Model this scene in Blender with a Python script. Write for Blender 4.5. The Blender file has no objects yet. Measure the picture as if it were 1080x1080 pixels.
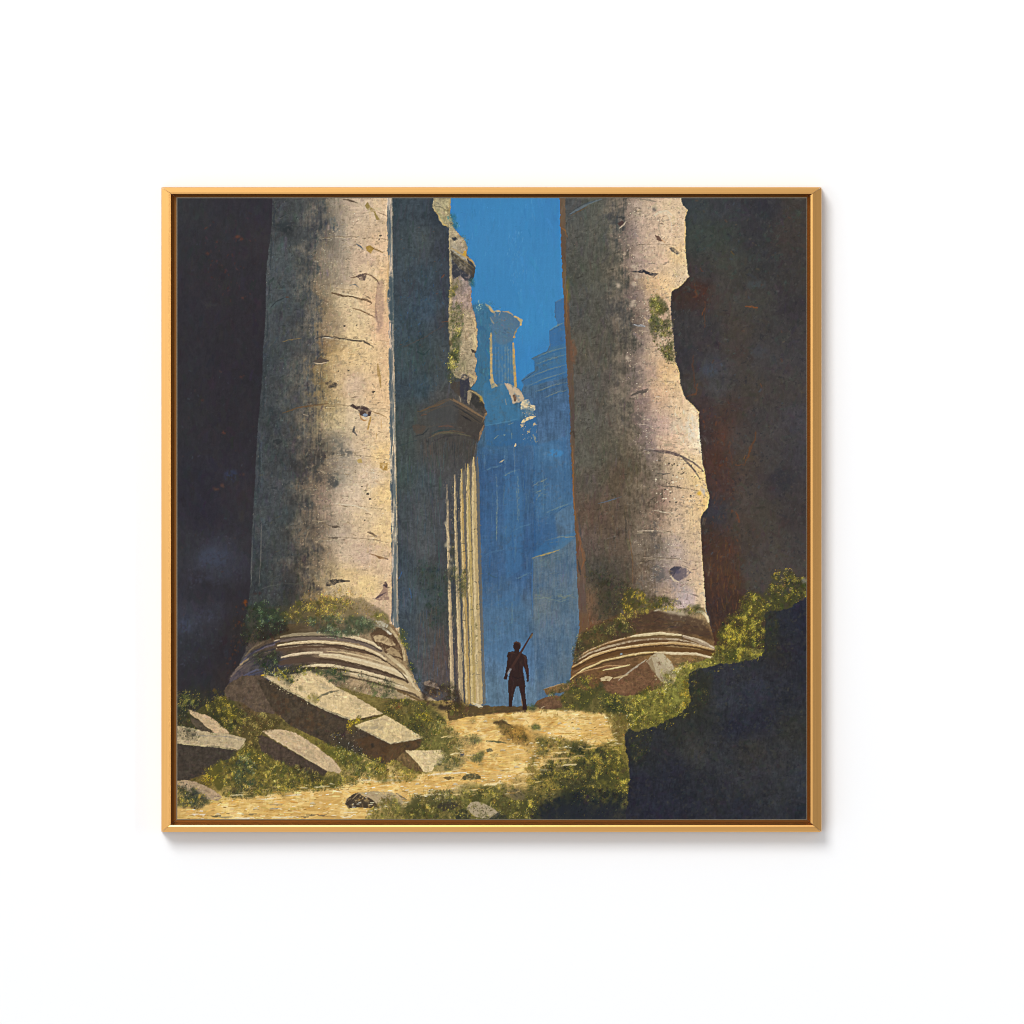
import math, os
import numpy as np

# ------------------------------------------------------------------ painter engine
# The picture on the canvas is painted here stroke by stroke (no image files):
# coordinates are in millimetres on the canvas plane, colours are display sRGB.
X0, X1, Y0, Y1 = 187.0, 850.5, 209.0, 864.0     # canvas extents
S = 1.5                                          # paint samples per millimetre
W = int(round((X1 - X0) * S)); H = int(round((Y1 - Y0) * S))
rng = np.random.default_rng(7)
BUF = np.zeros((H, W, 3), np.float32)
yy, xx = np.mgrid[0:H, 0:W].astype(np.float32)
GX = X0 + (xx + .5) / S
GY = Y0 + (yy + .5) / S

def hx(s):
    s = s.lstrip('#')
    return np.array([int(s[i:i+2], 16) / 255. for i in (0, 2, 4)], np.float32)

def upsample(a, h, w):
    """bilinear resize of a 2-D or 3-D array with smooth weights"""
    gh, gw = a.shape[:2]
    y = np.linspace(0, gh - 1, h); x = np.linspace(0, gw - 1, w)
    y0 = np.clip(y.astype(int), 0, gh - 2); x0 = np.clip(x.astype(int), 0, gw - 2)
    fy = (y - y0).astype(np.float32); fx = (x - x0).astype(np.float32)
    fy = fy * fy * (3 - 2 * fy); fx = fx * fx * (3 - 2 * fx)
    if a.ndim == 3: fy = fy[:, None, None]; fx = fx[None, :, None]
    else: fy = fy[:, None]; fx = fx[None, :]
    r0 = a[y0]; r1 = a[y0 + 1]
    r = r0 * (1 - fy) + r1 * fy
    return r[:, x0] * (1 - fx) + r[:, x0 + 1] * fx

def noise(cx, cy, octv=3, seed=0, gain=.5):
    """fbm, cells of cx by cy mm, roughly -1..1"""
    r = np.random.default_rng(1000 + seed)
    out = np.zeros((H, W), np.float32); amp = 1.; tot = 0.
    for o in range(octv):
        gw = max(2, int((X1 - X0) / cx * 2 ** o) + 2); gh = max(2, int((Y1 - Y0) / cy * 2 ** o) + 2)
        gw = min(gw, W); gh = min(gh, H)
        out += amp * upsample(r.uniform(-1, 1, (gh, gw)).astype(np.float32), H, W)
        tot += amp ** 2; amp *= gain
    return out / (math.sqrt(tot) * .45) * .6

def box(a, r):
    if r < 1: return a
    for ax in (0, 1):
        p = [(0, 0)] * a.ndim; p[ax] = (r + 1, r)
        c = np.cumsum(np.pad(a, p, mode='edge'), axis=ax, dtype=np.float64)
        n = a.shape[ax]
        hi = np.take(c, np.arange(2 * r + 1, 2 * r + 1 + n), axis=ax); lo = np.take(c, np.arange(0, n), axis=ax)
        a = ((hi - lo) / (2 * r + 1)).astype(np.float32)
    return a

def blur(a, mm):
    r = int(round(mm * S * .6))
    if r < 1: return a
    return box(box(a, r), r)

N1 = noise(9, 9, 4, 1, .6); N2 = noise(9, 9, 4, 2, .6)        # edge warps
NF1 = noise(2.2, 2.2, 2, 3); NF2 = noise(2.2, 2.2, 2, 4)
NV = noise(2.0, 26, 3, 5, .7)                                   # vertical drag marks
NH = noise(26, 2.0, 3, 6, .7)                                   # horizontal drag marks
NB = noise(34, 34, 4, 7, .6)                                    # broad blotches
NM = noise(13, 13, 4, 8, .65)                                   # mid blotches
NG = np.random.default_rng(99).normal(0, 1, (H, W)).astype(np.float32)

def poly(pts, rough=.8, fine=.35, soft=0.):
    pts = np.array(pts, np.float32)
    pad = 4 + 3 * rough + 3 * soft
    xa = max(0, int((pts[:, 0].min() - pad - X0) * S)); xb = min(W, int((pts[:, 0].max() + pad - X0) * S) + 1)
    ya = max(0, int((pts[:, 1].min() - pad - Y0) * S)); yb = min(H, int((pts[:, 1].max() + pad - Y0) * S) + 1)
    m = np.zeros((H, W), np.float32)
    if xb <= xa or yb <= ya: return m
    sl = (slice(ya, yb), slice(xa, xb))
    px = GX[sl] + .5 * rough * N1[sl] + fine * NF1[sl]; py = GY[sl] + .5 * rough * N2[sl] + fine * NF2[sl]
    acc = np.zeros(px.shape, np.float32)
    sub = ((-.17, -.17), (.17, -.17), (-.17, .17), (.17, .17))
    for dx, dy in sub:
        ins = np.zeros(px.shape, bool)
        for i in range(len(pts)):
            ax_, ay_ = pts[i]; bx_, by_ = pts[(i + 1) % len(pts)]
            if ay_ == by_: continue
            qx = px + dx; qy = py + dy
            c = (ay_ > qy) != (by_ > qy)
            ins ^= c & (qx < (bx_ - ax_) * (qy - ay_) / (by_ - ay_) + ax_)
        acc += ins
    m[sl] = acc / len(sub)
    if soft: m = blur(m, soft)
    return m

def field(pts, p=2.6, soft=5):
    """smooth colour field through hand-set colour notes (x, y, hex)"""
    k = 10
    gx = GX[::k, ::k]; gy = GY[::k, ::k]
    acc = np.zeros(gx.shape + (3,), np.float32); ws = np.zeros(gx.shape, np.float32)
    for x, y, c in pts:
        d = (gx - x) ** 2 + (gy - y) ** 2 + soft * soft
        w = d ** (-p / 2 * 1.3); acc += w[..., None] * hx(c); ws += w
    return upsample(acc / ws[..., None], H, W)

def fill(m, col, a=1.):
    c = hx(col) if isinstance(col, str) else col
    k = (m * a)[..., None]
    BUF[...] = BUF * (1 - k) + c * k

def modulate(m, n, amt, tint=None):
    """vary brightness by a noise inside a mask"""
    k = (1 + amt * n * m)[..., None]
    BUF[...] = np.clip(BUF * k, 0, 1)

def sm(a, b, x):
    t = np.clip((x - a) / (b - a), 0, 1); return t * t * (3 - 2 * t)

def interp(y, ys, xs):
    return np.interp(y, ys, xs).astype(np.float32)

# ---- brushes
KC = {}
def kernel(L, Wd, ang, v, dry):
    key = (round(L * 2), round(Wd * 4), int(round(math.degrees(ang) / 6)) % 30, v, dry)
    if key in KC: return KC[key]
    r = np.random.default_rng(abs(hash(key)) % (2 ** 31))
    L_, W_ = max(.5, L * S / 2), max(.5, Wd * S / 2)
    R = int(math.ceil(math.hypot(L_, W_))) + 1
    y, x = np.mgrid[-R:R + 1, -R:R + 1].astype(np.float32)
    a = math.radians(key[2] * 6)
    bend = r.uniform(-.25, .25) * W_
    t = (x * math.cos(a) + y * math.sin(a)) / L_
    u = (-x * math.sin(a) + y * math.cos(a) + bend * t * t) / W_
    nb = max(3, int(W_ * 1.6) + 2)
    br = r.uniform(0, 1, nb)
    b = np.interp(u, np.linspace(-1.1, 1.1, nb), br)
    ends = np.interp(u, np.linspace(-1.1, 1.1, nb), r.uniform(.65, 1.05, nb))
    ed = 1 / max(1.2, W_)
    al = np.clip((1.05 - np.abs(u)) / (ed * .9 + .12), 0, 1) * np.clip((ends - np.abs(t)) / (.8 / L_ + .08), 0, 1)
    al = al * (1 - dry + dry * np.clip(b * 1.7 - .25, 0, 1))
    KC[key] = al.astype(np.float32)
    return KC[key]

def stamp(cx, cy, k, col, op, mask=None):
    R = k.shape[0] // 2
    ix = int(round((cx - X0) * S - .5)); iy = int(round((cy - Y0) * S - .5))
    xa, xb, ya, yb = ix - R, ix + R + 1, iy - R, iy + R + 1
    ka, kb, kc, kd = max(0, -xa), k.shape[1] - max(0, xb - W), max(0, -ya), k.shape[0] - max(0, yb - H)
    if ka >= kb or kc >= kd: return
    a = k[kc:kd, ka:kb] * op
    sl = (slice(ya + kc, ya + kd), slice(xa + ka, xa + kb))
    if mask is not None: a = a * mask[sl]
    a = a[..., None]
    BUF[sl] = BUF[sl] * (1 - a) + col * a

def pick_points(m, n):
    ys, xs = np.nonzero(m > .45)
    if len(ys) == 0: return np.zeros((0, 2), int)
    i = rng.integers(0, len(ys), n)
    return np.stack([ys[i], xs[i]], 1)

def strokes(m, n, L, Wd, ang, aj=.15, jit=.08, hue=.015, op=.7, dry=.6, cols=None, keep=True, off=3.):
    """n strokes inside mask m; colour picked up from the wet paint under the brush (or from cols) and jittered"""
    P = pick_points(m, n)
    mk = m if keep else None
    for (iy, ix) in P:
        l = L * rng.uniform(.55, 1.3); w = Wd * rng.uniform(.6, 1.3)
        a = (ang(X0 + ix / S, Y0 + iy / S) if callable(ang) else ang) + rng.normal(0, aj)
        if cols is None:
            sy = min(H - 1, max(0, int(iy + rng.normal(0, off) * S))); sx = min(W - 1, max(0, int(ix + rng.normal(0, off) * S)))
            if m[sy, sx] < .45: sy, sx = iy, ix
            c = BUF[sy, sx]
        else:
            c = hx(cols[rng.integers(len(cols))])
        c = np.clip(c * (1 + rng.normal(0, jit)) + rng.normal(0, hue, 3), 0, 1).astype(np.float32)
        stamp(X0 + (ix + .5) / S, Y0 + (iy + .5) / S, kernel(l, w, a % math.pi, int(rng.integers(4)), dry), c, op * rng.uniform(.6, 1), mk)

def dabs(m, n, cols, size=(1, 2.2), asp=1.6, ang=None, aj=.6, op=.85, dry=.3, keep=False, jit=.08):
    for (iy, ix) in pick_points(m, n):
        s = rng.uniform(*size)
        a = rng.uniform(0, math.pi) if ang is None else ang + rng.normal(0, aj)
        c = hx(cols[rng.integers(len(cols))]); c = np.clip(c * (1 + rng.normal(0, jit)), 0, 1).astype(np.float32)
        stamp(X0 + (ix + rng.uniform(0, 1)) / S, Y0 + (iy + rng.uniform(0, 1)) / S, kernel(s * asp, s, a % math.pi, int(rng.integers(4)), dry), c, op * rng.uniform(.6, 1), m if keep else None)

def line(pts, w, col, op=.9, rough=.5, taper=True, dry=.34):
    """a crack or a drawn line through pts; w may be one width or one per point"""
    pts = np.array(pts, np.float32)
    ws = np.full(len(pts), w, np.float32) if np.isscalar(w) else np.array(w, np.float32)
    ws = ws * 1.12
    if np.isscalar(w) and taper and len(pts) > 1:
        ws = ws * np.interp(np.linspace(0, 1, len(pts)), [0, .3, .7, 1], [.45, 1, 1, .4])
    pad = ws.max() + 4
    xa = max(0, int((pts[:, 0].min() - pad - X0) * S)); xb = min(W, int((pts[:, 0].max() + pad - X0) * S) + 1)
    ya = max(0, int((pts[:, 1].min() - pad - Y0) * S)); yb = min(H, int((pts[:, 1].max() + pad - Y0) * S) + 1)
    if xb <= xa or yb <= ya: return
    sl = (slice(ya, yb), slice(xa, xb))
    px = GX[sl] + rough * (.35 * N1[sl] + .45 * NF1[sl]); py = GY[sl] + rough * (.35 * N2[sl] + .45 * NF2[sl])
    al = np.zeros(px.shape, np.float32)
    for i in range(len(pts) - 1):
        a, b = pts[i], pts[i + 1]; d = b - a; q = float(d @ d) + 1e-6
        t = np.clip(((px - a[0]) * d[0] + (py - a[1]) * d[1]) / q, 0, 1)
        dist = np.hypot(px - a[0] - t * d[0], py - a[1] - t * d[1])
        hw = (ws[i] * (1 - t) + ws[i + 1] * t) / 2
        al = np.maximum(al, np.clip((hw - dist) * S + .5, 0, 1) * np.clip(hw * 2 * S, 0, 1))
    al = al * op * (1 - dry * np.clip(NF2[sl] + .3, 0, 1))
    c = hx(col)
    BUF[sl] = BUF[sl] * (1 - al[..., None]) + c * al[..., None]

def blob(pts, col, op=.9, rough=.5, soft=.3):
    fill(poly(pts, rough, .3, soft) * np.clip(1.0 + .5 * NF1 + .3 * N2, 0, 1), col, op)

def disc(x, y, rx, ry, col, op=.8, soft=1.2, rough=1.):
    t = np.linspace(0, 2 * math.pi, 14, endpoint=False)
    m = poly(np.stack([x + rx * np.cos(t), y + ry * np.sin(t)], 1), rough, .5, soft)
    if max(rx, ry) > 2.6: m = m * np.clip(.6 + .9 * NF1 + .7 * N2 + .4 * NV, 0, 1)
    fill(m, col, min(1, op * (1.25 if max(rx, ry) > 2.6 else 1)))

NL = noise(5.5, 5, 3, 9, .65)
def lift(cols, k):
    out = []
    for c in cols:
        v = np.clip(hx(c) * k, 0, 1); out.append('#%02x%02x%02x' % tuple(int(q * 255) for q in v))
    return out

FOL = []
FOLT = np.array([1.0, .985, .98], np.float32)
def foliage(pts, darks, mids, lights, dens=1., size=2.2, base=.8, rough=3., dots=(), ndots=0, dotsize=(.7, 1.3), soft=1.0, ang=None, top=.55):
    """weeds and scrub: ragged clumps, dark underneath, lighter blades where the clumps catch the sun"""
    m = poly(pts, rough, 1.2, soft)
    area = m.sum() / S / S
    size = size * .8
    pr = blur(m, size * 2.2) * np.clip(.72 + .7 * N2, .1, 1)
    yc = [p[1] for p in pts]; ylo, yhi = min(yc), max(yc)
    if base: fill(blur(m, 1.6) * np.clip(.55 + .7 * NM + .5 * N1, .05, 1), darks[0], base)
    n = int(area * dens * 2.8 / (size * size))
    P = pick_points((pr > .12) * 1., int(n * 1.7))
    keep = rng.uniform(0, 1, len(P)) < pr[P[:, 0], P[:, 1]] ** 1.3 if len(P) else []
    P = P[keep] if len(P) else P
    if len(P):
        rel = 1 - (P[:, 0] / S + Y0 - ylo) / max(4., yhi - ylo)
        v = .6 * NL[P[:, 0], P[:, 1]] - .2 + .35 * (rel - .5) + .25 * NM[P[:, 0], P[:, 1]] + rng.normal(0, .17, len(P)) + (top - .55)
        order = np.argsort(v + rng.normal(0, .12, len(P)))
        mids2, lights2 = lift(mids, 1.06), lift(lights, 1.24)
        for q in order:
            iy, ix = P[q]; vv = v[q]
            s = size * math.exp(rng.normal(-.62, .5))
            if vv < -.08: c = darks[rng.integers(len(darks))]; asp = 1.5; op = .7
            elif vv < .26: c = mids2[rng.integers(len(mids2))]; asp = 1.9; op = .72
            else: c = lights2[rng.integers(len(lights2))]; asp = 2.1; op = .8; s *= .78
            a = (UPA + rng.normal(0, .75)) if ang is None else ang + rng.normal(0, .5)
            c = np.clip(hx(c) * FOLT * (1 + rng.normal(0, .13)) + rng.normal(0, .022, 3), 0, 1).astype(np.float32)
            stamp(X0 + (ix + .5) / S, Y0 + (iy + .5) / S, kernel(s * asp, s, a % math.pi, int(rng.integers(4)), .5), c, op * rng.uniform(.6, 1))
    FOL.append((pr, darks, mids, lights, dens, top))
    if ndots: dabs((pr > .25) * 1., ndots, dots, dotsize, 1.2, None, 1, .9, .1)
    return m
UPA = math.pi / 2

def desat(m, k, mul=1.):
    l = (BUF @ np.array([.3, .59, .11], np.float32))[..., None]
    a = (m * k)[..., None]
    BUF[...] = np.clip((BUF * (1 - a) + l * a) * (1 + (np.array(mul, np.float32) - 1) * m[..., None]), 0, 1)

NS1 = noise(1.3, 5, 2, 21); NS2 = noise(5, 1.3, 2, 22); NS3 = noise(2.6, 2.6, 3, 23, .7); NS4 = noise(6, 6, 3, 24, .7)
def scumble(m, amt, v=.5):
    """broken brushwork: sharp-edged patches a little lighter and darker than the paint below"""
    t = np.tanh(3 * np.where(NL * .8 + .5 * N1 < (v - .5) * 1.6, NS1, NS2)) * .6 + np.tanh(4 * NS3) * .5 + np.tanh(3 * NS4) * .45 + .35 * NF2
    k = (1 + amt * t * m)[..., None]
    BUF[...] = np.clip(BUF * k, 0, 1)

def nicks(m, n, dark, light, L=(2, 7), slope=0., op=.7):
    for (iy, ix) in pick_points(m, n):
        x = X0 + ix / S; y = Y0 + iy / S; l = rng.uniform(*L); d = rng.normal(slope, .18) * l
        w = rng.uniform(.6, 1.5)
        line([(x, y), (x + l * .5, y + d * .5 + rng.normal(0, .4)), (x + l, y + d)], [w * .4, w, w * .5], dark[rng.integers(len(dark))], op * rng.uniform(.5, 1), .7)
        if rng.random() < .6: line([(x + .4, y + w * .8), (x + l * .6, y + d * .6 + w * .8)], w * .7, light[rng.integers(len(light))], op * rng.uniform(.4, .9), .7)

def sprinkle():
    """crisp last touches on the plants: dark gaps, blades, seed heads"""
    for pr, darks, mids, lights, dens, top in FOL:
        area = pr.sum() / S / S
        n = int(area * dens * .24)
        v = NL * .5 + NM * .3
        def some(k, lo, hi, cols, sz, asp, op, kk=1.):
            P = pick_points(((pr > .18) & (v > lo) & (v < hi)) * 1., int(n * k))
            for (iy, ix) in P:
                if rng.uniform(0, 1) > pr[iy, ix] ** .8 + .1: continue
                s = rng.uniform(*sz)
                c = np.clip(hx(cols[rng.integers(len(cols))]) * kk * FOLT * (1 + rng.normal(0, .14)) + rng.normal(0, .02, 3), 0, 1).astype(np.float32)
                stamp(X0 + (ix + .5) / S, Y0 + (iy + .5) / S, kernel(s * asp, s, (UPA + rng.normal(0, .8)) % math.pi, int(rng.integers(4)), .2), c, op * rng.uniform(.6, 1))
        some(.6, -9, .3, darks, (.8, 1.6), 1.6, .75, .82)
        some(.5, -.25, 9, mids, (.7, 1.3), 1.9, .6, 1.0)
        some(.36 if top > .35 else .08, .12, 9, lights, (.6, 1.2), 2.2, .85, 1.2)
        some(.08 if top > .5 else .02, .0, 9, lights, (.6, 1.0), 1.2, .9, 1.45)

def occlude(m):
    for f in FOL: f[0][...] *= (1 - m)
# ------------------------------------------------------------------ light settings
SPEC = .04
TILT = {'left': 1.2, 'right': 1.5, 'top': .15, 'bottom': .2}
CH = {'left': 1.1, 'right': .5, 'top': .1, 'bottom': .75}
LIGHT = (1.245, 1.245, 1.245)      # light falling on the canvas front, so paint colours come out as noted
RELIEF = .0008
WORLD = .93
WG = (.47, .63, .30)
LAMPS = [('softbox', (-4.0, -8.4, 7.0), (0, 0, 0), 4.4, 960, (1, .99, .97)), ('added_chamfer_strip', (3.4, -2.6, .2), (0, 0, 0), .25, 24, (1, .97, .92), 2.4)]  # strip lamp at right is added to brighten the left rail's inner chamfer
DENOISE = True
# ------------------------------------------------------------------ the picture, back to front
ALL = np.ones((H, W), np.float32)
UP = math.pi / 2

def speckle(m, cells, thr, col, op, seed, sx=1., sy=1.):
    n = noise(cells * sx, cells * sy, 2, seed)
    fill(m * sm(thr, thr + .3, n + .22 * NM - .1) * np.clip(.55 + .9 * NL, .1, 1), col, op * .8)
# ---- sky
sky = field([(480, 212, '#3f83b8'), (540, 212, '#4085b9'), (590, 215, '#3f80b6'), (530, 260, '#4184b7'), (580, 300, '#4185b8'),
             (520, 310, '#3f82b5'), (560, 340, '#4087bb'), (590, 380, '#3f7db3'), (555, 390, '#3d83bb'), (540, 420, '#3f7cab')])
fill(ALL, sky)
msky = poly([(460, 200), (610, 200), (610, 430), (460, 430)], 0, 0)
strokes(msky, 900, 16, 3.2, UP, .25, .03, .008, .5, .7)
strokes(msky, 160, 9, 1.1, UP, .1, .06, .012, .35, .8, ['#5b94bf', '#5f9cc6', '#3a7aae'])
dabs(poly([(536, 245), (552, 245), (552, 310), (536, 310)], 2, .5), 60, ['#6aa0c8', '#5b97c4'], (.7, 1.6), 3, UP, .2, .4)

# ---- blue distance: cliffs and far ruins
far_l = poly([(494, 326), (498, 323), (505, 321), (511, 321), (516, 325), (523, 330), (530, 328), (536, 329), (541, 334), (545, 336), (549, 340),
              (548, 344), (543, 350), (541, 362), (543, 385), (545, 407), (551, 414), (555, 421), (559, 425), (564, 430), (565, 442), (562, 452), (566, 470), (570, 520),
              (574, 620), (574, 760), (470, 760), (470, 340)], .8, .4)
far_c = field([(505, 330, '#3d74a0'), (530, 340, '#4c7fa3'), (545, 338, '#6d8a94'), (510, 360, '#3a7099'), (530, 360, '#54839c'), (505, 400, '#37708f'), (535, 395, '#5a88a0'),
               (510, 430, '#3f7aa0'), (540, 440, '#3c78a0'), (520, 460, '#3b6d96'), (550, 460, '#3a6ea0'), (515, 500, '#365f93'), (530, 500, '#37649a'), (545, 520, '#3e6b9b'), (560, 470, '#3d6c9e'),
               (515, 550, '#37639a'), (535, 560, '#3f6c98'), (555, 570, '#35629a'), (520, 600, '#41699a'), (550, 600, '#3b659a'), (530, 620, '#4a6f94'),
               (515, 660, '#4d769c'), (540, 650, '#4b7397'), (525, 690, '#4e7ba6'), (555, 700, '#4e7eb0'), (520, 730, '#567f9e'), (545, 735, '#5b85a8'), (565, 740, '#5c83a2')])
fill(far_l, far_c)
far_r = poly([(612, 312), (594, 314), (585, 318.5), (585, 334), (588, 341), (588, 344), (579.5, 349), (579, 366), (577, 370), (570, 373), (560.5, 378), (564, 381), (563.5, 391), (556, 395), (549.5, 401),
              (552, 405), (550, 413), (556, 424), (563, 430), (563, 470), (565, 560), (566, 760), (616, 760)], .5, .3)
far_rc = field([(592, 325, '#3d74a6'), (590, 345, '#40759f'), (588, 360, '#3b70a6'), (570, 385, '#3f7199'), (592, 380, '#3f7097'), (560, 400, '#3c719c'), (585, 400, '#3b6c9d'),
                (575, 420, '#396ea5'), (595, 430, '#396da6'), (572, 450, '#3a6ca3'), (595, 470, '#3b6ea5'), (580, 478, '#427cae'), (575, 500, '#3d6897'), (595, 510, '#426f9d'),
                (575, 530, '#41719f'), (595, 540, '#4b7699'), (570, 560, '#3c6ba2'), (600, 555, '#4a77a0'), (565, 580, '#3b6898')])
fill(far_r, far_rc)
mfar = np.maximum(far_l, far_r)
strokes(mfar, 2600, 13, 2.2, UP, .2, .05, .012, .6, .7)
modulate(mfar, NV, .05); modulate(mfar, NM, .045)
desat(far_l, .36, .95); desat(far_r * (1 - far_l), .42, .96); scumble(mfar, .045, .7)
# lower lit step of the far terrace
step = poly([(561, 588.5), (575, 583), (590, 575), (606, 563), (612, 563), (616, 760), (566, 760), (563, 700), (561, 640)], .5, .3, 1.2) * np.clip(.78 + .25 * NM + .2 * NV, 0, 1) * np.where(GY > 640, np.clip(1 - (GY - 640) / 260, .6, 1), 1)
fill(step, field([(565, 592, '#5b8197'), (590, 580, '#55819f'), (604, 566, '#4f7ca3'), (570, 610, '#547c9e'), (595, 600, '#4f7da8'), (572, 635, '#5b7e94'), (598, 630, '#55819f'), (580, 660, '#577fa0'),
                  (600, 660, '#5584ab'), (572, 690, '#4f80b0'), (590, 700, '#577d99'), (570, 730, '#5b83a3'), (588, 735, '#5d7f95'), (606, 690, '#5684a5')]))
desat(step, .6, .94); scumble(step, .05, .7)
strokes(step, 700, 12, 2.0, UP, .18, .05, .014, .55, .75)
blob([(561, 588), (566, 580), (574, 572), (592, 565), (606, 561), (606, 567), (597, 575), (589, 580), (575, 585)], '#45779f', .55, .6, .8)
line([(561, 588.5), (572, 585), (582, 582.5), (590, 579.5)], 1.3, '#b09a5f', .8, .5)
line([(575, 570), (590, 566), (604, 565.5)], 1.0, '#8f9482', .6, .6)
line([(596, 567), (605, 566)], 1.3, '#a8956a', .7)
line([(580, 572), (588, 571)], 1.0, '#9c936c', .55)
for q in range(26):
    x = rng.uniform(562, 604); y = rng.uniform(586, 640)
    line([(x, y), (x + rng.uniform(3, 8), y - rng.uniform(.5, 2.5))], .7, rng.choice(['#8b9779', '#a09c70', '#6f8f9e']), .4, .8)
for q in range(14):
    x = rng.uniform(562, 600); line([(x, 630 + rng.uniform(-4, 2)), (x + 7, 629 + rng.uniform(-3, 3))], .9, '#a09a6b', .45, 1)
line([(562, 632), (568, 631), (575, 630), (582, 632), (592, 634), (602, 631)], .9, '#7d8c80', .5, 1)
line([(561.5, 590), (561, 625), (562, 650)], 1.2, '#2f66ab', .45, .5)
blob([(506, 472), (526, 466), (545, 462), (560, 474), (563, 520), (562, 600), (545, 640), (506, 640)], '#37628f', .35, 1.5, 2)
blob([(530, 500), (546, 494), (552, 520), (551, 600), (534, 610)], '#44729c', .45, 1.2, 1.5); blob([(562, 470), (578, 466), (598, 460), (601, 500), (604, 532), (585, 541), (564, 548)], '#40709c', .45, 1.2, 1.2)
blob([(564, 548), (585, 541), (588, 575), (575, 582), (562, 588)], '#35618f', .5, 1, 1); blob([(511, 640), (540, 622), (556, 640), (561, 690), (530, 700), (511, 690)], '#4a749b', .35, 2, 3)
for (xa, ya, xb, yb, w_, c_) in ((523.5, 500, 523.8, 570, 1.6, '#7d9090'), (546, 500, 546.6, 552, 1.4, '#84948a'), (532, 470, 532.5, 505, 1.2, '#6f8f9c'), (552, 478, 553, 540, 1.2, '#2c578c'), (563, 472, 563.5, 588, 1.8, '#2d5888'), (540, 552, 541, 600, 1.2, '#2f5a8a'), (572, 486, 573, 540, 1.2, '#6b8c9c'), (594, 470, 596, 528, 1.1, '#2f5c8c'), (516, 560, 516.5, 620, 1.3, '#2e5a8e')):
    line([(xa, ya), ((xa + xb) / 2 + .6, (ya + yb) / 2), (xb, yb)], w_, c_, .38, .9, True, .8)
for (xa, ya, xb, yb, c_) in ((508, 498, 530, 490, '#6f909c'), (530, 502, 548, 495, '#8a9a8c'), (562, 512, 576, 505, '#a3a080'), (564, 520, 574, 516, '#8f9882'), (566, 526, 572, 520, '#a5a284'), (575, 541, 603, 530, '#86988e'), (576, 544, 603, 533, '#2f557f'), (540, 560, 560, 552, '#587f9c'), (512, 585, 535, 578, '#557c9a'), (545, 610, 560, 604, '#6a8a96')):
    line([(xa, ya), ((xa + xb) / 2, (ya + yb) / 2 - .8), (xb, yb)], 1.3, c_, .42, 1.1, True, .8)
# ledge between the two blue masses, texture of the cliff
disc(585, 478, 9, 4, '#4583b5', .6, 1.5)
blob([(585, 540), (601, 530), (604, 534), (604, 562), (588, 552)], '#567b9d', .4, .8, 1.5)
line([(586, 541), (592, 536), (603, 532)], .9, '#33557a', .6, .6)
for q in range(70):
    x = rng.uniform(506, 572); y = rng.uniform(470, 640)
    line([(x, y), (x + rng.uniform(-.5, .5), y + rng.uniform(5, 22))], rng.uniform(.6, 1.4), rng.choice(['#6b8a8c', '#5f8198', '#2f5a90', '#7d927f', '#44709f']), rng.uniform(.2, .5), .5)
line([(523.5, 540), (523.8, 568)], 2.2, '#7e8e86', .5, .5)
line([(545, 515), (545.5, 548)], 1.3, '#8b9686', .5, .5); line([(542, 470), (543, 500)], 1.3, '#7f9298', .5, .5)
line([(513, 603), (518, 607), (524, 609)], 1.2, '#3b5560', .6, .6)
for q in range(20):
    x = rng.uniform(561, 575); y = rng.uniform(508, 528); line([(x, y), (x + rng.uniform(2, 5), y + rng.uniform(-3, 3))], .9, rng.choice(['#93997a', '#7b8d86', '#4c7390']), .55, 1)
# far ruin: two standing columns, rim light and tumbled blocks
blob([(496, 324), (505, 321), (512, 321), (517, 326), (521, 333), (518, 342), (518, 356), (517, 402), (520, 412), (496, 412)], '#3f6f8d', .85, .5)
strokes(poly([(497, 324), (516, 324), (518, 400), (498, 404)], .5), 90, 9, 2, UP, .3, .08, .02, .6, .6, ['#3b6c8e', '#467890', '#4a7f92', '#3a668a'])
blob([(518, 334), (524, 331), (530, 328), (537, 329), (543, 334), (549, 337), (549, 342), (545, 346), (544, 352), (541.5, 358), (541, 366), (542.5, 385), (544, 407), (536, 405), (519, 405), (518.5, 380), (519, 355)], '#43739a', .95, .4)
blob([(518, 334), (524, 332), (530, 329), (537, 330), (543, 335), (548, 339), (545, 346), (543, 353), (540, 360), (532, 364), (524, 362), (519, 352)], '#597386', .8, .6, 1)
strokes(poly([(519, 334), (545, 334), (541, 360), (521, 360)], .8), 90, 5, 1.6, .9, .7, .09, .025, .6, .6, ['#5f7484', '#526f86', '#6b7a80', '#4a6d8a', '#746f72'])
for x in (522.5, 526, 529.5, 532.5, 535.5, 538.5): line([(x, 366), (x + .5, 404)], 1.0, '#6f93a8' if x < 530 else '#8fa29c', .6, .3); line([(x + 1.5, 365), (x + 2, 404)], .8, '#376690', .55, .3)
line([(542.6, 334), (545.5, 335.5), (548, 337.5), (549.3, 338), (549, 342.5)], [1.4, 2, 2.4, 2.6, 1.6], '#cdb173', .95, .5); line([(530, 328.6), (536, 329.2), (541, 332.5)], 1.3, '#b09c78', .85, .6)
line([(512, 321), (515, 323), (518, 327), (521, 330)], [1, 2.2, 2.4, 1.6], '#c0a878', .9, .6); line([(521, 329), (525, 328), (528, 328.5)], 2, '#c3ae82', .85, .8); line([(527, 330), (526, 333)], 1.4, '#b39f7c', .8); line([(522, 331), (522, 334.5)], 1.2, '#b7a27c', .8)
line([(517, 335), (519, 339), (521, 341)], 1.6, '#94917f', .7, .6); line([(545.5, 346), (543.5, 350), (542, 356)], 1.5, '#a8905f', .7, .8); disc(542.5, 355, 1.2, 1.2, '#c09a5a', .8, .4)
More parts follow.
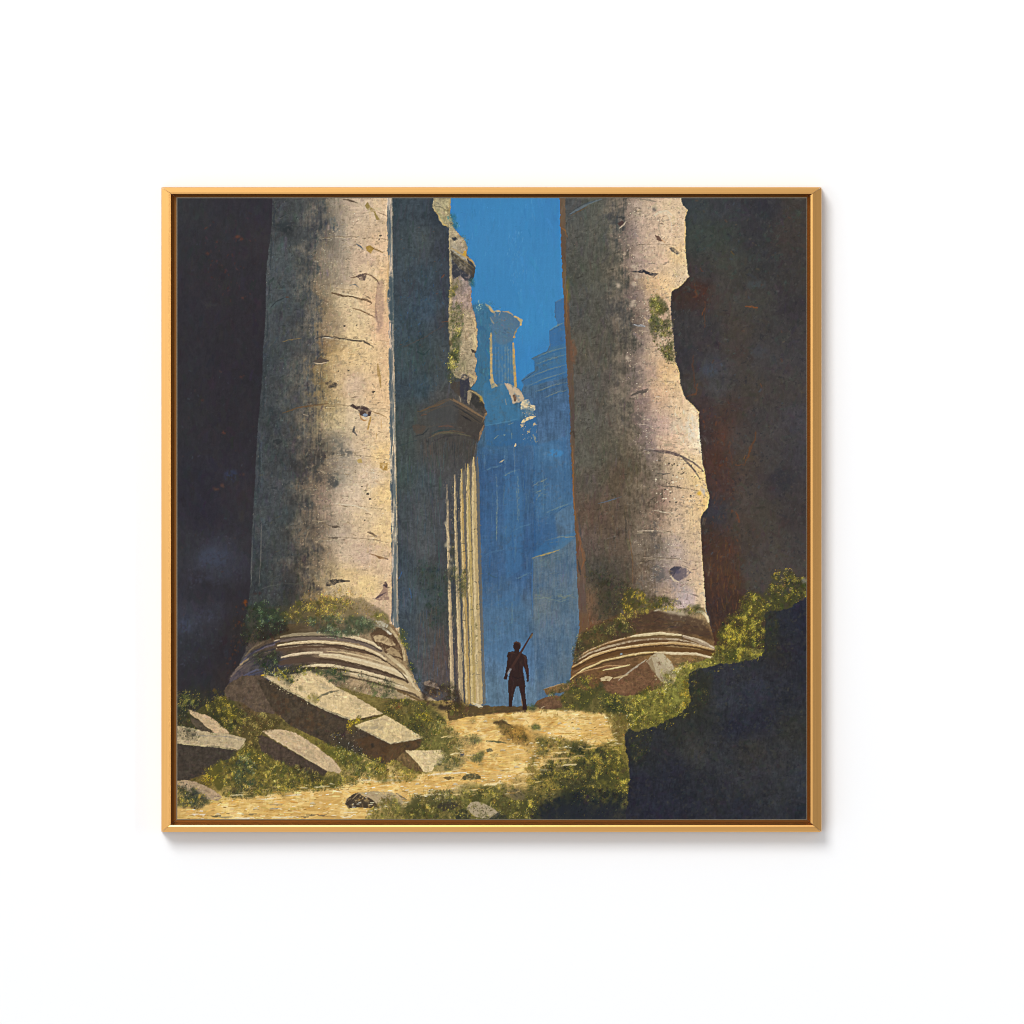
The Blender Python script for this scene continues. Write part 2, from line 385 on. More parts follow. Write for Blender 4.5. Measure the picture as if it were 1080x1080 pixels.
line([(517.5, 352), (517.7, 362), (518, 374), (518, 388), (518.5, 398), (519.5, 403)], [1.6, 2.4, 2.3, 2.1, 2.4, 3], '#bfa671', .95, .35); line([(515.6, 357.5), (517, 356)], 1.6, '#b89a62', .8); blob([(516, 400), (519, 400), (522, 404), (525.3, 408), (522, 408.5), (518.5, 410), (517.5, 405)], '#bba77b', .95, .3)
line([(541.2, 362), (541.6, 370), (542, 382), (542.8, 395), (543.6, 408)], [1.4, 2.2, 2.5, 2.5, 2.2], '#bd9f63', .95, .3); line([(539.6, 372), (540.4, 402)], 1, '#8f9a86', .7, .3)
blob([(510, 404), (516, 403), (518, 409), (525, 408), (532, 405), (536, 412), (540, 425), (549, 432), (549, 444), (530, 446), (511, 450)], '#40759a', .75, .6, .8)
blob([(511, 449), (530, 446), (549, 443), (566, 440), (567, 470), (512, 470)], '#386793', .7, .6, 1); line([(511, 449), (530, 445.5), (546, 442)], 1.2, '#5687a6', .55, .5)
blob([(532, 404), (536, 404.5), (541, 407), (545, 409), (549, 413), (553, 420), (551, 423.5), (546, 424), (541, 426), (539, 420), (536, 412)], '#b9a890', 1, .5)
blob([(534, 405), (540, 408), (546, 412), (551, 420), (547, 420), (541, 412), (537, 410)], '#cbb594', .7, .5); blob([(540.8, 416.5), (543, 415.5), (544.6, 419), (544.4, 423), (542, 423.5)], '#6d5444', .9, .3); line([(544.5, 416), (546, 422)], 1.2, '#8f8478', .8); line([(533, 421), (533.8, 426.5)], 1.4, '#a89d86', .8, .3)
blob([(549, 424.5), (553, 421), (558, 421.5), (559.5, 426), (564, 428), (564.5, 432.5), (560, 433), (555, 431), (549.5, 431.5)], '#d9c7a2', 1, .5); blob([(551, 430), (557, 429.5), (563, 431), (562, 437.5), (556, 437.5), (553, 434)], '#6b7f88', .75, .6); line([(553, 427), (558, 427.5), (563, 430)], .9, '#7f7868', .75)
dabs(poly([(549, 431), (565, 430), (565, 438), (552, 440)], .5), 30, ['#d3c098', '#4a6f90', '#b8a684', '#587a94'], (.7, 1.4), 1.6)
blob([(549, 446), (552, 442.5), (555.5, 440), (559.5, 438.5), (565, 439), (562, 441), (556.5, 443.5), (551, 446.5)], '#d8c49a', 1, .4); line([(549, 448), (553, 447)], 1.8, '#c3b08a', .85); disc(563.5, 447.5, 1.4, 1.8, '#bfae8a', .85, .4); disc(551, 449, 1.4, 1.2, '#cdbb94', .85, .4); disc(557, 455, 1.2, 1, '#a9a184', .8, .4)
dabs(poly([(549, 448), (566, 446), (567, 470), (552, 466)], 1.5), 60, ['#a09c84', '#7f8c8a', '#5c7f98', '#b6aa84', '#4b7396'], (.5, 1.2), 1.8, UP, .7)
line([(562, 458), (564, 463), (565, 467)], 2, '#8f9282', .7, .8); disc(544, 469, 1.1, 1.6, '#cdbf98', .9, .3); line([(527, 487.5), (529, 486.5), (531.5, 485)], 1.3, '#c3b592', .85, .4); line([(521, 463), (525, 459.5)], 1.6, '#8c9a86', .75, .6); line([(536, 448), (541, 446)], 1.4, '#93a096', .7, .6); line([(539, 457), (539.6, 463)], 1.5, '#869689', .6, .6); disc(532, 459, 1, 1.2, '#7f9690', .7, .4)
foliage([(498, 321), (505, 318), (517, 317), (529, 322), (530, 325), (517, 325), (512, 328), (498, 330)], ['#3d6f8c', '#47788c'], ['#5b8791', '#4b7f99'], ['#8a9b86', '#6c8f92'], .6, 1.8, .2, 1)
blob([(585.2, 318.5), (589, 316.5), (594.5, 314), (595, 343), (590, 343.5), (586.5, 338), (585.5, 330)], '#3d6f9f', .8, .3); blob([(579.3, 349), (584, 346.5), (589, 344), (595.5, 342.5), (596.5, 364), (590, 366), (580, 366.5)], '#3b6c9c', .85, .3)
blob([(560.5, 378), (566, 375), (573, 372), (578, 370), (580, 366.5), (597, 362), (598.5, 384), (580, 388), (563.5, 392), (563.5, 381)], '#426f93', .85, .4); blob([(549.5, 402), (556, 395), (563, 391.5), (580, 387), (598.5, 382), (599.5, 398), (580, 402), (560, 407), (552, 408)], '#406d96', .8, .4)
for (a, b_) in (((561, 378.3), (578, 370.8)), ((564, 391.6), (552, 401)), ((580, 349), (589, 344.5)), ((550, 402), (558, 396))): line([a, b_], 1.5, '#34566f', .85, .4)
for x in np.arange(565, 598, 3.4): line([(x, 380 - (x - 565) * .35), (x + .3, 389 - (x - 565) * .22)], .8, '#35628c', .5, .3)

# terraces on the stepped tower
for (a, b, c, d) in ((561, 378, 598, 366), (566, 384, 598, 374), (552, 400, 599, 384), (556, 407, 598, 392), (565, 413, 598, 403), (575, 419, 598, 411), (580, 348, 596, 340)):
    line([(a, b), ((a + c) / 2, (b + d) / 2 - 1), (c, d)], 1.0, '#86917f', .5, .8)
    line([(a + 1, b + 1.8), ((a + c) / 2, (b + d) / 2 + 1), (c, d + 2)], 1.0, '#2f6090', .5, .8)
for q in range(60):
    x = rng.uniform(562, 598); y = rng.uniform(366, 420)
    line([(x, y), (x + rng.uniform(3, 9), y - rng.uniform(1, 3.5))], .7, rng.choice(['#8a9682', '#6f8f9e', '#5a7c98', '#33659a']), .45, .8)
line([(585, 318), (585.5, 334)], 1.0, '#2c639c', .6); line([(563, 381), (563.5, 391)], 1.2, '#2d5f92', .7)
line([(586, 318.5), (594, 314.5)], .9, '#7f98a2', .5); line([(580, 349), (588, 344)], .9, '#8a9a94', .5)

# ---- left wall in shadow
wl_edge = [(287.5, 209), (287, 235), (284, 262), (281, 290), (280.5, 330), (278, 370), (277, 395), (274, 430), (272, 455), (270, 490), (269, 515), (267, 545), (265, 590), (264, 620), (262, 640), (259, 655), (256, 690), (250, 720)]
wall_l = poly([(180, 200), (300, 200), (296, 400), (290, 560), (285, 660), (300, 700), (300, 770), (180, 780)], .6, .3)
fill(wall_l, field([(200, 220, '#36393d'), (240, 215, '#35343c'), (275, 220, '#34333c'), (200, 260, '#33343a'), (240, 250, '#35343a'), (275, 250, '#38353a'), (200, 320, '#33323a'), (230, 300, '#353238'), (265, 290, '#333138'),
                    (255, 340, '#333037'), (205, 370, '#323138'), (240, 400, '#322f37'), (265, 400, '#302e35'), (200, 440, '#333338'), (250, 450, '#322f36'), (205, 500, '#30303a'), (245, 500, '#33313a'), (260, 520, '#37343a'),
                    (215, 540, '#302e3a'), (250, 550, '#34333a'), (195, 570, '#36373d'), (225, 588, '#3d4251'), (245, 590, '#3a3d4a'), (260, 580, '#38363c'), (215, 620, '#33323a'), (250, 630, '#332f36'), (195, 655, '#3b404d'),
                    (225, 645, '#393a45'), (250, 660, '#35302f'), (200, 680, '#33363d'), (240, 690, '#312d33'), (210, 710, '#313038'), (245, 715, '#39302f'), (220, 740, '#38352f')]))
desat(wall_l, .36, (.98, .96, .97))
scumble(wall_l, .035, .85)
strokes(wall_l, 2600, 14, 4.5, UP, .5, .045, .008, .55, .75)
strokes(wall_l, 500, 8, 1.6, UP, .25, .09, .016, .4, .8)
dabs(poly([(215, 235), (268, 228), (270, 320), (245, 330), (218, 290)], 5, 1), 70, ['#4c3534', '#57352c', '#43323a'], (.8, 2.4), 2.2, UP, .6, .7, .4)
dabs(wall_l, 160, ['#473634', '#3d3c48', '#3c434a', '#4b3a38'], (.8, 2.6), 2, UP, .8, .55, .4, True)
for x, y, c in ((251, 250, '#6b4130'), (255, 253, '#5d3a2e'), (258, 314, '#5f3a33'), (231, 256, '#573630'), (219, 268, '#553830'), (237, 456, '#5e3a31'), (212, 422, '#4f342f'), (256, 397, '#55362f'), (228, 515, '#5f4335'), (234, 512, '#574038'), (256, 500, '#523c34')): disc(x, y, 3, 1.6, c, .6, .7, 1.4)
disc(244, 502, 7, 6, '#36405a', .45, 2.5, 2); disc(226, 588, 18, 9, '#404655', .5, 3, 3); disc(196, 660, 8, 8, '#3f4556', .5, 3, 2); disc(216, 648, 13, 5, '#3f414f', .5, 2.5, 3)
disc(212, 610, 16, 4, '#3e3f4c', .45, 2, 3); disc(203, 617, 2.5, 6, '#43454f', .5, 1.5); disc(238, 605, 9, 5, '#393b47', .4, 2, 2)
dabs(poly([(200, 560), (262, 560), (262, 610), (200, 620)], 4), 120, ['#4a4d5c', '#3a3b47', '#2e2c34', '#4b4a55'], (1, 3), 1.5, None, 1, .35, .6)
dabs(poly([(190, 640), (230, 636), (235, 680), (190, 710)], 4), 140, ['#444b55', '#3f4a4c', '#2e2d35', '#4b4c5c'], (1, 3), 1.5, None, 1, .35, .6)
dabs(poly([(248, 640), (262, 632), (260, 668), (246, 708), (236, 712)], 2), 70, ['#5d3827', '#6b3d22', '#4a3128', '#3c2a26'], (.8, 2.4), 2, 1.2, .6, .5, .5)
disc(260, 636, 2, 4, '#74401f', .7, .8, 1.5)

# ---- middle ruin: dark shaft, torn capital, sunlit right flank
mid_out = [(400, 200), (475, 200), (475, 226), (478.5, 240), (484, 247), (489, 252), (493, 262), (491.5, 268), (498, 275), (501.5, 283), (500, 291), (497, 297), (497.5, 322), (501.5, 334), (503, 350), (503, 368),
           (500, 373), (503, 380), (500, 388), (503.5, 398), (502, 403), (496.5, 410), (503, 414), (510, 423), (511.5, 430), (513.5, 436), (510, 445), (511, 450), (506, 460), (503, 472), (501.5, 482), (502, 510), (503, 545), (504.3, 600), (506, 655), (507.5, 700), (509, 742), (400, 745)]
mid = poly(mid_out, .7, .35)
fill(mid, field([(418, 215, '#2e4655'), (440, 215, '#32485a'), (455, 225, '#2f4052'), (425, 260, '#344a58'), (445, 255, '#3d4f58'), (465, 260, '#333f50'), (425, 300, '#33495a'), (450, 295, '#324d63'), (468, 300, '#343f4f'), (430, 340, '#2f4b5e'),
                 (450, 325, '#2f4f6c'), (468, 335, '#3a4450'), (425, 380, '#33505c'), (445, 375, '#304a52'), (465, 380, '#3e4c54'), (420, 410, '#31485a'), (445, 410, '#2d4c60'), (462, 420, '#464a4c'), (425, 440, '#354c50'), (448, 440, '#484c4a'), (475, 430, '#514b45'),
                 (425, 470, '#3a4d4e'), (455, 470, '#4a4a48'), (480, 455, '#4b4641'), (500, 440, '#4d463e'), (490, 470, '#47423e'), (425, 500, '#39504f'), (445, 505, '#3c4f5b'), (470, 495, '#484c52'), (425, 540, '#3a4953'), (445, 545, '#44515a'), (462, 540, '#464a52'),
                 (425, 590, '#33485a'), (445, 580, '#4a545d'), (462, 590, '#3f454c'), (425, 630, '#38506a'), (440, 630, '#3c5260'), (455, 610, '#3a4745'), (462, 650, '#3d4643'), (425, 670, '#334a5c'), (440, 680, '#415360'), (455, 670, '#4a4a4a'), (465, 690, '#5b4a44'), (440, 720, '#48586a'), (455, 712, '#524e52'), (466, 715, '#5a4a44')]))
desat(mid, .5, (1.06, 1.03, 1.0)); scumble(mid, .08, .8)
strokes(mid, 1500, 15, 2.4, UP, .2, .07, .014, .6, .75)
strokes(poly([(420, 270), (470, 270), (470, 410), (420, 410)], 3), 160, 4, 1.3, UP, .5, .1, .02, .45, .7, ['#2d5a80', '#35608a', '#2b4a62', '#3d5560'])
dabs(poly([(420, 230), (472, 230), (472, 420), (420, 420)], 3), 30, ['#5d4438', '#6a4634', '#7b4a30'], (.6, 1.4), 2, -.3, .5, .5)
line([(446, 353), (440, 362), (441, 372), (448, 374), (453, 368)], 1.6, '#2a3b3c', .7, 1); line([(425, 366), (445, 357), (470, 342)], 1.2, '#57473f', .45, 1); line([(466, 340), (473, 339)], 1.6, '#7d4b2c', .7, .6)
line([(466, 293), (468.5, 290)], 1.8, '#7a4a33', .8, .4)
# lit upper flank
flank = poly([(457, 209), (475, 209), (475, 226), (478.5, 240), (484, 247), (489, 252), (493, 262), (491.5, 268), (497, 298), (497.5, 322), (501.5, 334), (503, 350), (503, 368), (500, 373), (503, 380), (501, 392), (503.5, 398), (502, 403), (497, 408), (488, 400), (480, 398), (476, 390), (475, 340), (474.5, 290), (474, 262), (474, 240), (466, 237), (463, 232), (462, 226), (458, 222), (456, 219)], .8, .4)
fill(flank, field([(460, 215, '#a4997a'), (470, 214, '#aaa07c'), (465, 225, '#a99c76'), (470, 235, '#9c9270'), (478, 245, '#b5a585'), (484, 258, '#ad9d84'), (477, 270, '#8c8878'), (490, 300, '#9a8985'), (482, 300, '#95856f'), (490, 318, '#a58f82'), (485, 335, '#a59377'), (495, 340, '#b5a07e'), (495, 355, '#b5a282'), (488, 370, '#ab9a7c'), (500, 385, '#b09f82'), (485, 385, '#9a8f6f'), (495, 398, '#a8967a')]))
strokes(flank, 260, 7, 2, UP, .6, .08, .02, .6, .6); dabs(flank, 240, ['#c9b68f', '#7d7360', '#8d7f78', '#d4c194', '#6f6a58'], (.5, 1.4), 1.6, None, 1, .5, .4, True)
blob([(475.5, 262), (477, 258), (474, 300), (473, 345), (475, 375), (476, 378), (477, 300)], '#b09a70', .7, .6); line([(474, 250), (474.6, 280), (475.3, 300), (474.5, 330), (475, 360)], 1.6, '#c2ae80', .75, .9)
scumble(flank, .1, .5); nicks(flank, 46, ['#5f5a4e', '#4a4844', '#7d705a'], ['#dcc99c', '#e6d6ae'], (1.2, 4), .5); dabs(flank, 130, ['#4f4c46', '#dbc798', '#8d8466', '#776a5c', '#c9b080'], (.6, 2), 1.5, 1., .8, .6, .3, True)
line([(457, 220), (462, 227), (467, 236), (474, 241)], 1.1, '#d0b26c', .8, .8); blob([(476, 251), (481, 250), (483, 253), (479, 255)], '#34383f', .9, .4)
line([(457, 217), (466, 219), (474, 226)], 1, '#6f6a55', .6)
blob([(475, 263), (481, 268), (489, 274), (499, 281), (501.5, 285), (500, 292), (493, 290), (484, 282), (477, 274)], '#4c473f', .95, .5)
line([(477, 262), (484, 266.5), (492, 271), (498, 275.5), (501.3, 281)], 1.8, '#b69a66', .9, .4); line([(478, 267), (488, 274), (500, 283)], 1.0, '#9c875f', .7, .3); line([(478, 270.5), (488, 278), (499, 287)], .9, '#83765b', .7, .3)
blob([(477, 274), (485, 283), (495, 291), (500, 292), (497, 298), (490, 296), (485, 291), (478, 295), (476.5, 290)], '#3a3c43', .95, .5)
line([(486, 290), (483, 300), (479, 318), (477, 330)], 2.2, '#9e8d86', .5, 1)
blob([(496, 353), (501, 352), (503, 362), (502, 372), (497, 370), (499, 362)], '#cdb98d', .6, .5); blob([(496, 368), (502, 370), (502, 372), (498, 372)], '#3a3534', .9, .3); line([(500, 352), (501, 361), (502, 366)], 1.2, '#e3d2a6', .7)
line([(498, 336), (501, 340), (502, 352)], 1.2, '#d6c08f', .7, .5)
foliage([(475, 296), (481, 292), (484, 296), (482, 304), (478, 316), (475, 314)], ['#4e4f2c'], ['#74723a', '#8a7f3d'], ['#a5974a', '#94863c'], 1.1, 2, .7, 1)
foliage([(476, 322), (486, 318), (489, 335), (487, 352), (484, 372), (481, 385), (476, 384), (475, 350)], ['#3e482f', '#4b5530'], ['#69693a', '#777338'], ['#a09852', '#b3a75c'], 1.2, 2, .6, 1.5)
foliage([(474, 372), (482, 370), (484, 388), (480, 402), (475, 404), (472, 392)], ['#474a30', '#33362c'], ['#7d7a3a', '#8e8a3c'], ['#b0a64e', '#c0b560'], 1.2, 1.9, .5, 1.2)
foliage([(474, 224), (480, 226), (483, 240), (481, 244), (475, 232)], ['#2f6166'], ['#3f6f6c', '#447a86'], ['#5f8a84'], 1, 2, .7, 1); foliage([(486, 248), (491, 250), (494, 262), (492, 268), (490, 258)], ['#4b5f45'], ['#6d7144'], ['#a8944c', '#c7a34e'], 1, 1.8, .7, 1)
foliage([(494, 294), (500, 293), (500, 302), (496, 302)], ['#2c5960'], ['#3d6c68'], ['#5a7f6b'], 1, 1.8, .8, .8); disc(490, 267, 1.5, 2.6, '#c29a3c', .8, .5); line([(487, 257), (490, 254)], 1.5, '#c9b787', .7)
# broken top of the capital: dark notch and tumbled bits
blob([(486, 396), (490, 394), (494, 397), (495.5, 404), (494, 413), (493.5, 426), (489, 425), (486, 418), (484, 410)], '#3a3a43', .95, .6); blob([(476, 404), (485, 402), (486, 420), (478, 412), (474, 408)], '#4a4038', .7, 1)
line([(484.5, 418), (486, 424)], 1.6, '#b3a38c', .8); blob([(493, 412), (499, 412), (497, 420), (495, 427), (493, 424)], '#a39276', .85, .6); line([(495, 394), (499, 398), (502, 400)], 2.2, '#cbb37c', .75)
blob([(497, 413), (502, 414), (508, 420), (511, 427), (510, 436), (504, 432), (497, 424)], '#373634', .85, .8); line([(495, 412), (501, 414), (507, 419), (511, 426)], 1.8, '#a9986f', .8, .6); disc(507, 421, 2, 3, '#a88f45', .8, .7)
# capital mouldings
blob([(440, 440), (455, 428), (476, 419), (483, 424), (497, 433), (512, 442), (507, 458), (500, 478), (494, 490), (484, 499), (470, 505), (450, 492), (436, 470)], '#484744', .4, 2.5, 6)
blob([(484, 424), (500, 434), (512, 441), (509, 452), (503, 466), (488, 458), (478, 440)], '#443e3a', .7, .8, .8)
line([(444, 434), (456, 428), (468, 422), (478, 420)], 1.6, '#5f5040', .6, .8); line([(478, 421), (487, 426), (498, 433), (511, 441)], 1.9, '#80684d', .9, .4); line([(482, 426), (495, 434), (508, 443)], 1.1, '#312f31', .8, .4)
line([(484, 432), (497, 440), (507, 447)], 1.1, '#6d5b48', .7, .5); line([(486, 437), (496, 444)], 1.6, '#2f2c2e', .8, .4); line([(452, 462), (464, 456), (478, 454), (490, 456)], 1.2, '#6b5843', .6, .8); line([(455, 466), (470, 460), (485, 459)], 1.4, '#363536', .6, .7)
line([(446, 437), (462, 430), (476, 427)], 1.3, '#61503f', .6, .7); line([(452, 450), (468, 446), (482, 447)], 1.2, '#5e5042', .5, .7)
blob([(435, 448), (444, 447), (450, 450), (446, 458), (438, 457)], '#50483f', .6, .8); line([(435, 449), (447, 448.5)], 1.2, '#3a3c3c', .6); line([(420, 455), (432, 452)], 1.3, '#4d4a42', .6, .8); line([(420, 470), (440, 464)], 1.4, '#313f42', .6, .8)
line([(510, 449), (507, 456), (505, 464)], 2.2, '#a08061', .75, .5); line([(511, 437), (512.8, 436), (508, 446)], 1.6, '#9c8566', .8); line([(503, 466), (503, 474), (501, 480)], 1.8, '#4a5560', .8); line([(502, 468), (500, 480)], 1.2, '#8d8a84', .5)
strokes(poly([(448, 458), (504, 455), (498, 490), (478, 505), (452, 500)], 1.5), 220, 6, 1.5, lambda x, y: UP + (x - 478) * .012, .3, .14, .018, .55, .7)
blob([(483, 426), (497, 434), (511, 441.5), (508, 447), (498, 444), (484, 436)], '#4d463e', .8, .5); blob([(450, 436), (474, 424), (483, 427), (484, 440), (480, 452), (456, 456)], '#47494a', .55, 1, 2)
line([(443, 434), (452, 430), (462, 427), (475, 421.5)], 1.5, '#64523f', .8, .6); line([(475, 421.5), (482, 424), (489, 428), (497, 433), (505, 437.5), (511.5, 441)], 1.8, '#7d6750', .85, .35); line([(478, 425), (488, 430.5), (498, 436.5), (509, 443)], 1.1, '#5e5246', .9, .3); line([(478, 427.5), (492, 435.5), (507, 446)], 1.3, '#2f3032', .8, .3)
line([(487, 438), (492, 441), (497, 444)], 1.6, '#2b2b2e', .85, .3); line([(463, 450), (472, 449), (478, 450)], 2, '#6a4f42', .7, .7); line([(455, 460), (463, 457), (473, 456), (484, 457), (497, 460)], 1.5, '#66604a', .75, .6); line([(455, 457), (464, 454), (480, 453)], 1.3, '#2f4546', .7, .6); line([(440, 434), (455, 432)], 1.4, '#5f523c', .6, .8); line([(445, 438), (450, 437)], 1.6, '#73503c', .7, .6)
for q in range(46):
    x = rng.uniform(444, 498); y0_ = 462 + rng.uniform(0, 8) + max(0, x - 480) * .2; line([(x, y0_), (x + rng.normal(0, .5), y0_ + rng.uniform(6, 26))], rng.uniform(.7, 1.6), rng.choice(['#33363a', '#2f3338', '#566068', '#5a5048', '#3d4a50', '#634f45']), .6, .4)
blob([(435, 449), (441, 448), (449, 449.5), (446, 455), (439, 459), (436, 455)], '#544a42', .75, .7); line([(437, 460), (446, 458), (452, 452)], 1.4, '#2f3336', .7, .6)
# fluted shaft
fill(poly([(486, 500), (501, 482), (504, 600), (508, 742), (484, 742)], .8, .4, 1.2), '#8d8271', .5)
for x0, x1, ytop, wtop, wbot, c in ((471.5, 477.5, 511, 2.0, 4.0, '#b7a07e'), (479.7, 486.5, 501, 2.2, 4.6, '#b5a07a'), (486.8, 493.5, 495, 2.8, 4.6, '#b99b60'), (493.6, 499.6, 489, 3.6, 5.4, '#bda468'), (499.6, 505.6, 482, 4.6, 6.4, '#c0a878')):
    ys_ = np.linspace(ytop, 740, 14); xs_ = np.interp(ys_, [480, 560, 640, 740], [x0 - .3, x0 + .8, x0 + (x1 - x0) * .5, x1])
    w_ = np.interp(ys_, [ytop, ytop + 25, 740], [.8, wtop, wbot])
    line(np.stack([xs_ + wtop * .75 + .5, ys_], 1), w_ * .7 + .5, '#474a4e' if x0 < 484 else '#6f685c', .85, .5, False, .2)
    line(np.stack([xs_, ys_], 1), w_, c, .95, .6, False, .15)
    line(np.stack([xs_ - w_ * .25, ys_], 1), w_ * .35, '#dcc79a', .7, .8, False, .5)
for q in range(34):
    x = rng.uniform(472, 506); y = rng.uniform(520, 735); line([(x, y), (x + rng.uniform(1.5, 4), y + rng.uniform(-1, 2))], rng.uniform(.8, 2.0), rng.choice(['#4a4842', '#5d564a', '#3d4248', '#7d715c']), .75, .8)
for x, y, l in ((476, 556, 8), (483, 622, 14), (490, 640, 20), (497, 660, 30), (505, 610, 20), (491, 560, 14), (503, 690, 26), (484, 690, 18)):
    line([(x, y), (x + .6, y + l)], rng.uniform(.8, 1.5), '#5a5448', .6, .9)
mshaft = poly([(468, 505), (480, 496), (502, 480), (504, 600), (507, 700), (508.5, 740), (472, 742), (470, 640)], .5, .3)
strokes(mshaft, 420, 14, 1.1, UP, .04, .12, .018, .55, .7); dabs(mshaft, 260, ['#d9c79c', '#7f7564', '#b6a080', '#5a564e', '#cbb083'], (.5, 1.3), 2, UP, .4, .5, .4, True)
blob([(469, 505), (474, 512), (473, 545), (468, 560), (462, 640), (460, 600), (464, 520)], '#454950', .35, 1, 1.5)
fill(poly([(466, 535), (479, 535), (478.5, 640), (470, 625), (468, 600)], 1, .5, 1) * sm(.1, .6, NM + .3), '#4a463f', .75)
for x, y in ((471, 552), (472.5, 570), (474, 577), (476, 590), (471, 575), (475, 598)): disc(x, y, 1.8, 2.6, '#b3a68c', .75, .6, 1.2)
line([(470, 553), (472, 561), (473, 569)], 1.6, '#cfbb92', .8)
foliage([(476, 575), (484, 592), (492, 600), (490, 625), (484, 634), (480, 620), (474, 600)], ['#474a34', '#3c4238'], ['#69663e', '#5a5a3c'], ['#8f874e'], .8, 1.9, .25, 2, top=.3)
foliage([(486, 600), (493, 602), (493, 615), (490, 630), (483, 634), (484, 615)], ['#4c4e33'], ['#6d6a39'], ['#908746'], .9, 1.9, .5, 1.5)
for y in (640, 660, 672): disc(502.5, y, 1.3, 4, '#66603a', .55, .8, 1)
foliage([(442, 590), (470, 592), (476, 612), (470, 640), (460, 665), (452, 660), (444, 620)], ['#303f3b', '#37443f'], ['#3c4a44', '#46504a'], ['#4d5a4c'], .6, 2.6, .2, 3, top=.2)
strokes(poly([(440, 640), (474, 640), (474, 735), (440, 735)], 2), 130, 18, 1.4, UP, .05, .08, .02, .5, .7, ['#5b5452', '#42566a', '#674e44', '#4c555e', '#6f5242', '#54504e'])
strokes(poly([(420, 480), (468, 480), (468, 640), (420, 640)], 2), 260, 18, 1.3, UP, .05, .08, .02, .45, .7, ['#4c5c6b', '#3c4a50', '#51545a', '#3d5550', '#57585a'])
line([(424, 603), (421, 610)], 1.8, '#3b67a0', .6); line([(432, 620), (434, 630)], 1.6, '#3566a0', .6)

# ---- big left column
colL = poly(wl_edge[:-2][::1] + [(262, 665), (300, 690), (425, 690), (420, 655), (419.5, 610), (419, 560), (418, 500), (417, 450), (416.3, 400), (415, 330), (414, 280), (413.5, 209), (413.5, 200), (288, 200)], .45, .25)
shade = field([(292, 215, '#3d4349'), (305, 222, '#464d50'), (335, 218, '#484f52'), (305, 243, '#3c4246'), (318, 232, '#4a5053'), (335, 240, '#3d4449'), (298, 285, '#47545a'), (303, 268, '#4b585a'), (322, 280, '#3c4448'), (330, 262, '#454c4f'),
               (294, 305, '#465157'), (300, 318, '#445054'), (325, 312, '#41494d'), (292, 350, '#434e54'), (315, 345, '#42484c'), (330, 352, '#4d5254'), (281, 380, '#3a464d'), (300, 385, '#454f54'), (318, 375, '#464a4a'), (320, 395, '#454c4f'),
               (275, 425, '#3d464c'), (285, 440, '#3c464a'), (300, 425, '#454e51'), (312, 415, '#454a4a'), (330, 435, '#555049'), (322, 460, '#4c4c48'), (277, 470, '#404c53'), (292, 468, '#414a4c'), (300, 478, '#3d4448'), (318, 485, '#3f3d3b'), (330, 478, '#474039'),
               (271, 520, '#3d4751'), (288, 520, '#475056'), (302, 510, '#454f53'), (313, 520, '#41413f'), (325, 510, '#4a453f'), (269, 575, '#38424a'), (280, 560, '#465053'), (297, 545, '#3f4c4e'), (310, 565, '#403f3d'),
               (325, 560, '#54493d'), (300, 585, '#444c4d'), (290, 595, '#414a4b'), (312, 600, '#453f38'), (272, 615, '#353e43'), (288, 615, '#42494a'), (305, 618, '#34373a'), (318, 625, '#4b3f33'), (282, 640, '#3f4648'), (300, 645, '#40473a')])
lit = field([(350, 215, '#a39a86'), (345, 235, '#8f8a7c'), (365, 222, '#b19e86'), (380, 214, '#bba88c'), (403, 215, '#ccb28d'), (352, 262, '#8d8472'), (356, 245, '#9c9382'), (375, 243, '#b8a284'), (400, 258, '#ccae87'), (385, 275, '#bba286'), (345, 280, '#a39680'), (357, 290, '#9f9079'),
             (388, 290, '#cbb38a'), (406, 290, '#d3b07f'), (362, 318, '#c5b086'), (395, 320, '#cdaa80'), (345, 330, '#ab9572'), (338, 325, '#a08c6c'), (378, 335, '#cab488'), (352, 345, '#a89474'), (372, 352, '#cdb584'), (405, 345, '#cfa882'), (348, 372, '#c0a269'), (340, 365, '#a98a63'), (365, 375, '#cdb07a'),
             (385, 378, '#d2b784'), (405, 385, '#cdac7e'), (342, 400, '#ab9360'), (355, 396, '#bda376'), (372, 405, '#c0a78a'), (402, 415, '#d2b182'), (350, 440, '#c6b281'), (344, 425, '#b39a68'), (375, 440, '#c4b08d'), (398, 455, '#d6b98b'), (353, 468, '#8c8370'), (345, 475, '#a29277'),
             (365, 482, '#9b907d'), (380, 475, '#c5ae8a'), (402, 480, '#dab97c'), (390, 502, '#c9b494'), (355, 505, '#8d8674'), (342, 505, '#8f7d68'), (372, 520, '#c7b396'), (405, 520, '#d8b97c'), (358, 530, '#bba78c'), (340, 525, '#a18b78'), (385, 545, '#cdb58c'), (404, 560, '#d9bc82'), (355, 560, '#aa9a82'), (340, 555, '#8d7c68'),
             (362, 585, '#bea98c'), (382, 585, '#bda48c'), (400, 592, '#c7ab88'), (338, 590, '#97846a'), (348, 600, '#a8946c'), (362, 606, '#cbb07a'), (385, 617, '#d6bb7e'), (400, 640, '#c4a887'), (352, 620, '#c1ab80'), (340, 635, '#b89a62'), (375, 630, '#c9ae7a')])
xt = interp(GY, [209, 225, 240, 250, 262, 275, 285, 297, 308, 314, 330, 352, 358, 370, 381, 395, 415, 430, 450, 470, 490, 510, 530, 560, 590, 612, 630, 660],
            [345, 344, 342, 340, 335, 333, 337, 334, 333, 338, 335, 333, 338, 339, 331, 329, 331, 335, 331, 336, 335, 331, 330, 329, 326, 330, 328, 320])
wdt = interp(GY, [209, 300, 380, 450, 520, 620], [5, 4, 9, 15, 17, 18])
tt = (GX - xt) / wdt + .5 * NM + .5 * N1 + .35 * NV + .25 * NF1
mlit = sm(-.75, .7, tt)
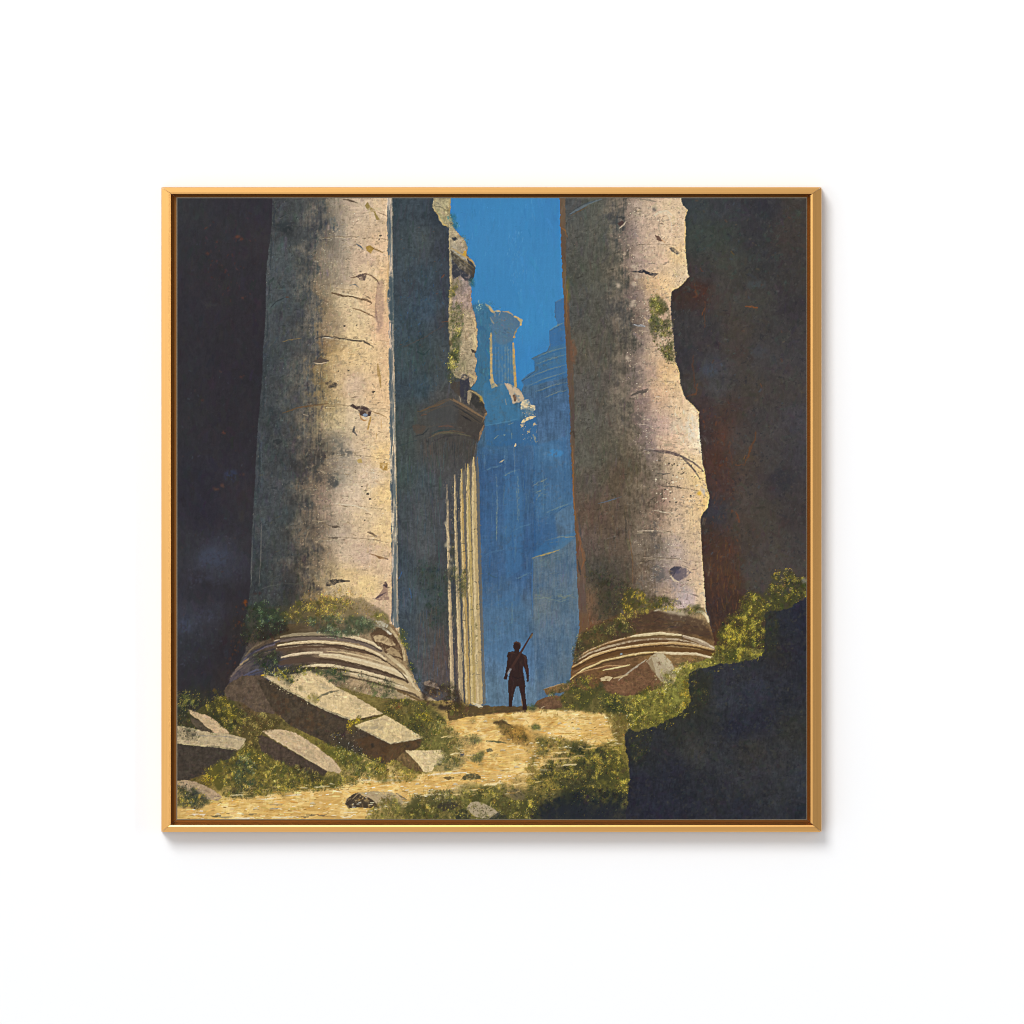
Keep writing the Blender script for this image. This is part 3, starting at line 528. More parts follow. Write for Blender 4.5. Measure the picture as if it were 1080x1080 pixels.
fall = .70 + .30 * sm(-4, 34, GX - xt + 5 * NM)
fill(colL, shade); desat(colL, .45, (1.0, .98, .97))
fill(colL * mlit, np.clip(lit * np.array([1.1, 1.07, 1.03], np.float32) * fall[..., None], 0, 1))
# half-lit edge band keeps torn, mottled paint
mS = colL * (1 - mlit); mL = colL * mlit
strokes(mS, 1700, 12, 3.4, UP, .35, .06, .012, .6, .75)
strokes(mS, 350, 7, 1.4, UP, .3, .13, .016, .45, .8)
strokes(mL, 1900, 8, 3.0, lambda x, y: .15 + (x - 375) * .008 if rng.random() < .55 else UP, .45, .05, .013, .6, .7)
dabs(poly([(322, 375), (345, 375), (345, 640), (318, 640)], 4), 420, ['#b39c78', '#8f7c62', '#4d4a46', '#3c3d3e', '#c4ab82', '#6f6250'], (.7, 2.2), 1.6, UP, .6, .5, .5)
dabs(poly([(330, 240), (350, 240), (347, 370), (326, 370)], 4), 200, ['#b5a387', '#8c826f', '#464c4e', '#c7b592'], (.6, 1.8), 1.6, UP, .6, .5, .5)
desat(mL, .16, (1.01, 1.01, 1.03)); scumble(mL, .05, .45); fill(mS * sm(-34, 2, GX - xt + 8 * NM) * np.clip(.72 + .32 * NV + .3 * NF1 + .3 * NM, 0, 1), '#928470', .58); scumble(mS, .07, .7)
nicks(mL, 130, ['#7a6650', '#5f5040', '#8d765a', '#6d655a'], ['#ead9b4', '#e0cba0'], (1.5, 6), .12); nicks(mS, 60, ['#2f3436', '#2a2d30', '#54503f'], ['#5f6664', '#6b6a5e'], (2, 7), -.2, .6)
dabs(mL, 700, ['#8d7d66', '#a3907a', '#e0c9a0', '#cdb08a', '#b99a84', '#d9be90', '#9c9484'], (.6, 2.6), 1.8, .1, .7, .45, .6, True)
dabs(mL, 420, ['#6b5d4c', '#5c5146', '#7d6c58', '#857a6a'], (.5, 1.3), 1.9, .15, .5, .8, .2, True); dabs(mL, 420, ['#f0e0bb', '#ead4a8', '#efe2c6', '#e6c993'], (.5, 1.2), 2.0, .15, .5, .8, .2, True)
dabs(mS, 260, ['#2c3134', '#333838', '#6d736f', '#7a776a', '#5d6a6e'], (.5, 1.4), 2.2, UP, .5, .65, .3, True)
strokes(poly([(326, 212), (350, 212), (350, 640), (318, 640)], 3), 240, 9, 2.2, UP, .25, .12, .015, .6, .6, None, False, 7.)
# pits, flecks, stains on the sunlit stone
speckle(mL, 2.0, .66, '#6f6250', .4, 31); speckle(mL, 1.8, .66, '#e6d3ab', .45, 32, 1.6, .8); speckle(mL, 3.2, .68, '#8d7b62', .4, 33, 1.8, .8)
speckle(mL * sm(362, 348, GX), 3.0, .25, '#77705f', .5, 34, .7, 1.5); speckle(mL * sm(378, 350, GX), 7, .55, '#6d6858', .45, 35)
speckle(mL * sm(250, 275, GY) * sm(300, 270, GY), 1.8, .42, '#7b6a56', .5, 36)
speckle(mL * sm(380, 390, GX), 4, .5, '#d9b98a', .4, 37, .6, 2); speckle(mS, 2.2, .6, '#59625f', .5, 38, .8, 1.4); speckle(mS, 2.4, .62, '#2c3236', .5, 39, .8, 1.4)
speckle(mL * sm(470, 500, GY), 3, .55, '#b08f7a', .35, 40)
for x, y, rx, ry, c, o in ((353, 239, 4, 5, '#454f55', .75), (350, 233, 4, 3, '#5d6463', .5), (356, 470, 7, 10, '#6f6b60', .5), (363, 478, 8, 5, '#625f58', .6), (352, 509, 6, 6, '#4f504e', .7), (351, 500, 7, 3, '#6b675d', .5),
                          (360, 252, 4, 16, '#8b7c6d', .4), (350, 270, 5, 16, '#87796c', .4), (351, 406, 7, 4, '#665a4c', .6), (348, 508, 5, 9, '#61594f', .4), (337, 500, 5, 9, '#3f3f40', .4), (345, 468, 4, 12, '#6e6555', .4), (336, 486, 5, 5, '#444341', .5), (352, 312, 5, 6, '#9b8a6a', .4), (349, 333, 6, 8, '#9a8567', .4)):
    disc(x, y, rx, ry, c, o, 1.3, 2.4)
strokes(poly([(336, 210), (362, 210), (362, 300), (334, 300)], 3) * mL, 160, 12, 1.6, UP, .12, .1, .012, .55, .8)
# right rim of the column
rim = poly([(408, 209), (414, 209), (415, 300), (416.5, 400), (418, 500), (419.5, 600), (420.5, 662), (414, 662), (412.5, 560), (411, 450), (410, 330)], .8, .4)
fill(rim * sm(-1, .4, NV + .35 * N1), '#53656b', .85)
strokes(rim, 170, 14, 1.6, UP, .05, .1, .02, .7, .6, ['#a98d66', '#7d786b', '#4d6169', '#5a6a6c', '#41545f', '#8c8269'])
line([(413.2, 209), (413.6, 250), (414.3, 330), (415.8, 400), (417.2, 470), (418.5, 560), (419.6, 655)], 1.1, '#a39373', .6, .5, False)
blob([(410, 292), (413, 285), (415, 300), (415.5, 330), (413, 340), (409, 322), (408, 305)], '#3e5560', .85, .8, .6)
blob([(409, 330), (415, 333), (415.5, 342), (411, 340)], '#41595c', .8, .6)
line([(412, 380), (412.5, 440), (413.5, 470)], 2.2, '#566468', .7, .6); line([(413, 495), (414.3, 540)], 2.6, '#43545f', .8, .6); line([(415.5, 560), (416.5, 610), (418, 650)], 1.8, '#6e7b77', .7, .5)
line([(414, 610), (414.5, 640), (413, 655)], 2.4, '#4b5660', .8, .6)
desat(rim, .38)
line([(410, 270), (409, 300), (407, 318)], 2.4, '#d9b27e', .7, .8)
blob([(398, 299), (402, 296), (405, 305), (405, 325), (403, 345), (398, 352), (396, 335)], '#a28476', .5, 2.2, 1.4)
line([(405, 318), (409, 330), (408, 344)], 2, '#d2b48b', .7, .8); line([(398, 302), (396, 325), (399, 345)], 1.4, '#7e6259', .5, .8)
# joints between the drums
for y0_, dy in ((250, 2.5), (357, 2.6), (428, 3), (480, 3.5), (533, 3.8), (567, 4)):
    xs_ = np.linspace(338, 410, 12); ys_ = y0_ + dy * ((xs_ - 362) / 40) ** 2 + rng.normal(0, .35, 12); w_ = np.clip(rng.normal(.9, .45, 12), .2, 2)
    line(np.stack([xs_, ys_], 1), w_, '#7a6750', .5, .9, False, 1.0); line(np.stack([xs_, ys_ + 1.1], 1), w_ * .8, '#e6d4ac', .32, .9, False, 1.1)
# cracks and chips (left column)
D1, D2 = '#4f4134', '#6d5640'
line([(362, 210.5), (370, 212), (377, 214.5)], 2, D1, .8); line([(398, 224), (404, 226.5), (409, 229)], 1, D2, .7)
blob([(384, 217), (388, 213), (391, 219), (395, 221), (398, 228), (401, 232), (397, 232), (394, 224), (388, 222)], '#937f48', .85, .5)
line([(376, 257.5), (380, 260), (383, 263)], 1.5, '#53616a', .9, .3); blob([(386, 261), (390, 259), (395, 262), (391, 268), (387, 265)], '#a5843d', .9, .4)
line([(391, 261), (398, 264), (404, 266.5)], 1.6, '#86683f', .8)
line([(370, 293), (378, 292), (385, 289), (392, 291), (398, 296), (400, 300)], 1.5, '#6b513f', .8); blob([(376, 291), (381, 289), (387, 290), (385, 296), (380, 296)], '#67564d', .9, .5)
line([(369, 301), (375, 300), (379, 304)], 1.1, '#566068', .7); line([(352, 304), (366, 306), (377, 305)], .8, '#a48a64', .6)
line([(350, 309), (357, 311), (362, 312.5), (372, 313), (380, 315.5), (387, 317), (392, 320)], [1, 2, 1.6, 1.3, 1.2, 2.2, 1.4], '#57422f', .9, .6); line([(385, 312), (389, 314), (391, 316)], 1.3, D2, .8)
line([(352, 308), (366, 310.5), (380, 313.5)], .7, '#e6d5b0', .6)
line([(372, 325), (379, 327), (386, 330), (396, 335)], 1.2, '#76593d', .85); line([(374, 324), (386, 328)], .7, '#e4d2ad', .6)
line([(352, 355), (358, 357), (366, 358), (376, 359.5), (384, 360), (389, 363), (394, 366)], [1, 1.6, 1, 1.6, 1.8, 1.2, .8], '#4f463c', .9, .6); line([(366, 357), (380, 358.6)], .6, '#e7d6b4', .6)
line([(333, 357.5), (338, 355.5), (346, 355), (354, 357)], 1.3, '#3e3a38', .85); line([(340, 356.5), (346, 356), (352, 357)], 1, '#e0d4bc', .8)
line([(298, 360.5), (306, 358.5), (318, 357)], 1.1, '#86714a', .75, .6)
blob([(330, 381), (338, 377), (348, 380), (345, 383), (338, 384), (331, 383)], '#4d4440', .75, .6); line([(331, 383), (338, 383.5), (346, 382)], 1.2, '#d8c2a0', .8)
blob([(343, 404), (350, 402), (356, 404), (354, 408), (347, 409)], '#54493f', .75, .7); line([(345, 413), (351, 411)], 1, '#6a5846', .7)
line([(298, 436), (306, 433), (314, 430), (322, 428.5), (332, 427.5), (346, 426)], [.8, 1.2, 1.6, 1.4, 1.3, 1], '#6b5238', .8, .6); line([(330, 426.7), (346, 425)], 1, '#3f372f', .7)
line([(320, 437), (325, 438.5)], 1.5, '#b7a48a', .8); blob([(288, 464), (294, 463), (298, 466), (293, 469), (288, 467)], '#2e3234', .7, .6)
blob([(368, 428), (372, 426), (376, 429), (382, 427.5), (388, 430), (392, 434), (391, 438.5), (386, 440), (380, 438), (378, 433)], '#4a3c38', .95, .4)
line([(379, 436), (381, 441), (384, 443.5), (387, 443)], 1.4, '#b18350', .9, .3); disc(385.5, 438, 2.4, 1.7, '#8c97a6', .9, .4, .4); line([(383, 441.5), (388, 440.5)], .9, '#e6ded0', .8, .2)
line([(391, 440), (389.5, 447), (388, 453)], [1.6, 2, 1], '#b28d4e', .8); line([(392, 434), (399, 436), (408, 440)], 1, '#8b6c44', .8); line([(350, 427), (360, 427), (367, 428)], .9, '#8f7a5a', .7)
line([(374, 450), (373, 455), (376, 458.5)], [1.4, 2.2, 1.4], '#4b4a49', .85); line([(397, 457), (397.5, 463)], 1.8, '#b18f55', .7); line([(402, 443), (403, 452)], 1.6, '#c69c5c', .6)
blob([(376, 485), (381, 483), (383, 488), (378, 488)], '#b69a52', .7, .5); blob([(400.5, 488), (409, 488), (409, 496), (404, 496), (401, 493)], '#a37c3b', .85, .5)
for q in range(34):
    x = rng.uniform(376, 402); y = rng.uniform(486, 512); line([(x, y), (x + rng.uniform(3, 8), y + rng.uniform(1, 5))], .7, '#e9ddc4' if q % 3 else '#8f7656', .6, .8)
for q in range(30):
    x = rng.uniform(350, 395); y = rng.uniform(560, 604); line([(x, y), (x + rng.uniform(2, 6), y - rng.uniform(-2, 3))], .7, '#e3d3ba' if q % 2 else '#a2806c', .5, .8)
for x, y, r in ((382, 513, 1.2), (388, 521, 1.4), (390, 526, 1.3), (386, 517, 1), (394, 413, 1.6), (351, 408, 1.6), (368, 391, 1), (385, 549, 1), (399, 425, .9), (405, 487, 1), (357, 391, 1), (363, 344, 1.2), (376, 343, .9), (401, 249, 1.3), (400, 253, .9)): disc(x, y, r, r * .8, '#4d463e', .85, .3, .5)
line([(352, 531), (362, 532), (374, 533), (384, 536), (390, 540)], 1, '#e4d6ba', .75); line([(358, 533), (376, 535)], .7, '#8b7358', .6)
line([(398.5, 384), (399.5, 394), (401, 400), (402, 408)], [1.2, 3.2, 2.4, 1], '#a5854f', .75); line([(394, 412), (400, 414)], 1, '#7a6246', .7); line([(368, 374), (378, 375)], 1, '#a27e42', .6); line([(370, 371), (380, 373)], .8, '#e6d2a2', .6)
blob([(350, 554), (356, 554), (359, 556), (353, 557), (350, 556.5)], '#63564a', .85, .4); line([(388, 561), (393, 563), (397, 566)], [1, 2.4, 1], '#5d4a3a', .85); line([(392, 569), (399, 564)], 1, '#eadcc0', .7)
blob([(350, 566), (357, 566), (357, 568), (350, 568)], '#6a5d50', .7, .4); line([(360, 569), (367, 568)], 1.2, '#77685a', .7)
line([(390, 584), (397, 586), (401, 588), (408, 589)], [.8, 1.2, 2.6, 1.2], '#84603c', .8); line([(405, 588), (409, 590)], 1.5, '#5a5560', .7)
line([(330, 549), (338, 550), (345, 549)], 1.1, '#c4b08e', .7); line([(344, 553), (354, 556), (358, 555)], 1.2, '#5c5044', .7); line([(346, 566), (356, 568)], 1.5, '#5a4e42', .7)
blob([(343, 617), (347, 611), (352, 610.5), (360, 611), (369, 612), (369, 613.5), (359, 614), (352, 617), (346, 618)], '#423c36', .9, .5); line([(352, 619), (362, 615.5), (370, 614.5)], .9, '#e1cf9d', .6)
blob([(405, 613), (409, 617), (409, 624), (411, 632), (400, 633), (395.5, 632), (400, 627), (404, 621)], '#927567', .75, .5); blob([(404, 617), (407, 613), (409, 617), (408, 620)], '#4c3d3f', .9, .3); line([(396, 631), (401, 628), (407, 625)], 2, '#57474a', .8)
blob([(350, 645), (409, 640), (412, 648), (409, 655), (380, 652)], '#c0a684', .5, 1.5, 1)
line([(300, 615), (312, 616), (324, 612)], 1, '#57584e', .6); line([(276, 621), (284, 618), (296, 616)], 1, '#62645c', .6); disc(272, 625, 4, 1.5, '#3d2b2a', .7, .8)
line([(266.5, 570), (265.5, 600), (265, 620)], 1.1, '#77756f', .55, .3); line([(276, 552), (275.5, 580), (273.5, 618)], 1.2, '#76726a', .6, .3); line([(269, 548), (268, 575)], 1.6, '#2f363e', .6)
blob([(283, 321), (290, 318), (300, 313), (304, 313), (296, 320), (287, 325)], '#4d595e', .5, .8, .6); line([(286, 324), (292, 318), (302, 313.5)], 1.2, '#2e3334', .7)
disc(303, 314, 1.6, 1, '#553d31', .7, .4); line([(291, 222), (289, 232), (290, 240)], 2.4, '#2e343c', .6, 1.2); line([(284, 300), (286, 296), (289, 293)], 2.2, '#2f3c37', .6, 1)
disc(300, 240, 9, 6, '#31373a', .6, 2.5, 3); disc(305, 243, 5, 4, '#2c3032', .5, 1.5, 2)
for y0, y1 in ((250, 285), (296, 318), (330, 360), (395, 440), (460, 520)):
    x = float(np.interp((y0 + y1) / 2, [209, 290, 370, 450, 530, 620], [287, 281, 278, 272.5, 268, 264]))
    line([(x + 3, y0), (x + 4, (y0 + y1) / 2), (x + 2, y1)], 1.7, '#2e363c', .55, 1.2); line([(x + 6, y0 + 4), (x + 6, y1)], 1.4, '#54616a', .4, 1)

# ---- big right column
colR = poly([(590, 200), (590, 209), (591.5, 250), (593, 290), (594.5, 325), (597, 360), (597.5, 385), (600, 420), (602, 452), (601.5, 462), (603, 500), (605.5, 530), (607, 570), (608.5, 610), (610, 640), (612, 655), (610, 672), (606, 685), (604, 700), (640, 720), (700, 700), (745, 660), (744, 640), (742, 610), (740, 580), (739, 562), (738, 548), (741, 541), (746, 535),
             (748, 524), (746, 517), (744.5, 508), (743, 500), (741, 490), (739.5, 475), (737, 452), (737, 434), (731, 428), (723, 421), (720, 413), (717, 404), (716, 392), (712, 381), (711, 365), (708, 340), (707, 318), (708, 308), (714, 304), (721, 299), (727, 292), (725, 288), (722.5, 262), (723, 240), (722, 232), (725, 221), (720, 217), (718, 209), (718, 200)], .55, .3)
shR = field([(600, 215, '#494c4e'), (625, 215, '#555852'), (645, 215, '#4f4e4b'), (605, 250, '#4e4f4c'), (630, 240, '#50524c'), (648, 235, '#434547'), (605, 290, '#484a46'), (625, 290, '#50514a'), (645, 285, '#4d4c46'), (605, 330, '#4c4d4b'), (630, 335, '#4f4e48'), (650, 330, '#484747'), (612, 370, '#545149'), (635, 370, '#4e4c46'), (655, 370, '#4b4843'),
             (612, 410, '#54524f'), (640, 405, '#54504b'), (660, 400, '#4c4843'), (620, 440, '#565550'), (645, 440, '#534f48'), (615, 480, '#55544d'), (640, 470, '#57544a'), (662, 470, '#544d43'), (620, 510, '#544e47'), (650, 505, '#564c40'), (668, 500, '#574f42'), (615, 540, '#5a4c42'), (640, 545, '#5a4d42'), (665, 540, '#574d42'), (620, 575, '#5a4f49'), (650, 575, '#5c5046'),
             (675, 570, '#5f554b'), (625, 600, '#484640'), (650, 600, '#4e4840'), (675, 610, '#5e5044'), (620, 635, '#6a5544'), (640, 635, '#443f34'), (665, 630, '#4a4432'), (612, 660, '#704e36'), (635, 670, '#54483a')])
litR = field([(668, 215, '#a49583'), (685, 215, '#b8a58a'), (705, 220, '#c6b290'), (665, 245, '#8f8176'), (680, 245, '#b39f87'), (705, 245, '#c2ad8e'), (715, 270, '#cdb486'), (672, 280, '#a08f80'), (690, 275, '#b9a489'), (668, 310, '#897b70'), (685, 300, '#bda27a'), (700, 300, '#ceb386'), (675, 335, '#7f7265'), (690, 330, '#b79d82'), (715, 290, '#c3b08e'),
              (672, 365, '#8d7f74'), (688, 370, '#b9a283'), (668, 395, '#857970'), (682, 390, '#a18c79'), (700, 390, '#c4a679'), (676, 420, '#917f74'), (692, 415, '#bfa281'), (708, 400, '#c9b084'), (715, 430, '#c8b18c'), (730, 436, '#d9c6a0'), (680, 450, '#877870'), (695, 448, '#ad9685'), (715, 460, '#cbb291'), (732, 465, '#ddccab'), (684, 475, '#8b7d74'),
              (700, 470, '#baa084'), (690, 500, '#8b7f6d'), (705, 490, '#b2a080'), (725, 490, '#cbb48a'), (738, 500, '#d5bc84'), (694, 525, '#8e7767'), (710, 525, '#b19c80'), (730, 525, '#c9b18a'), (742, 528, '#d9ba78'), (690, 545, '#9a8570'), (712, 548, '#b8a487'), (730, 548, '#c4ad84'), (695, 580, '#82786a'), (712, 580, '#a8998a'), (730, 575, '#bba684'), (695, 605, '#867a70'), (712, 610, '#94877f'), (728, 605, '#bba587'),
              (738, 620, '#cbb48c'), (700, 625, '#b09a80'), (722, 630, '#aa9c98'), (740, 640, '#c9b28a')])
xr = interp(GY, [209, 232, 250, 270, 300, 320, 345, 365, 385, 410, 430, 450, 470, 490, 510, 530, 550, 580, 610, 630, 650], [656, 654, 654, 657, 661, 659, 667, 665, 662, 664, 666, 668, 674, 684, 683, 684, 684, 684, 688, 690, 690])
wr = interp(GY, [209, 300, 400, 480, 560, 640], [8, 10, 10, 16, 20, 17])
tr = (GX - xr) / wr + .48 * NM + .45 * N2 + .3 * NV + .25 * NF2
mlr = sm(-.75, .7, tr)
fill(colR, np.clip(shR * np.array([1.08, 1.06, 1.03], np.float32), 0, 1)); fill(colR * mlr, np.clip(litR * np.array([1.13, 1.105, 1.12], np.float32) * (.74 + .26 * sm(-4, 26, GX - xr + 4 * NM))[..., None], 0, 1))
rS = colR * (1 - mlr); rL = colR * mlr
strokes(rS, 1700, 14, 3, UP, .22, .06, .012, .6, .75); strokes(rS, 260, 10, 1.2, UP, .15, .13, .02, .4, .8)
strokes(rL, 1500, 8, 2.6, lambda x, y: UP if rng.random() < .6 else .1, .4, .055, .014, .6, .7)
dabs(poly([(652, 225), (672, 225), (680, 420), (694, 560), (692, 640), (672, 640), (672, 480), (656, 400)], 3), 420, ['#b5a58c', '#8d7f70', '#4a4640', '#5c564e', '#c6b594', '#3e3c38'], (.6, 2), 1.6, UP, .7, .5, .5)
speckle(rL, 2, .6, '#6c6052', .5, 51); speckle(rL, 1.8, .64, '#e8d9b6', .45, 52, 1.5, .8); speckle(rL, 3.4, .62, '#86776a', .45, 53); speckle(rL * sm(640, 660, GX) * sm(700, 675, GX), 3, .35, '#6e645c', .45, 54, .8, 1.5)
speckle(rS, 2.2, .6, '#6b675c', .45, 55, .8, 1.6); speckle(rS, 2.4, .6, '#37362f', .45, 56, .8, 1.6); speckle(rL * sm(470, 490, GY) * sm(560, 540, GY), 2, .4, '#6d6353', .5, 57)
scumble(rL, .05, .55); fill(rS * sm(-30, 2, GX - xr + 8 * NM) * np.clip(.72 + .32 * NV + .3 * NF2 + .3 * NM, 0, 1), '#978772', .58); scumble(rS, .07, .75)
nicks(rL, 100, ['#75645a', '#5a4e46', '#8a7566', '#6a6460'], ['#eadbbd', '#dcc8a4'], (1.5, 6), .08); nicks(rS, 50, ['#35332e', '#2e2b28'], ['#6b665c', '#7a6650'], (2, 6), -.3, .6)
dabs(rL, 600, ['#8a7c70', '#a08f80', '#e2d0ac', '#cbb190', '#b39f92', '#d8c198', '#7d7268'], (.6, 2.6), 1.8, 1.3, .7, .45, .6, True)
dabs(rL, 420, ['#62564c', '#574c44', '#786a5c', '#837668'], (.5, 1.3), 1.9, .15, .6, .8, .2, True); dabs(rL, 420, ['#f0e3c4', '#ead6ae', '#efe4ca', '#dcc49a'], (.5, 1.2), 2.0, .15, .6, .8, .2, True)
dabs(rS, 260, ['#34322e', '#3b3730', '#78736a', '#857562', '#6b6a68'], (.5, 1.4), 2.2, UP, .5, .65, .3, True)
# rust-brown left rim
rimR = poly([(590, 209), (596, 209), (597, 290), (601, 340), (604, 380), (606, 430), (606, 500), (610, 560), (617, 600), (618, 640), (622, 660), (611, 672), (610, 640), (607, 570), (603, 500), (601.5, 452), (597, 370), (593, 290)], .7, .4)
fill(rimR, field([(592, 220, '#7a5f45'), (594, 260, '#6b523e'), (596, 300, '#7c6142'), (597, 330, '#735339'), (600, 370, '#6e513c'), (603, 400, '#6f5440'), (604, 440, '#5d4d43'), (604, 480, '#6f5843'), (606, 520, '#6d5442'), (609, 560, '#7b5539'), (612, 590, '#7c5940'), (613, 630, '#6c5347'), (614, 660, '#7b5534')]), .85)
desat(rimR, .28, (.95, .95, .95))
strokes(rimR, 200, 9, 1.5, UP, .1, .12, .025, .6, .6)
blob([(597, 302), (600, 290), (601, 315), (599, 320), (597, 312)], '#6a6636', .65, .6, .6); line([(591, 240), (596, 243), (598, 250)], 1.4, '#8e6238', .7, .8); line([(598, 305), (597, 320), (598, 345)], 1.5, '#95693d', .5, .8)
blob([(600, 359), (605, 358), (608, 372), (606, 385), (602, 380)], '#79533d', .6, 1, .6); line([(604, 470), (604.5, 520), (607, 548)], 1.3, '#a06a36', .6, .6); line([(608, 560), (613, 575), (616, 590), (613, 600)], 2.6, '#8a5d3c', .6, .8)
line([(609, 590), (611, 600), (612, 606)], 2.2, '#3a3a3c', .75, .6); line([(597, 292), (595.5, 305)], 2, '#5b6770', .6); line([(610, 545), (612, 560), (614, 578)], 1.8, '#45454a', .5, .8)
line([(601, 457), (605, 455), (606, 462)], 1.6, '#3c332d', .6)
for y0_, dy in ((258, 2), (344, 2.4), (418, 2.8), (476, 3), (513, 3), (560, 3.2), (588, 3.2)):
    xs_ = np.linspace(672, 736, 12); ys_ = y0_ + dy * ((xs_ - 690) / 40) ** 2 + rng.normal(0, .35, 12); w_ = np.clip(rng.normal(.8, .45, 12), .2, 2); ok = xs_ < np.interp(y0_, [209, 290, 320, 400, 440, 520, 600], [715, 720, 704, 714, 732, 742, 738])
    if ok.sum() > 3: line(np.stack([xs_, ys_], 1)[ok], w_[ok], '#766551', .5, .9, False, 1.0); line(np.stack([xs_, ys_ + 1.1], 1)[ok], w_[ok] * .8, '#e2d2ae', .32, .9, False, 1.1)
# top arc joint, cracks and chips on the right column
line([(601, 226), (611, 220), (622, 214), (634, 210.5)], 2.2, '#6b7b86', .7, .5); line([(602, 228), (612, 222), (620, 218)], 1.1, '#6a5338', .6); line([(606, 221), (615, 216), (628, 211.5)], 1.6, '#3c4348', .6)
line([(670, 210), (684, 211), (692, 213)], 1.6, '#7c7466', .7); disc(640, 228, 9, 4, '#3f4144', .5, 2, 2); disc(690, 222, 2.2, 2.2, '#6b655f', .8, .6)
line([(689, 228), (695, 224), (703, 223), (709, 228)], 2.2, '#d9ccb1', .8, .6); line([(696, 226), (703, 226), (707, 233), (709, 245)], 1.4, '#e2d6bb', .5, .8); line([(696, 229), (694, 240), (697, 250)], 1.5, '#9a8a7a', .6)
blob([(651, 236), (656, 233), (659, 236), (654, 240)], '#4b3a38', .85, .5); line([(653, 241), (658, 237), (660, 234)], 1.5, '#cdbda4', .8)
blob([(690, 248), (694, 249), (699, 254), (697, 255), (692, 253)], '#6b5347', .9, .4); line([(698, 253), (701, 256)], 1.4, '#c0894d', .8); blob([(705, 262), (710, 261), (717, 267), (714, 269), (708, 266)], '#635b54', .9, .4); line([(702, 259), (709, 262), (717, 266)], .9, '#8d7b62', .8)
blob([(666, 286.5), (673, 286), (678, 284), (684, 287), (694, 289), (690, 292), (685, 291), (679, 288), (668, 287.5)], '#2f3037', .95, .3); line([(660, 286), (668, 287)], 1, '#4a4542', .8, .3)
for x, y in ((652, 301), (668, 282), (667, 322), (668, 318), (662, 378), (668, 300), (671, 293)): disc(x, y, 2.4, 2.2, '#c4b29c', .75, .7, 1.4)
blob([(667, 342), (673, 342), (680, 343), (681, 345), (672, 344.5)], '#b6b8ba', .9, .4); line([(664, 341), (672, 342.5), (680, 345)], 1, '#514a48', .8); line([(674, 349), (682, 350)], 1.6, '#c3b297', .7)
line([(666, 417), (672, 414), (678, 413), (682, 411)], [1.4, 2.4, 3.4, 2.4], '#5a524b', .85, .8); line([(692, 418), (695, 419)], 1.2, '#d2ccc4', .8); disc(672, 440, 7, 6, '#625952', .55, 1.6, 3); line([(672, 447), (680, 448), (688, 450)], 1.1, '#cbb9a4', .7)
line([(690, 396), (697, 398)], 1.2, '#7c6a55', .6); line([(690, 402), (700, 403)], 1, '#8c7356', .6); line([(683, 475), (692, 476), (700, 478)], 1.5, '#58524c', .75); line([(683, 473), (690, 474)], 1, '#d3c5ae', .7)
line([(690, 462), (700, 465), (714, 467), (722, 471)], .9, '#9f8a70', .7); disc(704, 469, 7, 1.6, '#a9997f', .6, .6)
line([(690, 475), (700, 476), (709, 478), (716, 480), (724, 484), (733, 489), (741, 497)], [1.2, 2.6, 3, 2.4, 1.8, 1.8, 1.2], '#665753', .9, .6); line([(718, 481), (725, 488), (732, 496), (738, 505)], [1.6, 1.8, 1.6, 1], '#5e544f', .9, .4); line([(718, 479), (730, 485), (741, 494)], .8, '#e4d2a8', .7)
line([(742, 500), (747, 497.5), (743, 497)], 1.8, '#d2b173', .8); line([(693, 499), (700, 500), (706, 499)], 1.2, '#4d4a46', .8); line([(694, 511), (702, 513), (710, 513), (718, 515)], 1.2, '#514940', .75)
for q in range(60):
    x = rng.uniform(690, 735); y = rng.uniform(488, 530); disc(x, y, rng.uniform(.6, 1.3), rng.uniform(.5, 1), '#5a5146' if q % 3 else '#e6d9bb', .75, .3, .6)
line([(690, 538), (700, 540), (712, 541)], 1, '#d9caae', .8); line([(700, 536), (712, 538.5)], .7, '#75654f', .7); line([(672, 560), (684, 559.5), (700, 560)], 1.3, '#cdbba2', .8); line([(678, 561.5), (704, 561.8)], 1.2, '#4b453e', .7); line([(678, 588), (688, 587.5)], 1.3, '#b7a48c', .8)
line([(696, 568), (697, 590)], .9, '#b7aa98', .6); line([(690, 586), (702, 587)], .9, '#b8aa96', .6); line([(658, 537), (660, 552), (660, 575)], 1.4, '#3c3833', .6, .6); line([(663, 560), (667, 590), (667, 615)], 1.2, '#7f5c3e', .5, .6)
line([(631, 531), (642, 528), (655, 524)], 1.1, '#5f6d80', .7, .4); line([(640, 568), (650, 565)], 1, '#7c7c80', .6)
blob([(706, 601), (710, 597), (717, 597), (724, 599), (729, 603), (724, 608), (716, 613), (711, 611), (707, 606)], '#6a6066', .85, .8, .5); blob([(706, 600), (711, 597), (718, 598), (713, 603), (709, 609), (707, 606)], '#43404a', .8, .6, .4); line([(707, 607), (711, 612), (716, 614)], 1.6, '#dcc9a4', .8)
disc(715, 603, 3, 2, '#565161', .7, .8); disc(722, 624, 9, 7, '#a79c96', .5, 2, 2); disc(694, 605, 8, 9, '#5b5957', .5, 2.5, 3); disc(690, 560, 5, 12, '#4e4a46', .45, 2.5, 2)
disc(710, 620, 4, 6, '#8d8380', .5, 1.5, 2); disc(693, 577, 4, 4, '#555251', .5, 1.5, 2); disc(681, 604, 3, 2.5, '#b5a48c', .8, .8, 1); disc(675, 614, 6, 8, '#6f675f', .5, 2, 2)
disc(737, 520, 2.2, 2.4, '#dcae3c', .8, .8); blob([(738, 512), (743, 516), (744, 524), (740, 520)], '#b9b5b2', .6, .5)
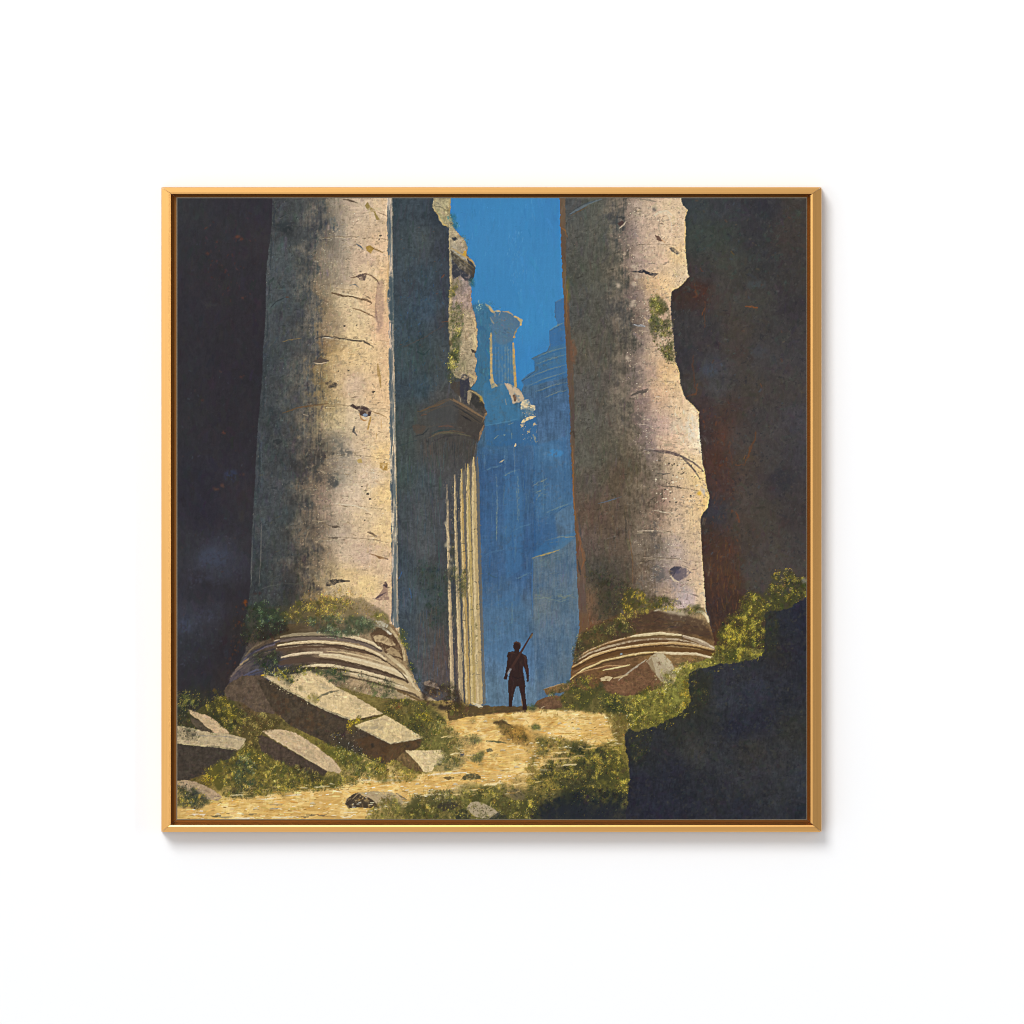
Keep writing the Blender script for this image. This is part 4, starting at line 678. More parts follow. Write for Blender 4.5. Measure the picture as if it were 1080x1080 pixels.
disc(729, 450, 5, 16, '#e4dac4', .6, 2, 2); disc(716, 455, 9, 12, '#d6c6ab', .4, 3, 3); strokes(poly([(703, 420), (737, 436), (738, 470), (715, 470)], 1) * rL, 60, 7, 2, 1.2, .5, .05, .01, .6, .6, ['#e6dcc6', '#d8c7a5', '#cdb48d'])
for pts in ([(724, 222), (722, 235), (722.6, 262), (725.5, 288)], [(727, 292), (720, 299.5), (709, 307)], [(711, 382), (716, 393), (719.5, 412)], [(723, 421), (731, 428), (737, 434), (737.3, 452)], [(741, 492), (744.5, 508), (747.5, 524)], [(746, 535), (740, 541), (738, 549)], [(739.5, 566), (741, 590), (743, 620)]):
    line(pts, 1.5, '#d8b773', .65, .9)
strokes(poly([(706, 212), (722, 214), (724, 290), (708, 306)], 1) * rL, 90, 5, 1.5, 1.1, .7, .06, .015, .6, .6, ['#d9c79f', '#e0cfaa', '#b59f7c', '#cfb487'])
# hanging plant on the right column
foliage([(686, 316), (692, 311), (699, 314), (704, 320), (708, 330), (709, 345), (711, 365), (712, 384), (706, 384), (698, 372), (690, 362), (685, 350), (686, 340)], ['#3a3f26', '#45482a'], ['#5f6030', '#6d6b34', '#504f2c'], ['#8f8a48', '#a49a55', '#7b7a3c'], 1.3, 2.3, .7, 2)
foliage([(686, 318), (694, 312), (700, 318), (698, 332), (690, 334), (685, 328)], ['#6a6838'], ['#8c8448', '#7d7a40'], ['#a89d5a', '#b3a86a'], 1, 2.2, .35, 2)
dabs(poly([(687, 345), (710, 332), (713, 384), (704, 384), (690, 362)], 1.5), 120, ['#2e3020', '#34361f', '#2a2b22'], (.8, 1.8), 1.6); dabs(poly([(688, 352), (711, 338), (713, 386), (698, 378)], 1.5), 110, ['#d5cfa6', '#c6bf8e', '#e3dcc0'], (.5, 1.1), 1.2)

# ---- right wall in shadow
wr_edge = [(718, 209), (720, 217), (725, 221), (722, 232), (723, 240), (722.5, 262), (725, 288), (727, 292), (721, 299), (714, 304), (708, 308), (707, 318), (708, 340), (711, 365), (712, 381), (716, 392), (717, 404), (720, 413), (723, 421), (731, 428), (737, 434), (737, 452), (739.5, 475), (741, 490), (743, 500), (744.5, 508), (746, 517), (748, 524), (746, 535), (741, 541), (738, 548), (739, 562), (740, 580), (742, 610), (744, 640), (747, 660), (752, 690)]
wall_r = poly([(718, 198)] + wr_edge + [(752, 720), (860, 720), (860, 198)], .55, .3)
# keep the fallen light parts of the column in front: bits that stand proud
fill(wall_r, field([(730, 220, '#384146'), (760, 220, '#383d44'), (800, 215, '#32353d'), (840, 220, '#3d3c3b'), (735, 250, '#3a4442'), (760, 250, '#39423f'), (790, 250, '#35383e'), (830, 250, '#3c3a39'), (740, 290, '#3a3c3e'), (765, 275, '#3f4340'), (800, 280, '#373a3d'), (840, 290, '#3a3a3b'), (722, 310, '#3c3230'), (735, 305, '#46322d'), (760, 310, '#414241'),
                    (790, 320, '#3f413f'), (830, 325, '#36363b'), (720, 340, '#38393d'), (745, 345, '#38393d'), (775, 345, '#43403d'), (810, 350, '#3c3d3f'), (840, 350, '#3b3b3f'), (720, 375, '#35363c'), (748, 385, '#3f434c'), (740, 365, '#3c3b3e'), (775, 370, '#433f3d'), (800, 375, '#404144'), (840, 380, '#3e3f44'), (730, 405, '#42403f'), (752, 410, '#43464a'), (790, 410, '#42403d'), (830, 410, '#403f40'),
                    (740, 425, '#40383a'), (765, 430, '#433a36'), (800, 440, '#3e3e40'), (840, 440, '#41424a'), (745, 460, '#3d3536'), (757, 460, '#4e3932'), (775, 465, '#454343'), (810, 480, '#404042'), (840, 480, '#3c3d44'), (752, 485, '#48352f'), (785, 485, '#46403b'), (820, 510, '#38383d'), (760, 510, '#473836'), (785, 520, '#484441'), (755, 540, '#363841'), (775, 545, '#46403c'), (800, 545, '#43413c'), (835, 545, '#3b393b'),
                    (745, 570, '#43342e'), (765, 580, '#493730'), (785, 570, '#423e3a'), (810, 580, '#454341'), (840, 580, '#403f40'), (748, 610, '#46352e'), (768, 610, '#4c392d'), (790, 600, '#454543'), (815, 600, '#464441'), (760, 640, '#3c302d'), (775, 630, '#3f312c'), (795, 620, '#474643'), (755, 680, '#4a3427'), (775, 660, '#41352b')]))
desat(wall_r, .1, (1.07, 1.01, .97)); scumble(wall_r, .05, .85)
strokes(wall_r, 3000, 12, 4, UP, .9, .055, .01, .55, .75); strokes(wall_r, 600, 7, 1.5, UP, .6, .11, .016, .4, .8)
speckle(wall_r, 2.2, .58, '#51504c', .5, 61); speckle(wall_r, 2.2, .6, '#2a2b30', .5, 62); speckle(wall_r * sm(330, 300, GY), 5, .5, '#3a4a44', .45, 63)
rust = poly([(735, 430), (770, 425), (775, 520), (778, 560), (780, 640), (760, 700), (748, 660), (744, 600), (742, 560), (750, 520), (742, 470)], 5, 1)
dabs(rust, 520, ['#74462a', '#5e3b2c', '#6d4128', '#4c352f', '#573a2e', '#3c3436'], (.8, 2.4), 2.4, UP, .4, .4, .5); dabs(wall_r, 420, ['#5a3f32', '#565554', '#46524f', '#5c5040', '#454f5c', '#2b2b30', '#2a2a2e'], (.8, 2.8), 2, None, 1, .5, .5, True)
strokes(poly([(748, 590), (780, 560), (784, 640), (752, 700)], 2), 170, 11, 1.3, UP, .12, .1, .02, .5, .7, ['#6b4a30', '#7c5631', '#3c2e2b', '#5c3f2c', '#74502f'])
for pts, c in (([(786, 323), (793, 323.5), (799, 324)], '#86512f'), ([(740, 332), (743, 325)], '#7d4a2c'), ([(743, 318), (743, 345)], '#5f4030'), ([(732, 300), (735, 312), (730, 314)], '#62402f'), ([(796, 455), (795, 465), (791, 472), (789, 480), (785, 489)], '#6b452c'), ([(775, 490), (785, 490)], '#6e472e'), ([(784, 484), (786, 480)], '#8a5c30'), ([(724, 418), (734, 415), (735, 405)], '#6b4630'), ([(733, 410), (730, 385), (731, 375)], '#563c30'), ([(776, 540), (779, 550), (776, 545)], '#704631'), ([(768, 470), (772, 485)], '#5d3d2f'), ([(802, 405), (803, 408)], '#6d4934'), ([(738, 283), (741, 286)], '#653e2e'), ([(742, 310), (741, 311)], '#693d29'), ([(771, 265), (774, 269)], '#66512e')):
    line(pts, 1.9, c, .7, 1.2)
disc(748, 392, 10, 7, '#454d59', .45, 3, 3); disc(785, 400, 4, 4, '#2b2c33', .5, 1.5, 1.5); disc(826, 505, 12, 10, '#333339', .5, 4, 4); disc(797, 301, 10, 4, '#454b4e', .5, 2, 3); disc(800, 370, 9, 8, '#45474c', .4, 3, 3)
dabs(poly([(800, 240), (848, 225), (848, 300), (800, 300)], 4), 160, ['#474541', '#504c44', '#34353b'], (.7, 2), 2, 2.4, .7, .4, .5)
line(wr_edge[6:10], 1.2, '#2a2628', .7, .8); line([(725, 305), (716, 309), (711, 314)], 2.6, '#40302b', .7, .8)

# ---- foot of the left column
baseL = poly([(240, 722), (244, 712), (252, 701), (258, 688), (262, 676), (268, 664), (290, 660), (330, 655), (380, 655), (414, 658), (421, 668), (427, 682), (431, 697), (437, 715), (443, 728), (452, 735), (460, 740), (430, 742), (380, 738), (340, 725), (285, 735), (250, 735)], .8, .4)
fill(baseL, field([(250, 712), (250, 712)] and [(250, 712, '#46404a'), (262, 695, '#4a4644'), (275, 680, '#55483c'), (290, 700, '#454351'), (300, 672, '#59472f'), (310, 685, '#5f4c3c'), (320, 700, '#4e4338'), (335, 672, '#7a6650'), (345, 690, '#8d7660'), (345, 705, '#8f7b5c'), (365, 672, '#9a8668'), (375, 690, '#a38a6a'), (385, 712, '#ab9372'), (400, 690, '#b09a78'), (405, 710, '#b59f7c'), (425, 720, '#b8a27e'), (415, 680, '#80684c'), (425, 700, '#9a8260'), (445, 735, '#a58e68')]))
scumble(baseL, .09, .2)
strokes(baseL, 500, 9, 2, lambda x, y: (x - 345) * .0065, .15, .09, .015, .6, .65)
LT, DKB = '#d3bf98', '#4b3a2c'
def mould(pts, w, c, op=.9): line(pts, w, c, op, .7, False, .35)
def band(pts, wl, col, dk=None, wd=0, off=0.):
    """one worn moulding: its shadowed underside, then the lit edge with chipped highlights"""
    P_ = np.array(pts, np.float32)
    if dk: line(P_ + [0, off], wd, dk, .9, .5, False, .15)
    n_ = len(P_); w_ = wl * (np.interp(np.linspace(0, 1, n_), [0, .15, .85, 1], [.5, 1, 1, .6]) + rng.normal(0, .07, n_))
    line(P_, w_, col, .97, .45, False, .12); line(P_ - [0, wl * .22], w_ * .35, '#ecdcb8', .6, .6, False, .5)
band([(290, 676.5), (310, 672.5), (335, 671.5), (355, 672.5), (378, 676), (402, 686)], 5, '#75655a'); band([(292, 684.5), (320, 680.5), (350, 680.5), (380, 685.5), (404, 692)], 4.5, '#5f4a39')
band([(296, 671.5), (310, 669), (330, 668), (350, 668.2), (370, 671), (385, 675), (395, 679), (402, 684)], 3.0, '#d3be98', '#4d4038', 2.2, 2.2)
band([(293, 680.5), (315, 677.3), (335, 676.4), (345, 677), (365, 679), (385, 683.5), (400, 690), (407, 695)], 2.8, '#cfb890', '#453529', 2.0, 2.2)
band([(345, 686.5), (365, 688), (385, 692.5), (404, 698)], 1.4, '#c9b086')
line([(296, 699), (312, 696), (330, 695), (352, 698), (385, 704.5), (410, 711), (425, 716)], 4.6, '#57463a', .9, .5, False, .1)
band([(297, 693), (310, 690), (325, 688.2), (340, 688)], 2.6, '#cbb694'); band([(338, 690.5), (358, 692), (380, 697), (402, 703), (418, 708.5), (430, 715)], 5.4, '#d0bb95', '#4f3f30', 2.2, 4.2)
band([(318, 703.2), (334, 701.2), (348, 701.5), (365, 704.2), (385, 708.5), (405, 714), (425, 721.5)], 2.8, '#cfba93', '#45382b', 2.2, 2.5)
band([(362, 709), (378, 712), (396, 716.5), (415, 722), (435, 728), (450, 735), (462, 741)], 4.0, '#c3ac86', '#5a4a38', 2, 3.4)
for q_ in range(26):
    x = rng.uniform(300, 425); y = float(np.interp(x, [300, 345, 425], [690, 690, 712])) + rng.uniform(-18, 14); line([(x, y), (x + rng.uniform(3, 9), y + (x - 340) * .02 + rng.uniform(-.5, 1))], rng.uniform(.6, 1.2), rng.choice(['#5a4838', '#8a7358', '#e6d4ae', '#7a624a']), .6, .6)
# right-hand broken blocks of the foot
blob([(390, 668), (397, 662), (406, 662), (416, 668), (422, 676), (426, 688), (428, 698), (420, 694), (410, 692), (402, 683), (393, 676)], '#5a4432', .9, .6)
blob([(393, 671), (400, 669), (408, 671), (414, 675), (418, 680), (411, 681), (403, 677), (396, 676)], '#c4ab82', .9, .6); blob([(407, 685), (413, 682), (420, 686), (424, 694), (418, 692), (410, 689)], '#b59c74', .85, .6)
mould([(397, 656), (404, 658), (411, 662), (416, 668), (421, 674), (425, 684), (427, 696)], 2.6, '#c8b288'); mould([(394, 658), (404, 662), (412, 668)], 2, '#dcd2ba'); mould([(409, 690), (417, 697), (425, 703), (431, 711), (434, 718)], 3.2, '#c7b28a'); mould([(405, 696), (414, 702), (424, 710), (430, 718)], 1.3, '#4c3b2c')
mould([(420, 700), (428, 708), (433, 716), (437, 724), (441, 728)], 2, '#d6c49c'); mould([(414, 716), (426, 720), (436, 728), (446, 735), (458, 740)], 3.6, '#b9a177'); mould([(420, 728), (436, 735), (450, 741)], 2, '#6b5636')
# shaded left turn of the foot
for k, (x, y) in enumerate(((244, 713), (249, 706), (254, 699), (259, 691))):
    mould([(x, y), (x + 8, y - 8), (x + 20, y - 15), (x + 36, y - 20)], 1.5, ('#7d6c5c', '#8a7860', '#6b6472', '#7a6a54')[k], .75); mould([(x + 2, y + 2), (x + 10, y - 5), (x + 22, y - 11), (x + 36, y - 15)], 1.5, '#34333e', .7)
mould([(248, 718), (258, 712), (270, 706), (285, 704)], 1.6, '#5d5f74', .7); mould([(246, 722), (262, 712), (280, 707)], 1.4, '#4d5064', .7); mould([(254, 700), (262, 695)], 1.8, '#a8916e', .7)
blob([(241, 716), (246, 708), (256, 700), (268, 699), (262, 708), (252, 716), (244, 722)], '#75655c', .45, .8, 1)
# plants on the foot
fill(poly([(262, 640), (300, 638), (330, 630), (380, 630), (412, 648), (412, 664), (380, 668), (300, 672), (260, 678)], 2, .6, 1.5), '#4a4230', .45)
foliage([(262, 640), (276, 634), (298, 640), (306, 650), (300, 664), (286, 672), (262, 678), (256, 668)], ['#2e3a2a', '#2b332c'], ['#38472f', '#3f4f3a', '#33413a'], ['#53603a', '#5f7256'], .95, 2.2, .6, 2.5)
foliage([(258, 662), (300, 655), (306, 666), (280, 676), (256, 682)], ['#2f2c28', '#352f28'], ['#3c382c', '#413728'], ['#4d4a30'], .8, 2.6, .7, 2, top=.2)
foliage([(296, 645), (312, 637), (330, 633), (352, 630), (372, 634), (380, 648), (372, 656), (345, 660), (318, 658), (300, 654)], ['#5a5230', '#4b4a28'], ['#736a34', '#8b7c3a', '#6b6a34'], ['#a3923c', '#b09a40', '#b39a4a'], .85, 2.1, .4, 2.5, ['#d4b13a', '#c4823a', '#d9c06a'], 40)
foliage([(318, 626), (340, 615), (370, 622), (392, 636), (410, 650), (404, 655), (380, 648), (350, 636), (325, 640)], ['#8a7440', '#6b6238'], ['#a3893f', '#b58f48', '#8f8440'], ['#c4a04a', '#cba94c', '#c69260'], .55, 1.9, 0, 3, ['#c98a3a', '#d9b74c'], 36, top=.4)
foliage([(322, 652), (350, 650), (380, 648), (398, 656), (392, 664), (375, 670), (350, 672), (334, 664)], ['#3e4a36', '#454d3c'], ['#556046', '#5f6a4c', '#4c5a4c'], ['#7a8060', '#6f7a5e'], 1.1, 2.3, .7, 2)
foliage([(392, 648), (404, 644), (412, 652), (410, 658), (398, 656)], ['#6d6a34'], ['#8f8640', '#98894a'], ['#b5a55a'], 1, 1.8, .6, 1.5); blob([(396, 654), (402, 654), (410, 659), (408, 662), (400, 659)], '#c9c3ae', .7, .6)
foliage([(267, 690), (280, 684), (294, 688), (296, 700), (286, 706), (272, 702)], ['#2d3026', '#33362a'], ['#3b4230', '#434a34'], ['#56603c'], 1.1, 2.3, .8, 2)
foliage([(420, 662), (427, 664), (432, 676), (431, 686), (425, 682)], ['#5d6034'], ['#8d8838', '#a39a3c'], ['#b3a93e'], 1.1, 1.8, .7, 1.5, ['#d8bf3a'], 12)
foliage([(430, 696), (440, 706), (446, 722), (440, 722), (434, 712)], ['#2c3532'], ['#38432f', '#4a5533'], ['#8a8a38'], 1, 1.9, .8, 1.5, ['#c3ab38', '#a69a48'], 10)
foliage([(355, 700), (375, 708), (410, 714), (420, 722), (404, 724), (375, 716), (352, 710)], ['#3c4030'], ['#5a5c38', '#4d5238'], ['#7d7a48'], .7, 2, .2, 1.5)

# ---- ground: bank, path and grass
ground = poly([(180, 752), (205, 750), (222, 740), (240, 732), (262, 728), (290, 716), (350, 722), (400, 735), (440, 738), (470, 738), (500, 744), (560, 745), (585, 738), (605, 722), (650, 712), (700, 692), (740, 682), (760, 680), (860, 690), (860, 875), (180, 875)], .8, .5)
fill(ground, field([(195, 735, '#3f3f33'), (215, 745, '#4f4a2c'), (240, 745, '#5d5630'), (260, 745, '#5f4c3a'), (240, 760, '#524d2c'), (265, 770, '#665a36'), (205, 760, '#3e3e2c'), (250, 800, '#6a6030'), (280, 815, '#7a6c34'), (320, 820, '#857338'), (350, 790, '#7d7236'), (215, 815, '#6f5e34'), (200, 855, '#c0a45c'), (240, 850, '#c9ad66'), (300, 850, '#d4b873'), (350, 840, '#d1b476'), (330, 860, '#c3a76a'),
                    (390, 820, '#c9ab6a'), (420, 740, '#6f6238'), (440, 760, '#6a6333'), (460, 780, '#76703c'), (440, 800, '#7d7238'), (480, 760, '#b29258'), (500, 770, '#cba86c'), (510, 750, '#6b5836'), (540, 748, '#57452c'), (560, 757, '#d9b271'), (600, 762, '#dcb87a'), (630, 765, '#d3ad6c'), (545, 772, '#a8803e'), (580, 785, '#a28a4c'), (585, 740, '#5a5230'), (605, 742, '#5d5530'), (625, 745, '#625a34'), (600, 730, '#5a5232'), (205, 770, '#3e3b2c'), (228, 765, '#4a452e'), (510, 790, '#d9b06c'), (540, 795, '#d4b070'),
                    (500, 815, '#cfae70'), (540, 815, '#ceab6b'), (470, 825, '#cbb07a'), (420, 835, '#cdb07a'), (400, 855, '#a08c50'), (450, 855, '#6a6132'), (500, 840, '#76703a'), (520, 855, '#5d5a34'), (570, 800, '#c29c5c'), (580, 820, '#8a7a3a'), (620, 800, '#5a5630'), (640, 815, '#66612f'), (600, 840, '#33372d'), (650, 790, '#85753a'), (650, 750, '#80743c'), (680, 740, '#8f8642'), (710, 730, '#84803e'), (700, 760, '#7a7434'), (560, 855, '#4c4a2c')]))
mg = ground
scumble(mg, .1, .3)
strokes(mg, 1500, 10, 2.2, .0, .2, .1, .02, .55, .6)
# sun-struck path
def path_patch(pts, n, soft=1.2, cols=('#e8c983', '#f0d898', '#dfb563', '#e0ab4c', '#f6e8bf', '#d49a42', '#bfa36a', '#ad8240', '#eac96c', '#c88f3a', '#f3dd98')):
    m = poly(pts, 2.2, .8, soft); fill(m, '#e2c280', .85); fill(m * sm(.0, .8, NH + .5 * NM), '#b99454', .6); fill(m * sm(.1, .8, NM - .4 * NH), '#c9a86c', .5); fill(m * sm(.25, .9, -NM + .4 * NL), '#f0dca6', .6); desat(m, 0, (1.035, 1.005, .94))
    strokes((m > .4).astype(np.float32), int(n * .55), 9, 1.7, lambda x, y: -.06 + .1 * math.sin(x * .05 + y * .11), .16, .1, .015, .7, .6, cols, keep=False); strokes((m > .4).astype(np.float32), n, 8, 1.8, lambda x, y: -.06 + .1 * math.sin(x * .05 + y * .11), .2, .1, .015, .7, .6, None, keep=False, off=3.)
    strokes((m > .4).astype(np.float32), int(n * .4), 5, 1.0, -.04, .3, .07, .02, .7, .5, cols + ('#a67c3e', '#efe3bf', '#b98b45'), keep=False)
    return m
path_patch([(187, 852), (215, 849), (240, 842), (280, 838), (330, 832), (360, 828), (400, 812), (450, 816), (480, 812), (500, 822), (470, 832), (440, 840), (412, 848), (385, 862), (380, 866), (187, 866)], 420)
path_patch([(472, 764), (492, 756), (520, 752), (548, 751), (580, 748), (612, 750), (636, 753), (643, 765), (646, 780), (630, 785), (600, 780), (580, 776), (560, 770), (548, 764), (520, 760), (530, 775), (520, 785), (505, 779), (485, 775)], 360)
path_patch([(490, 806), (505, 795), (515, 780), (530, 782), (545, 786), (570, 790), (585, 788), (560, 800), (552, 812), (540, 824), (520, 828), (495, 822), (482, 814)], 240)
path_patch([(565, 800), (580, 796), (605, 800), (600, 808), (585, 812), (570, 812)], 40); path_patch([(376, 823), (400, 820), (480, 812), (500, 814), (490, 824), (440, 832), (400, 836)], 110)
for q in range(120):
    x = rng.uniform(188, 620); y = rng.uniform(750, 862)
    if x > 380 and y > 842 or x < 470 and y < 815 or x < 370 and y < 842: continue
    line([(x, y), (x + rng.uniform(4, 14), y + rng.uniform(-.8, .8))], rng.uniform(.7, 1.6), rng.choice(['#f0e4c2', '#f3e9cd', '#b58a4c', '#9c7a48', '#e6b765']), .65, .6)
# pebbles and darker strips on the near path
for x, y, w, c in ((206, 858, 8, '#efe6d2'), (214, 858, 6, '#eee4d0'), (228, 860, 10, '#5d5a44'), (238, 861, 14, '#8d8468'), (265, 858, 12, '#7d6f50'), (290, 852, 10, '#8d8a80'), (292, 848, 14, '#a08c68'), (330, 859, 12, '#5b5040'), (340, 859, 10, '#6d5f48'), (322, 861, 8, '#665c4a'), (258, 862, 20, '#ece2c8'), (300, 861, 26, '#e9dcb8'), (345, 846, 14, '#ddae60'), (310, 838, 16, '#e8ddc0'), (280, 842, 18, '#eadfbe'), (370, 856, 14, '#e4d5ae'), (365, 861, 12, '#eadfc0'), (200, 861, 12, '#dcc076')):
    line([(x - w / 2, y), (x, y + .4), (x + w / 2, y - .3)], 1.6, c, .75, .8)
foliage([(520, 760), (533, 759), (540, 766), (555, 772), (558, 784), (548, 782), (535, 778), (524, 768)], ['#4d4228', '#5a4a2b'], ['#6d5a30', '#75602f', '#8a6732'], ['#a07a38', '#b08740'], .9, 2.4, .7, 2)
foliage([(556, 766), (566, 762), (572, 768), (562, 770)], ['#5a5f38'], ['#6d6e3c'], ['#8a8448'], 1, 1.8, .8, 1); line([(520, 762), (530, 760.5), (538, 764)], 2.6, '#4b3c28', .8, .7)
foliage([(565, 778), (580, 776), (595, 780), (612, 782), (640, 788), (650, 800), (645, 812), (610, 806), (600, 792), (585, 790), (575, 798), (560, 800), (568, 790)], ['#4e4d2c', '#56512d'], ['#6b652f', '#7a6d33', '#857236'], ['#a18a3c', '#ad9440'], 1, 2.3, .7, 2)
foliage([(490, 775), (505, 775), (510, 781), (498, 784), (484, 782)], ['#4a5038'], ['#5d6640', '#747344'], ['#96904e'], 1, 1.8, .7, 1); foliage([(493, 800), (500, 794), (512, 792), (508, 802), (498, 802)], ['#4b5034'], ['#6b6a3a'], ['#8c8446'], 1, 1.8, .8, 1)
blob([(485, 822), (490, 816), (500, 815), (507, 818), (507, 821), (497, 822)], '#4d4a34', .85, 1); blob([(466, 820), (474, 818), (480, 820), (473, 822)], '#6b5836', .85, .7); blob([(512, 790), (518, 789), (520, 792), (514, 793)], '#5c5a48', .8, .6); line([(513, 781), (528, 782), (534, 783)], 1.8, '#54563c', .8, .8)
line([(452, 817), (470, 815), (492, 814)], 2.4, '#e7d7b4', .85); line([(395, 824), (410, 822), (425, 823)], 2.6, '#ecdfba', .85); line([(377, 823), (390, 822), (400, 824)], 1.6, '#e9dcb4', .8)
for (x, y, w_) in ((535, 768, 16), (548, 776, 16), (570, 780, 14), (590, 783, 16), (615, 783, 18), (640, 790, 12), (560, 792, 12), (500, 778, 10), (520, 797, 9), (508, 805, 8), (470, 800, 8), (478, 790, 10), (545, 822, 12), (560, 812, 12), (575, 800, 10), (476, 770, 8), (500, 760, 8), (430, 822, 12), (405, 824, 10), (365, 828, 12), (300, 838, 14), (545, 800, 8)):
    foliage([(x - w_ * .5, y + 1.5), (x - w_ * .25, y - 2.2), (x + w_ * .2, y - 2.8), (x + w_ * .5, y + .6), (x + w_ * .1, y + 2.6)], ['#5a5230', '#4f4b2c'], ['#7a6c34', '#8a7a3c', '#6b6434'], ['#a8923f', '#b59c4a', '#c0aa60'], .7, 1.9, .3, 1.6)
# horizon strip
blob([(470, 744), (500, 743), (520, 744), (556, 744.5), (566, 747), (556, 749), (530, 751), (505, 754), (490, 757), (474, 760)], '#584830', .9, 1); strokes(poly([(472, 744), (560, 744), (556, 750), (500, 755), (474, 760)], .5), 70, 8, 1.4, -.05, .2, .12, .02, .6, .6, ['#6f6238', '#4c3b2b', '#7c5f36', '#5a4a2c'])
blob([(498, 740), (503, 741), (510, 745), (505, 746), (501, 744)], '#d5c7a6', .9, .4); line([(512, 745), (513.5, 736)], 1.2, '#3f4a4a', .7)

foliage([(187, 728), (240, 728), (300, 740), (380, 760), (470, 750), (480, 800), (400, 822), (330, 834), (240, 842), (187, 848)], ['#4a4429', '#3f3c28', '#524a2c'], ['#69602f', '#736a36', '#5f5a34', '#7a6c3a'], ['#93863f', '#a0904a', '#8f8450'], .38, 2.4, .12, 3)
# ---- broken slabs on the left
def facepaint(pts, c, n, ang, cols, rough=.7, jit=.1):
    m = poly(pts, rough, .3); lum = float(hx(c).mean()); fill(m, np.clip(hx(c) * (1.16 if lum < .4 else 1.07) * np.array([1.03, 1.0, .95], np.float32), 0, 1)); strokes(m, n, 7, 2, ang, .4, jit, .015, .6, .65); strokes(m, n, 4, 1.6, ang, .6, .08, .015, .55, .6, cols); scumble(m, .09 if lum < .4 else .055, .5); occlude(m)
    if lum < .4: desat(m, .22)
    return m
facepaint([(236, 728), (242, 720), (256, 712), (278, 712), (290, 730), (290, 752), (270, 750), (255, 740), (240, 738)], '#524437', 90, UP, ['#645240', '#4c4238', '#57504c', '#473b30'])
slab_sh = facepaint([(272, 716), (280, 716), (302, 727), (330, 742), (370, 758), (376, 766), (412, 783), (446, 777), (444, 786), (432, 795), (420, 800), (405, 806), (390, 800), (375, 793), (350, 786), (330, 776), (305, 764), (290, 750), (280, 735)], '#42382c', 260, .5, ['#5a4630', '#3a342f', '#4c3a2a', '#332e2c', '#5e4a3a'])
blob([(412, 783), (446, 777), (443, 787), (430, 795), (418, 800), (406, 806), (400, 795)], '#5e482f', .8, .8, .8); strokes(poly([(410, 784), (446, 778), (442, 788), (406, 806)], .5), 40, 8, 1.5, 2.2, .3, .1, .02, .6, .6, ['#6d5333', '#4a3a26', '#5a4630'])
blob([(372, 780), (392, 775), (411, 784), (404, 805), (388, 799)], '#5a3f28', .55, 1, 1.5); disc(295, 745, 8, 10, '#4a382c', .6, 2.5, 2); disc(325, 760, 14, 8, '#4c3a2a', .5, 3, 3); dabs(slab_sh, 120, ['#5f4c38', '#2e2a28', '#6d5238', '#3a3a36'], (.6, 2), 1.8, 1.2, .7, .5, .5, True)
TOPC = ['#cdbb95', '#bda782', '#d6c6a2', '#b29c78', '#c9b48a', '#d9caa6']
dabs(slab_sh, 90, ['#6b4e34', '#2e2a27', '#5c4a3a', '#3a3530', '#715236'], (2, 5), 1.5, .9, .6, .45, .6, True)
t1 = facepaint([(277, 711), (290, 713), (300, 712), (318, 709), (328, 706), (342, 714), (356, 725), (373, 733), (404, 752), (390, 756), (371, 758.5), (360, 754), (345, 748), (330, 741.5), (316, 733), (302, 726), (290, 719)], '#c6b48f', 210, .5, TOPC)
t2 = facepaint([(375, 764), (388, 760), (397, 757), (406, 753.5), (446, 777), (430, 780), (412, 783), (392, 773)], '#c5b48c', 140, .45, TOPC)
t3 = facepaint([(427, 791), (445, 791), (465, 790), (473, 796), (466, 804), (458, 808), (456, 813), (447, 814), (440, 804)], '#c6b690', 70, .3, TOPC)
facepaint([(425, 793), (428, 792), (440, 804), (447, 814), (436, 812), (424, 806), (418, 800)], '#65502f', 40, 1, ['#5a4630', '#78633a', '#4c3c28'])
facepaint([(271, 776), (276, 774), (300, 786.5), (325, 801), (345, 813), (342, 818), (325, 815), (305, 808), (288, 800), (276, 792)], '#453930', 90, .6, ['#54452f', '#3a322c', '#5d4c38'])
t4 = facepaint([(277, 770), (288, 769), (300, 769.5), (312, 772.5), (325, 780), (337, 789), (350, 799), (356, 806), (360, 812), (357, 815), (350, 813), (345, 813), (325, 800.5), (300, 785.5), (284, 777)], '#b7a486', 150, .55, ['#c2ae8c', '#ab967a', '#b8a68c', '#a4927a', '#c8b694'])
facepaint([(187, 784), (205, 786), (225, 786), (250, 790), (252, 795), (245, 798), (232, 803), (218, 815), (200, 822), (187, 823)], '#3c352e', 90, .1, ['#4a4034', '#342f2c', '#4c3c34', '#3e3a38'])
t5 = facepaint([(187, 765), (205, 768), (222, 772), (240, 773), (250, 776), (260, 778), (257, 784), (252, 791), (245, 789), (230, 786.5), (210, 786), (187, 783.5)], '#a79a7f', 110, .08, ['#b8aa8c', '#978a74', '#8c8680', '#b3a27e', '#c3b490'])
t6 = facepaint([(199, 748), (204, 749.5), (216, 753.5), (226, 758), (234, 765), (242, 772.5), (234, 773), (226, 772), (217, 765), (210, 758), (202, 754)], '#b29e80', 60, .6, ['#bfaa8a', '#a8947a', '#b7a58c'])
facepaint([(200, 755), (210, 758.5), (217, 765), (224, 772), (212, 770), (204, 764)], '#4c4234', 20, .7, ['#3c382c', '#57492f'])
facepaint([(187, 824), (195, 822), (205, 823.5), (216, 828), (226, 833), (234, 840), (230, 844), (214, 842), (200, 835), (187, 828)], '#9c8a72', 50, .4, ['#b0997c', '#8d7c68', '#94806a', '#b8a486'])
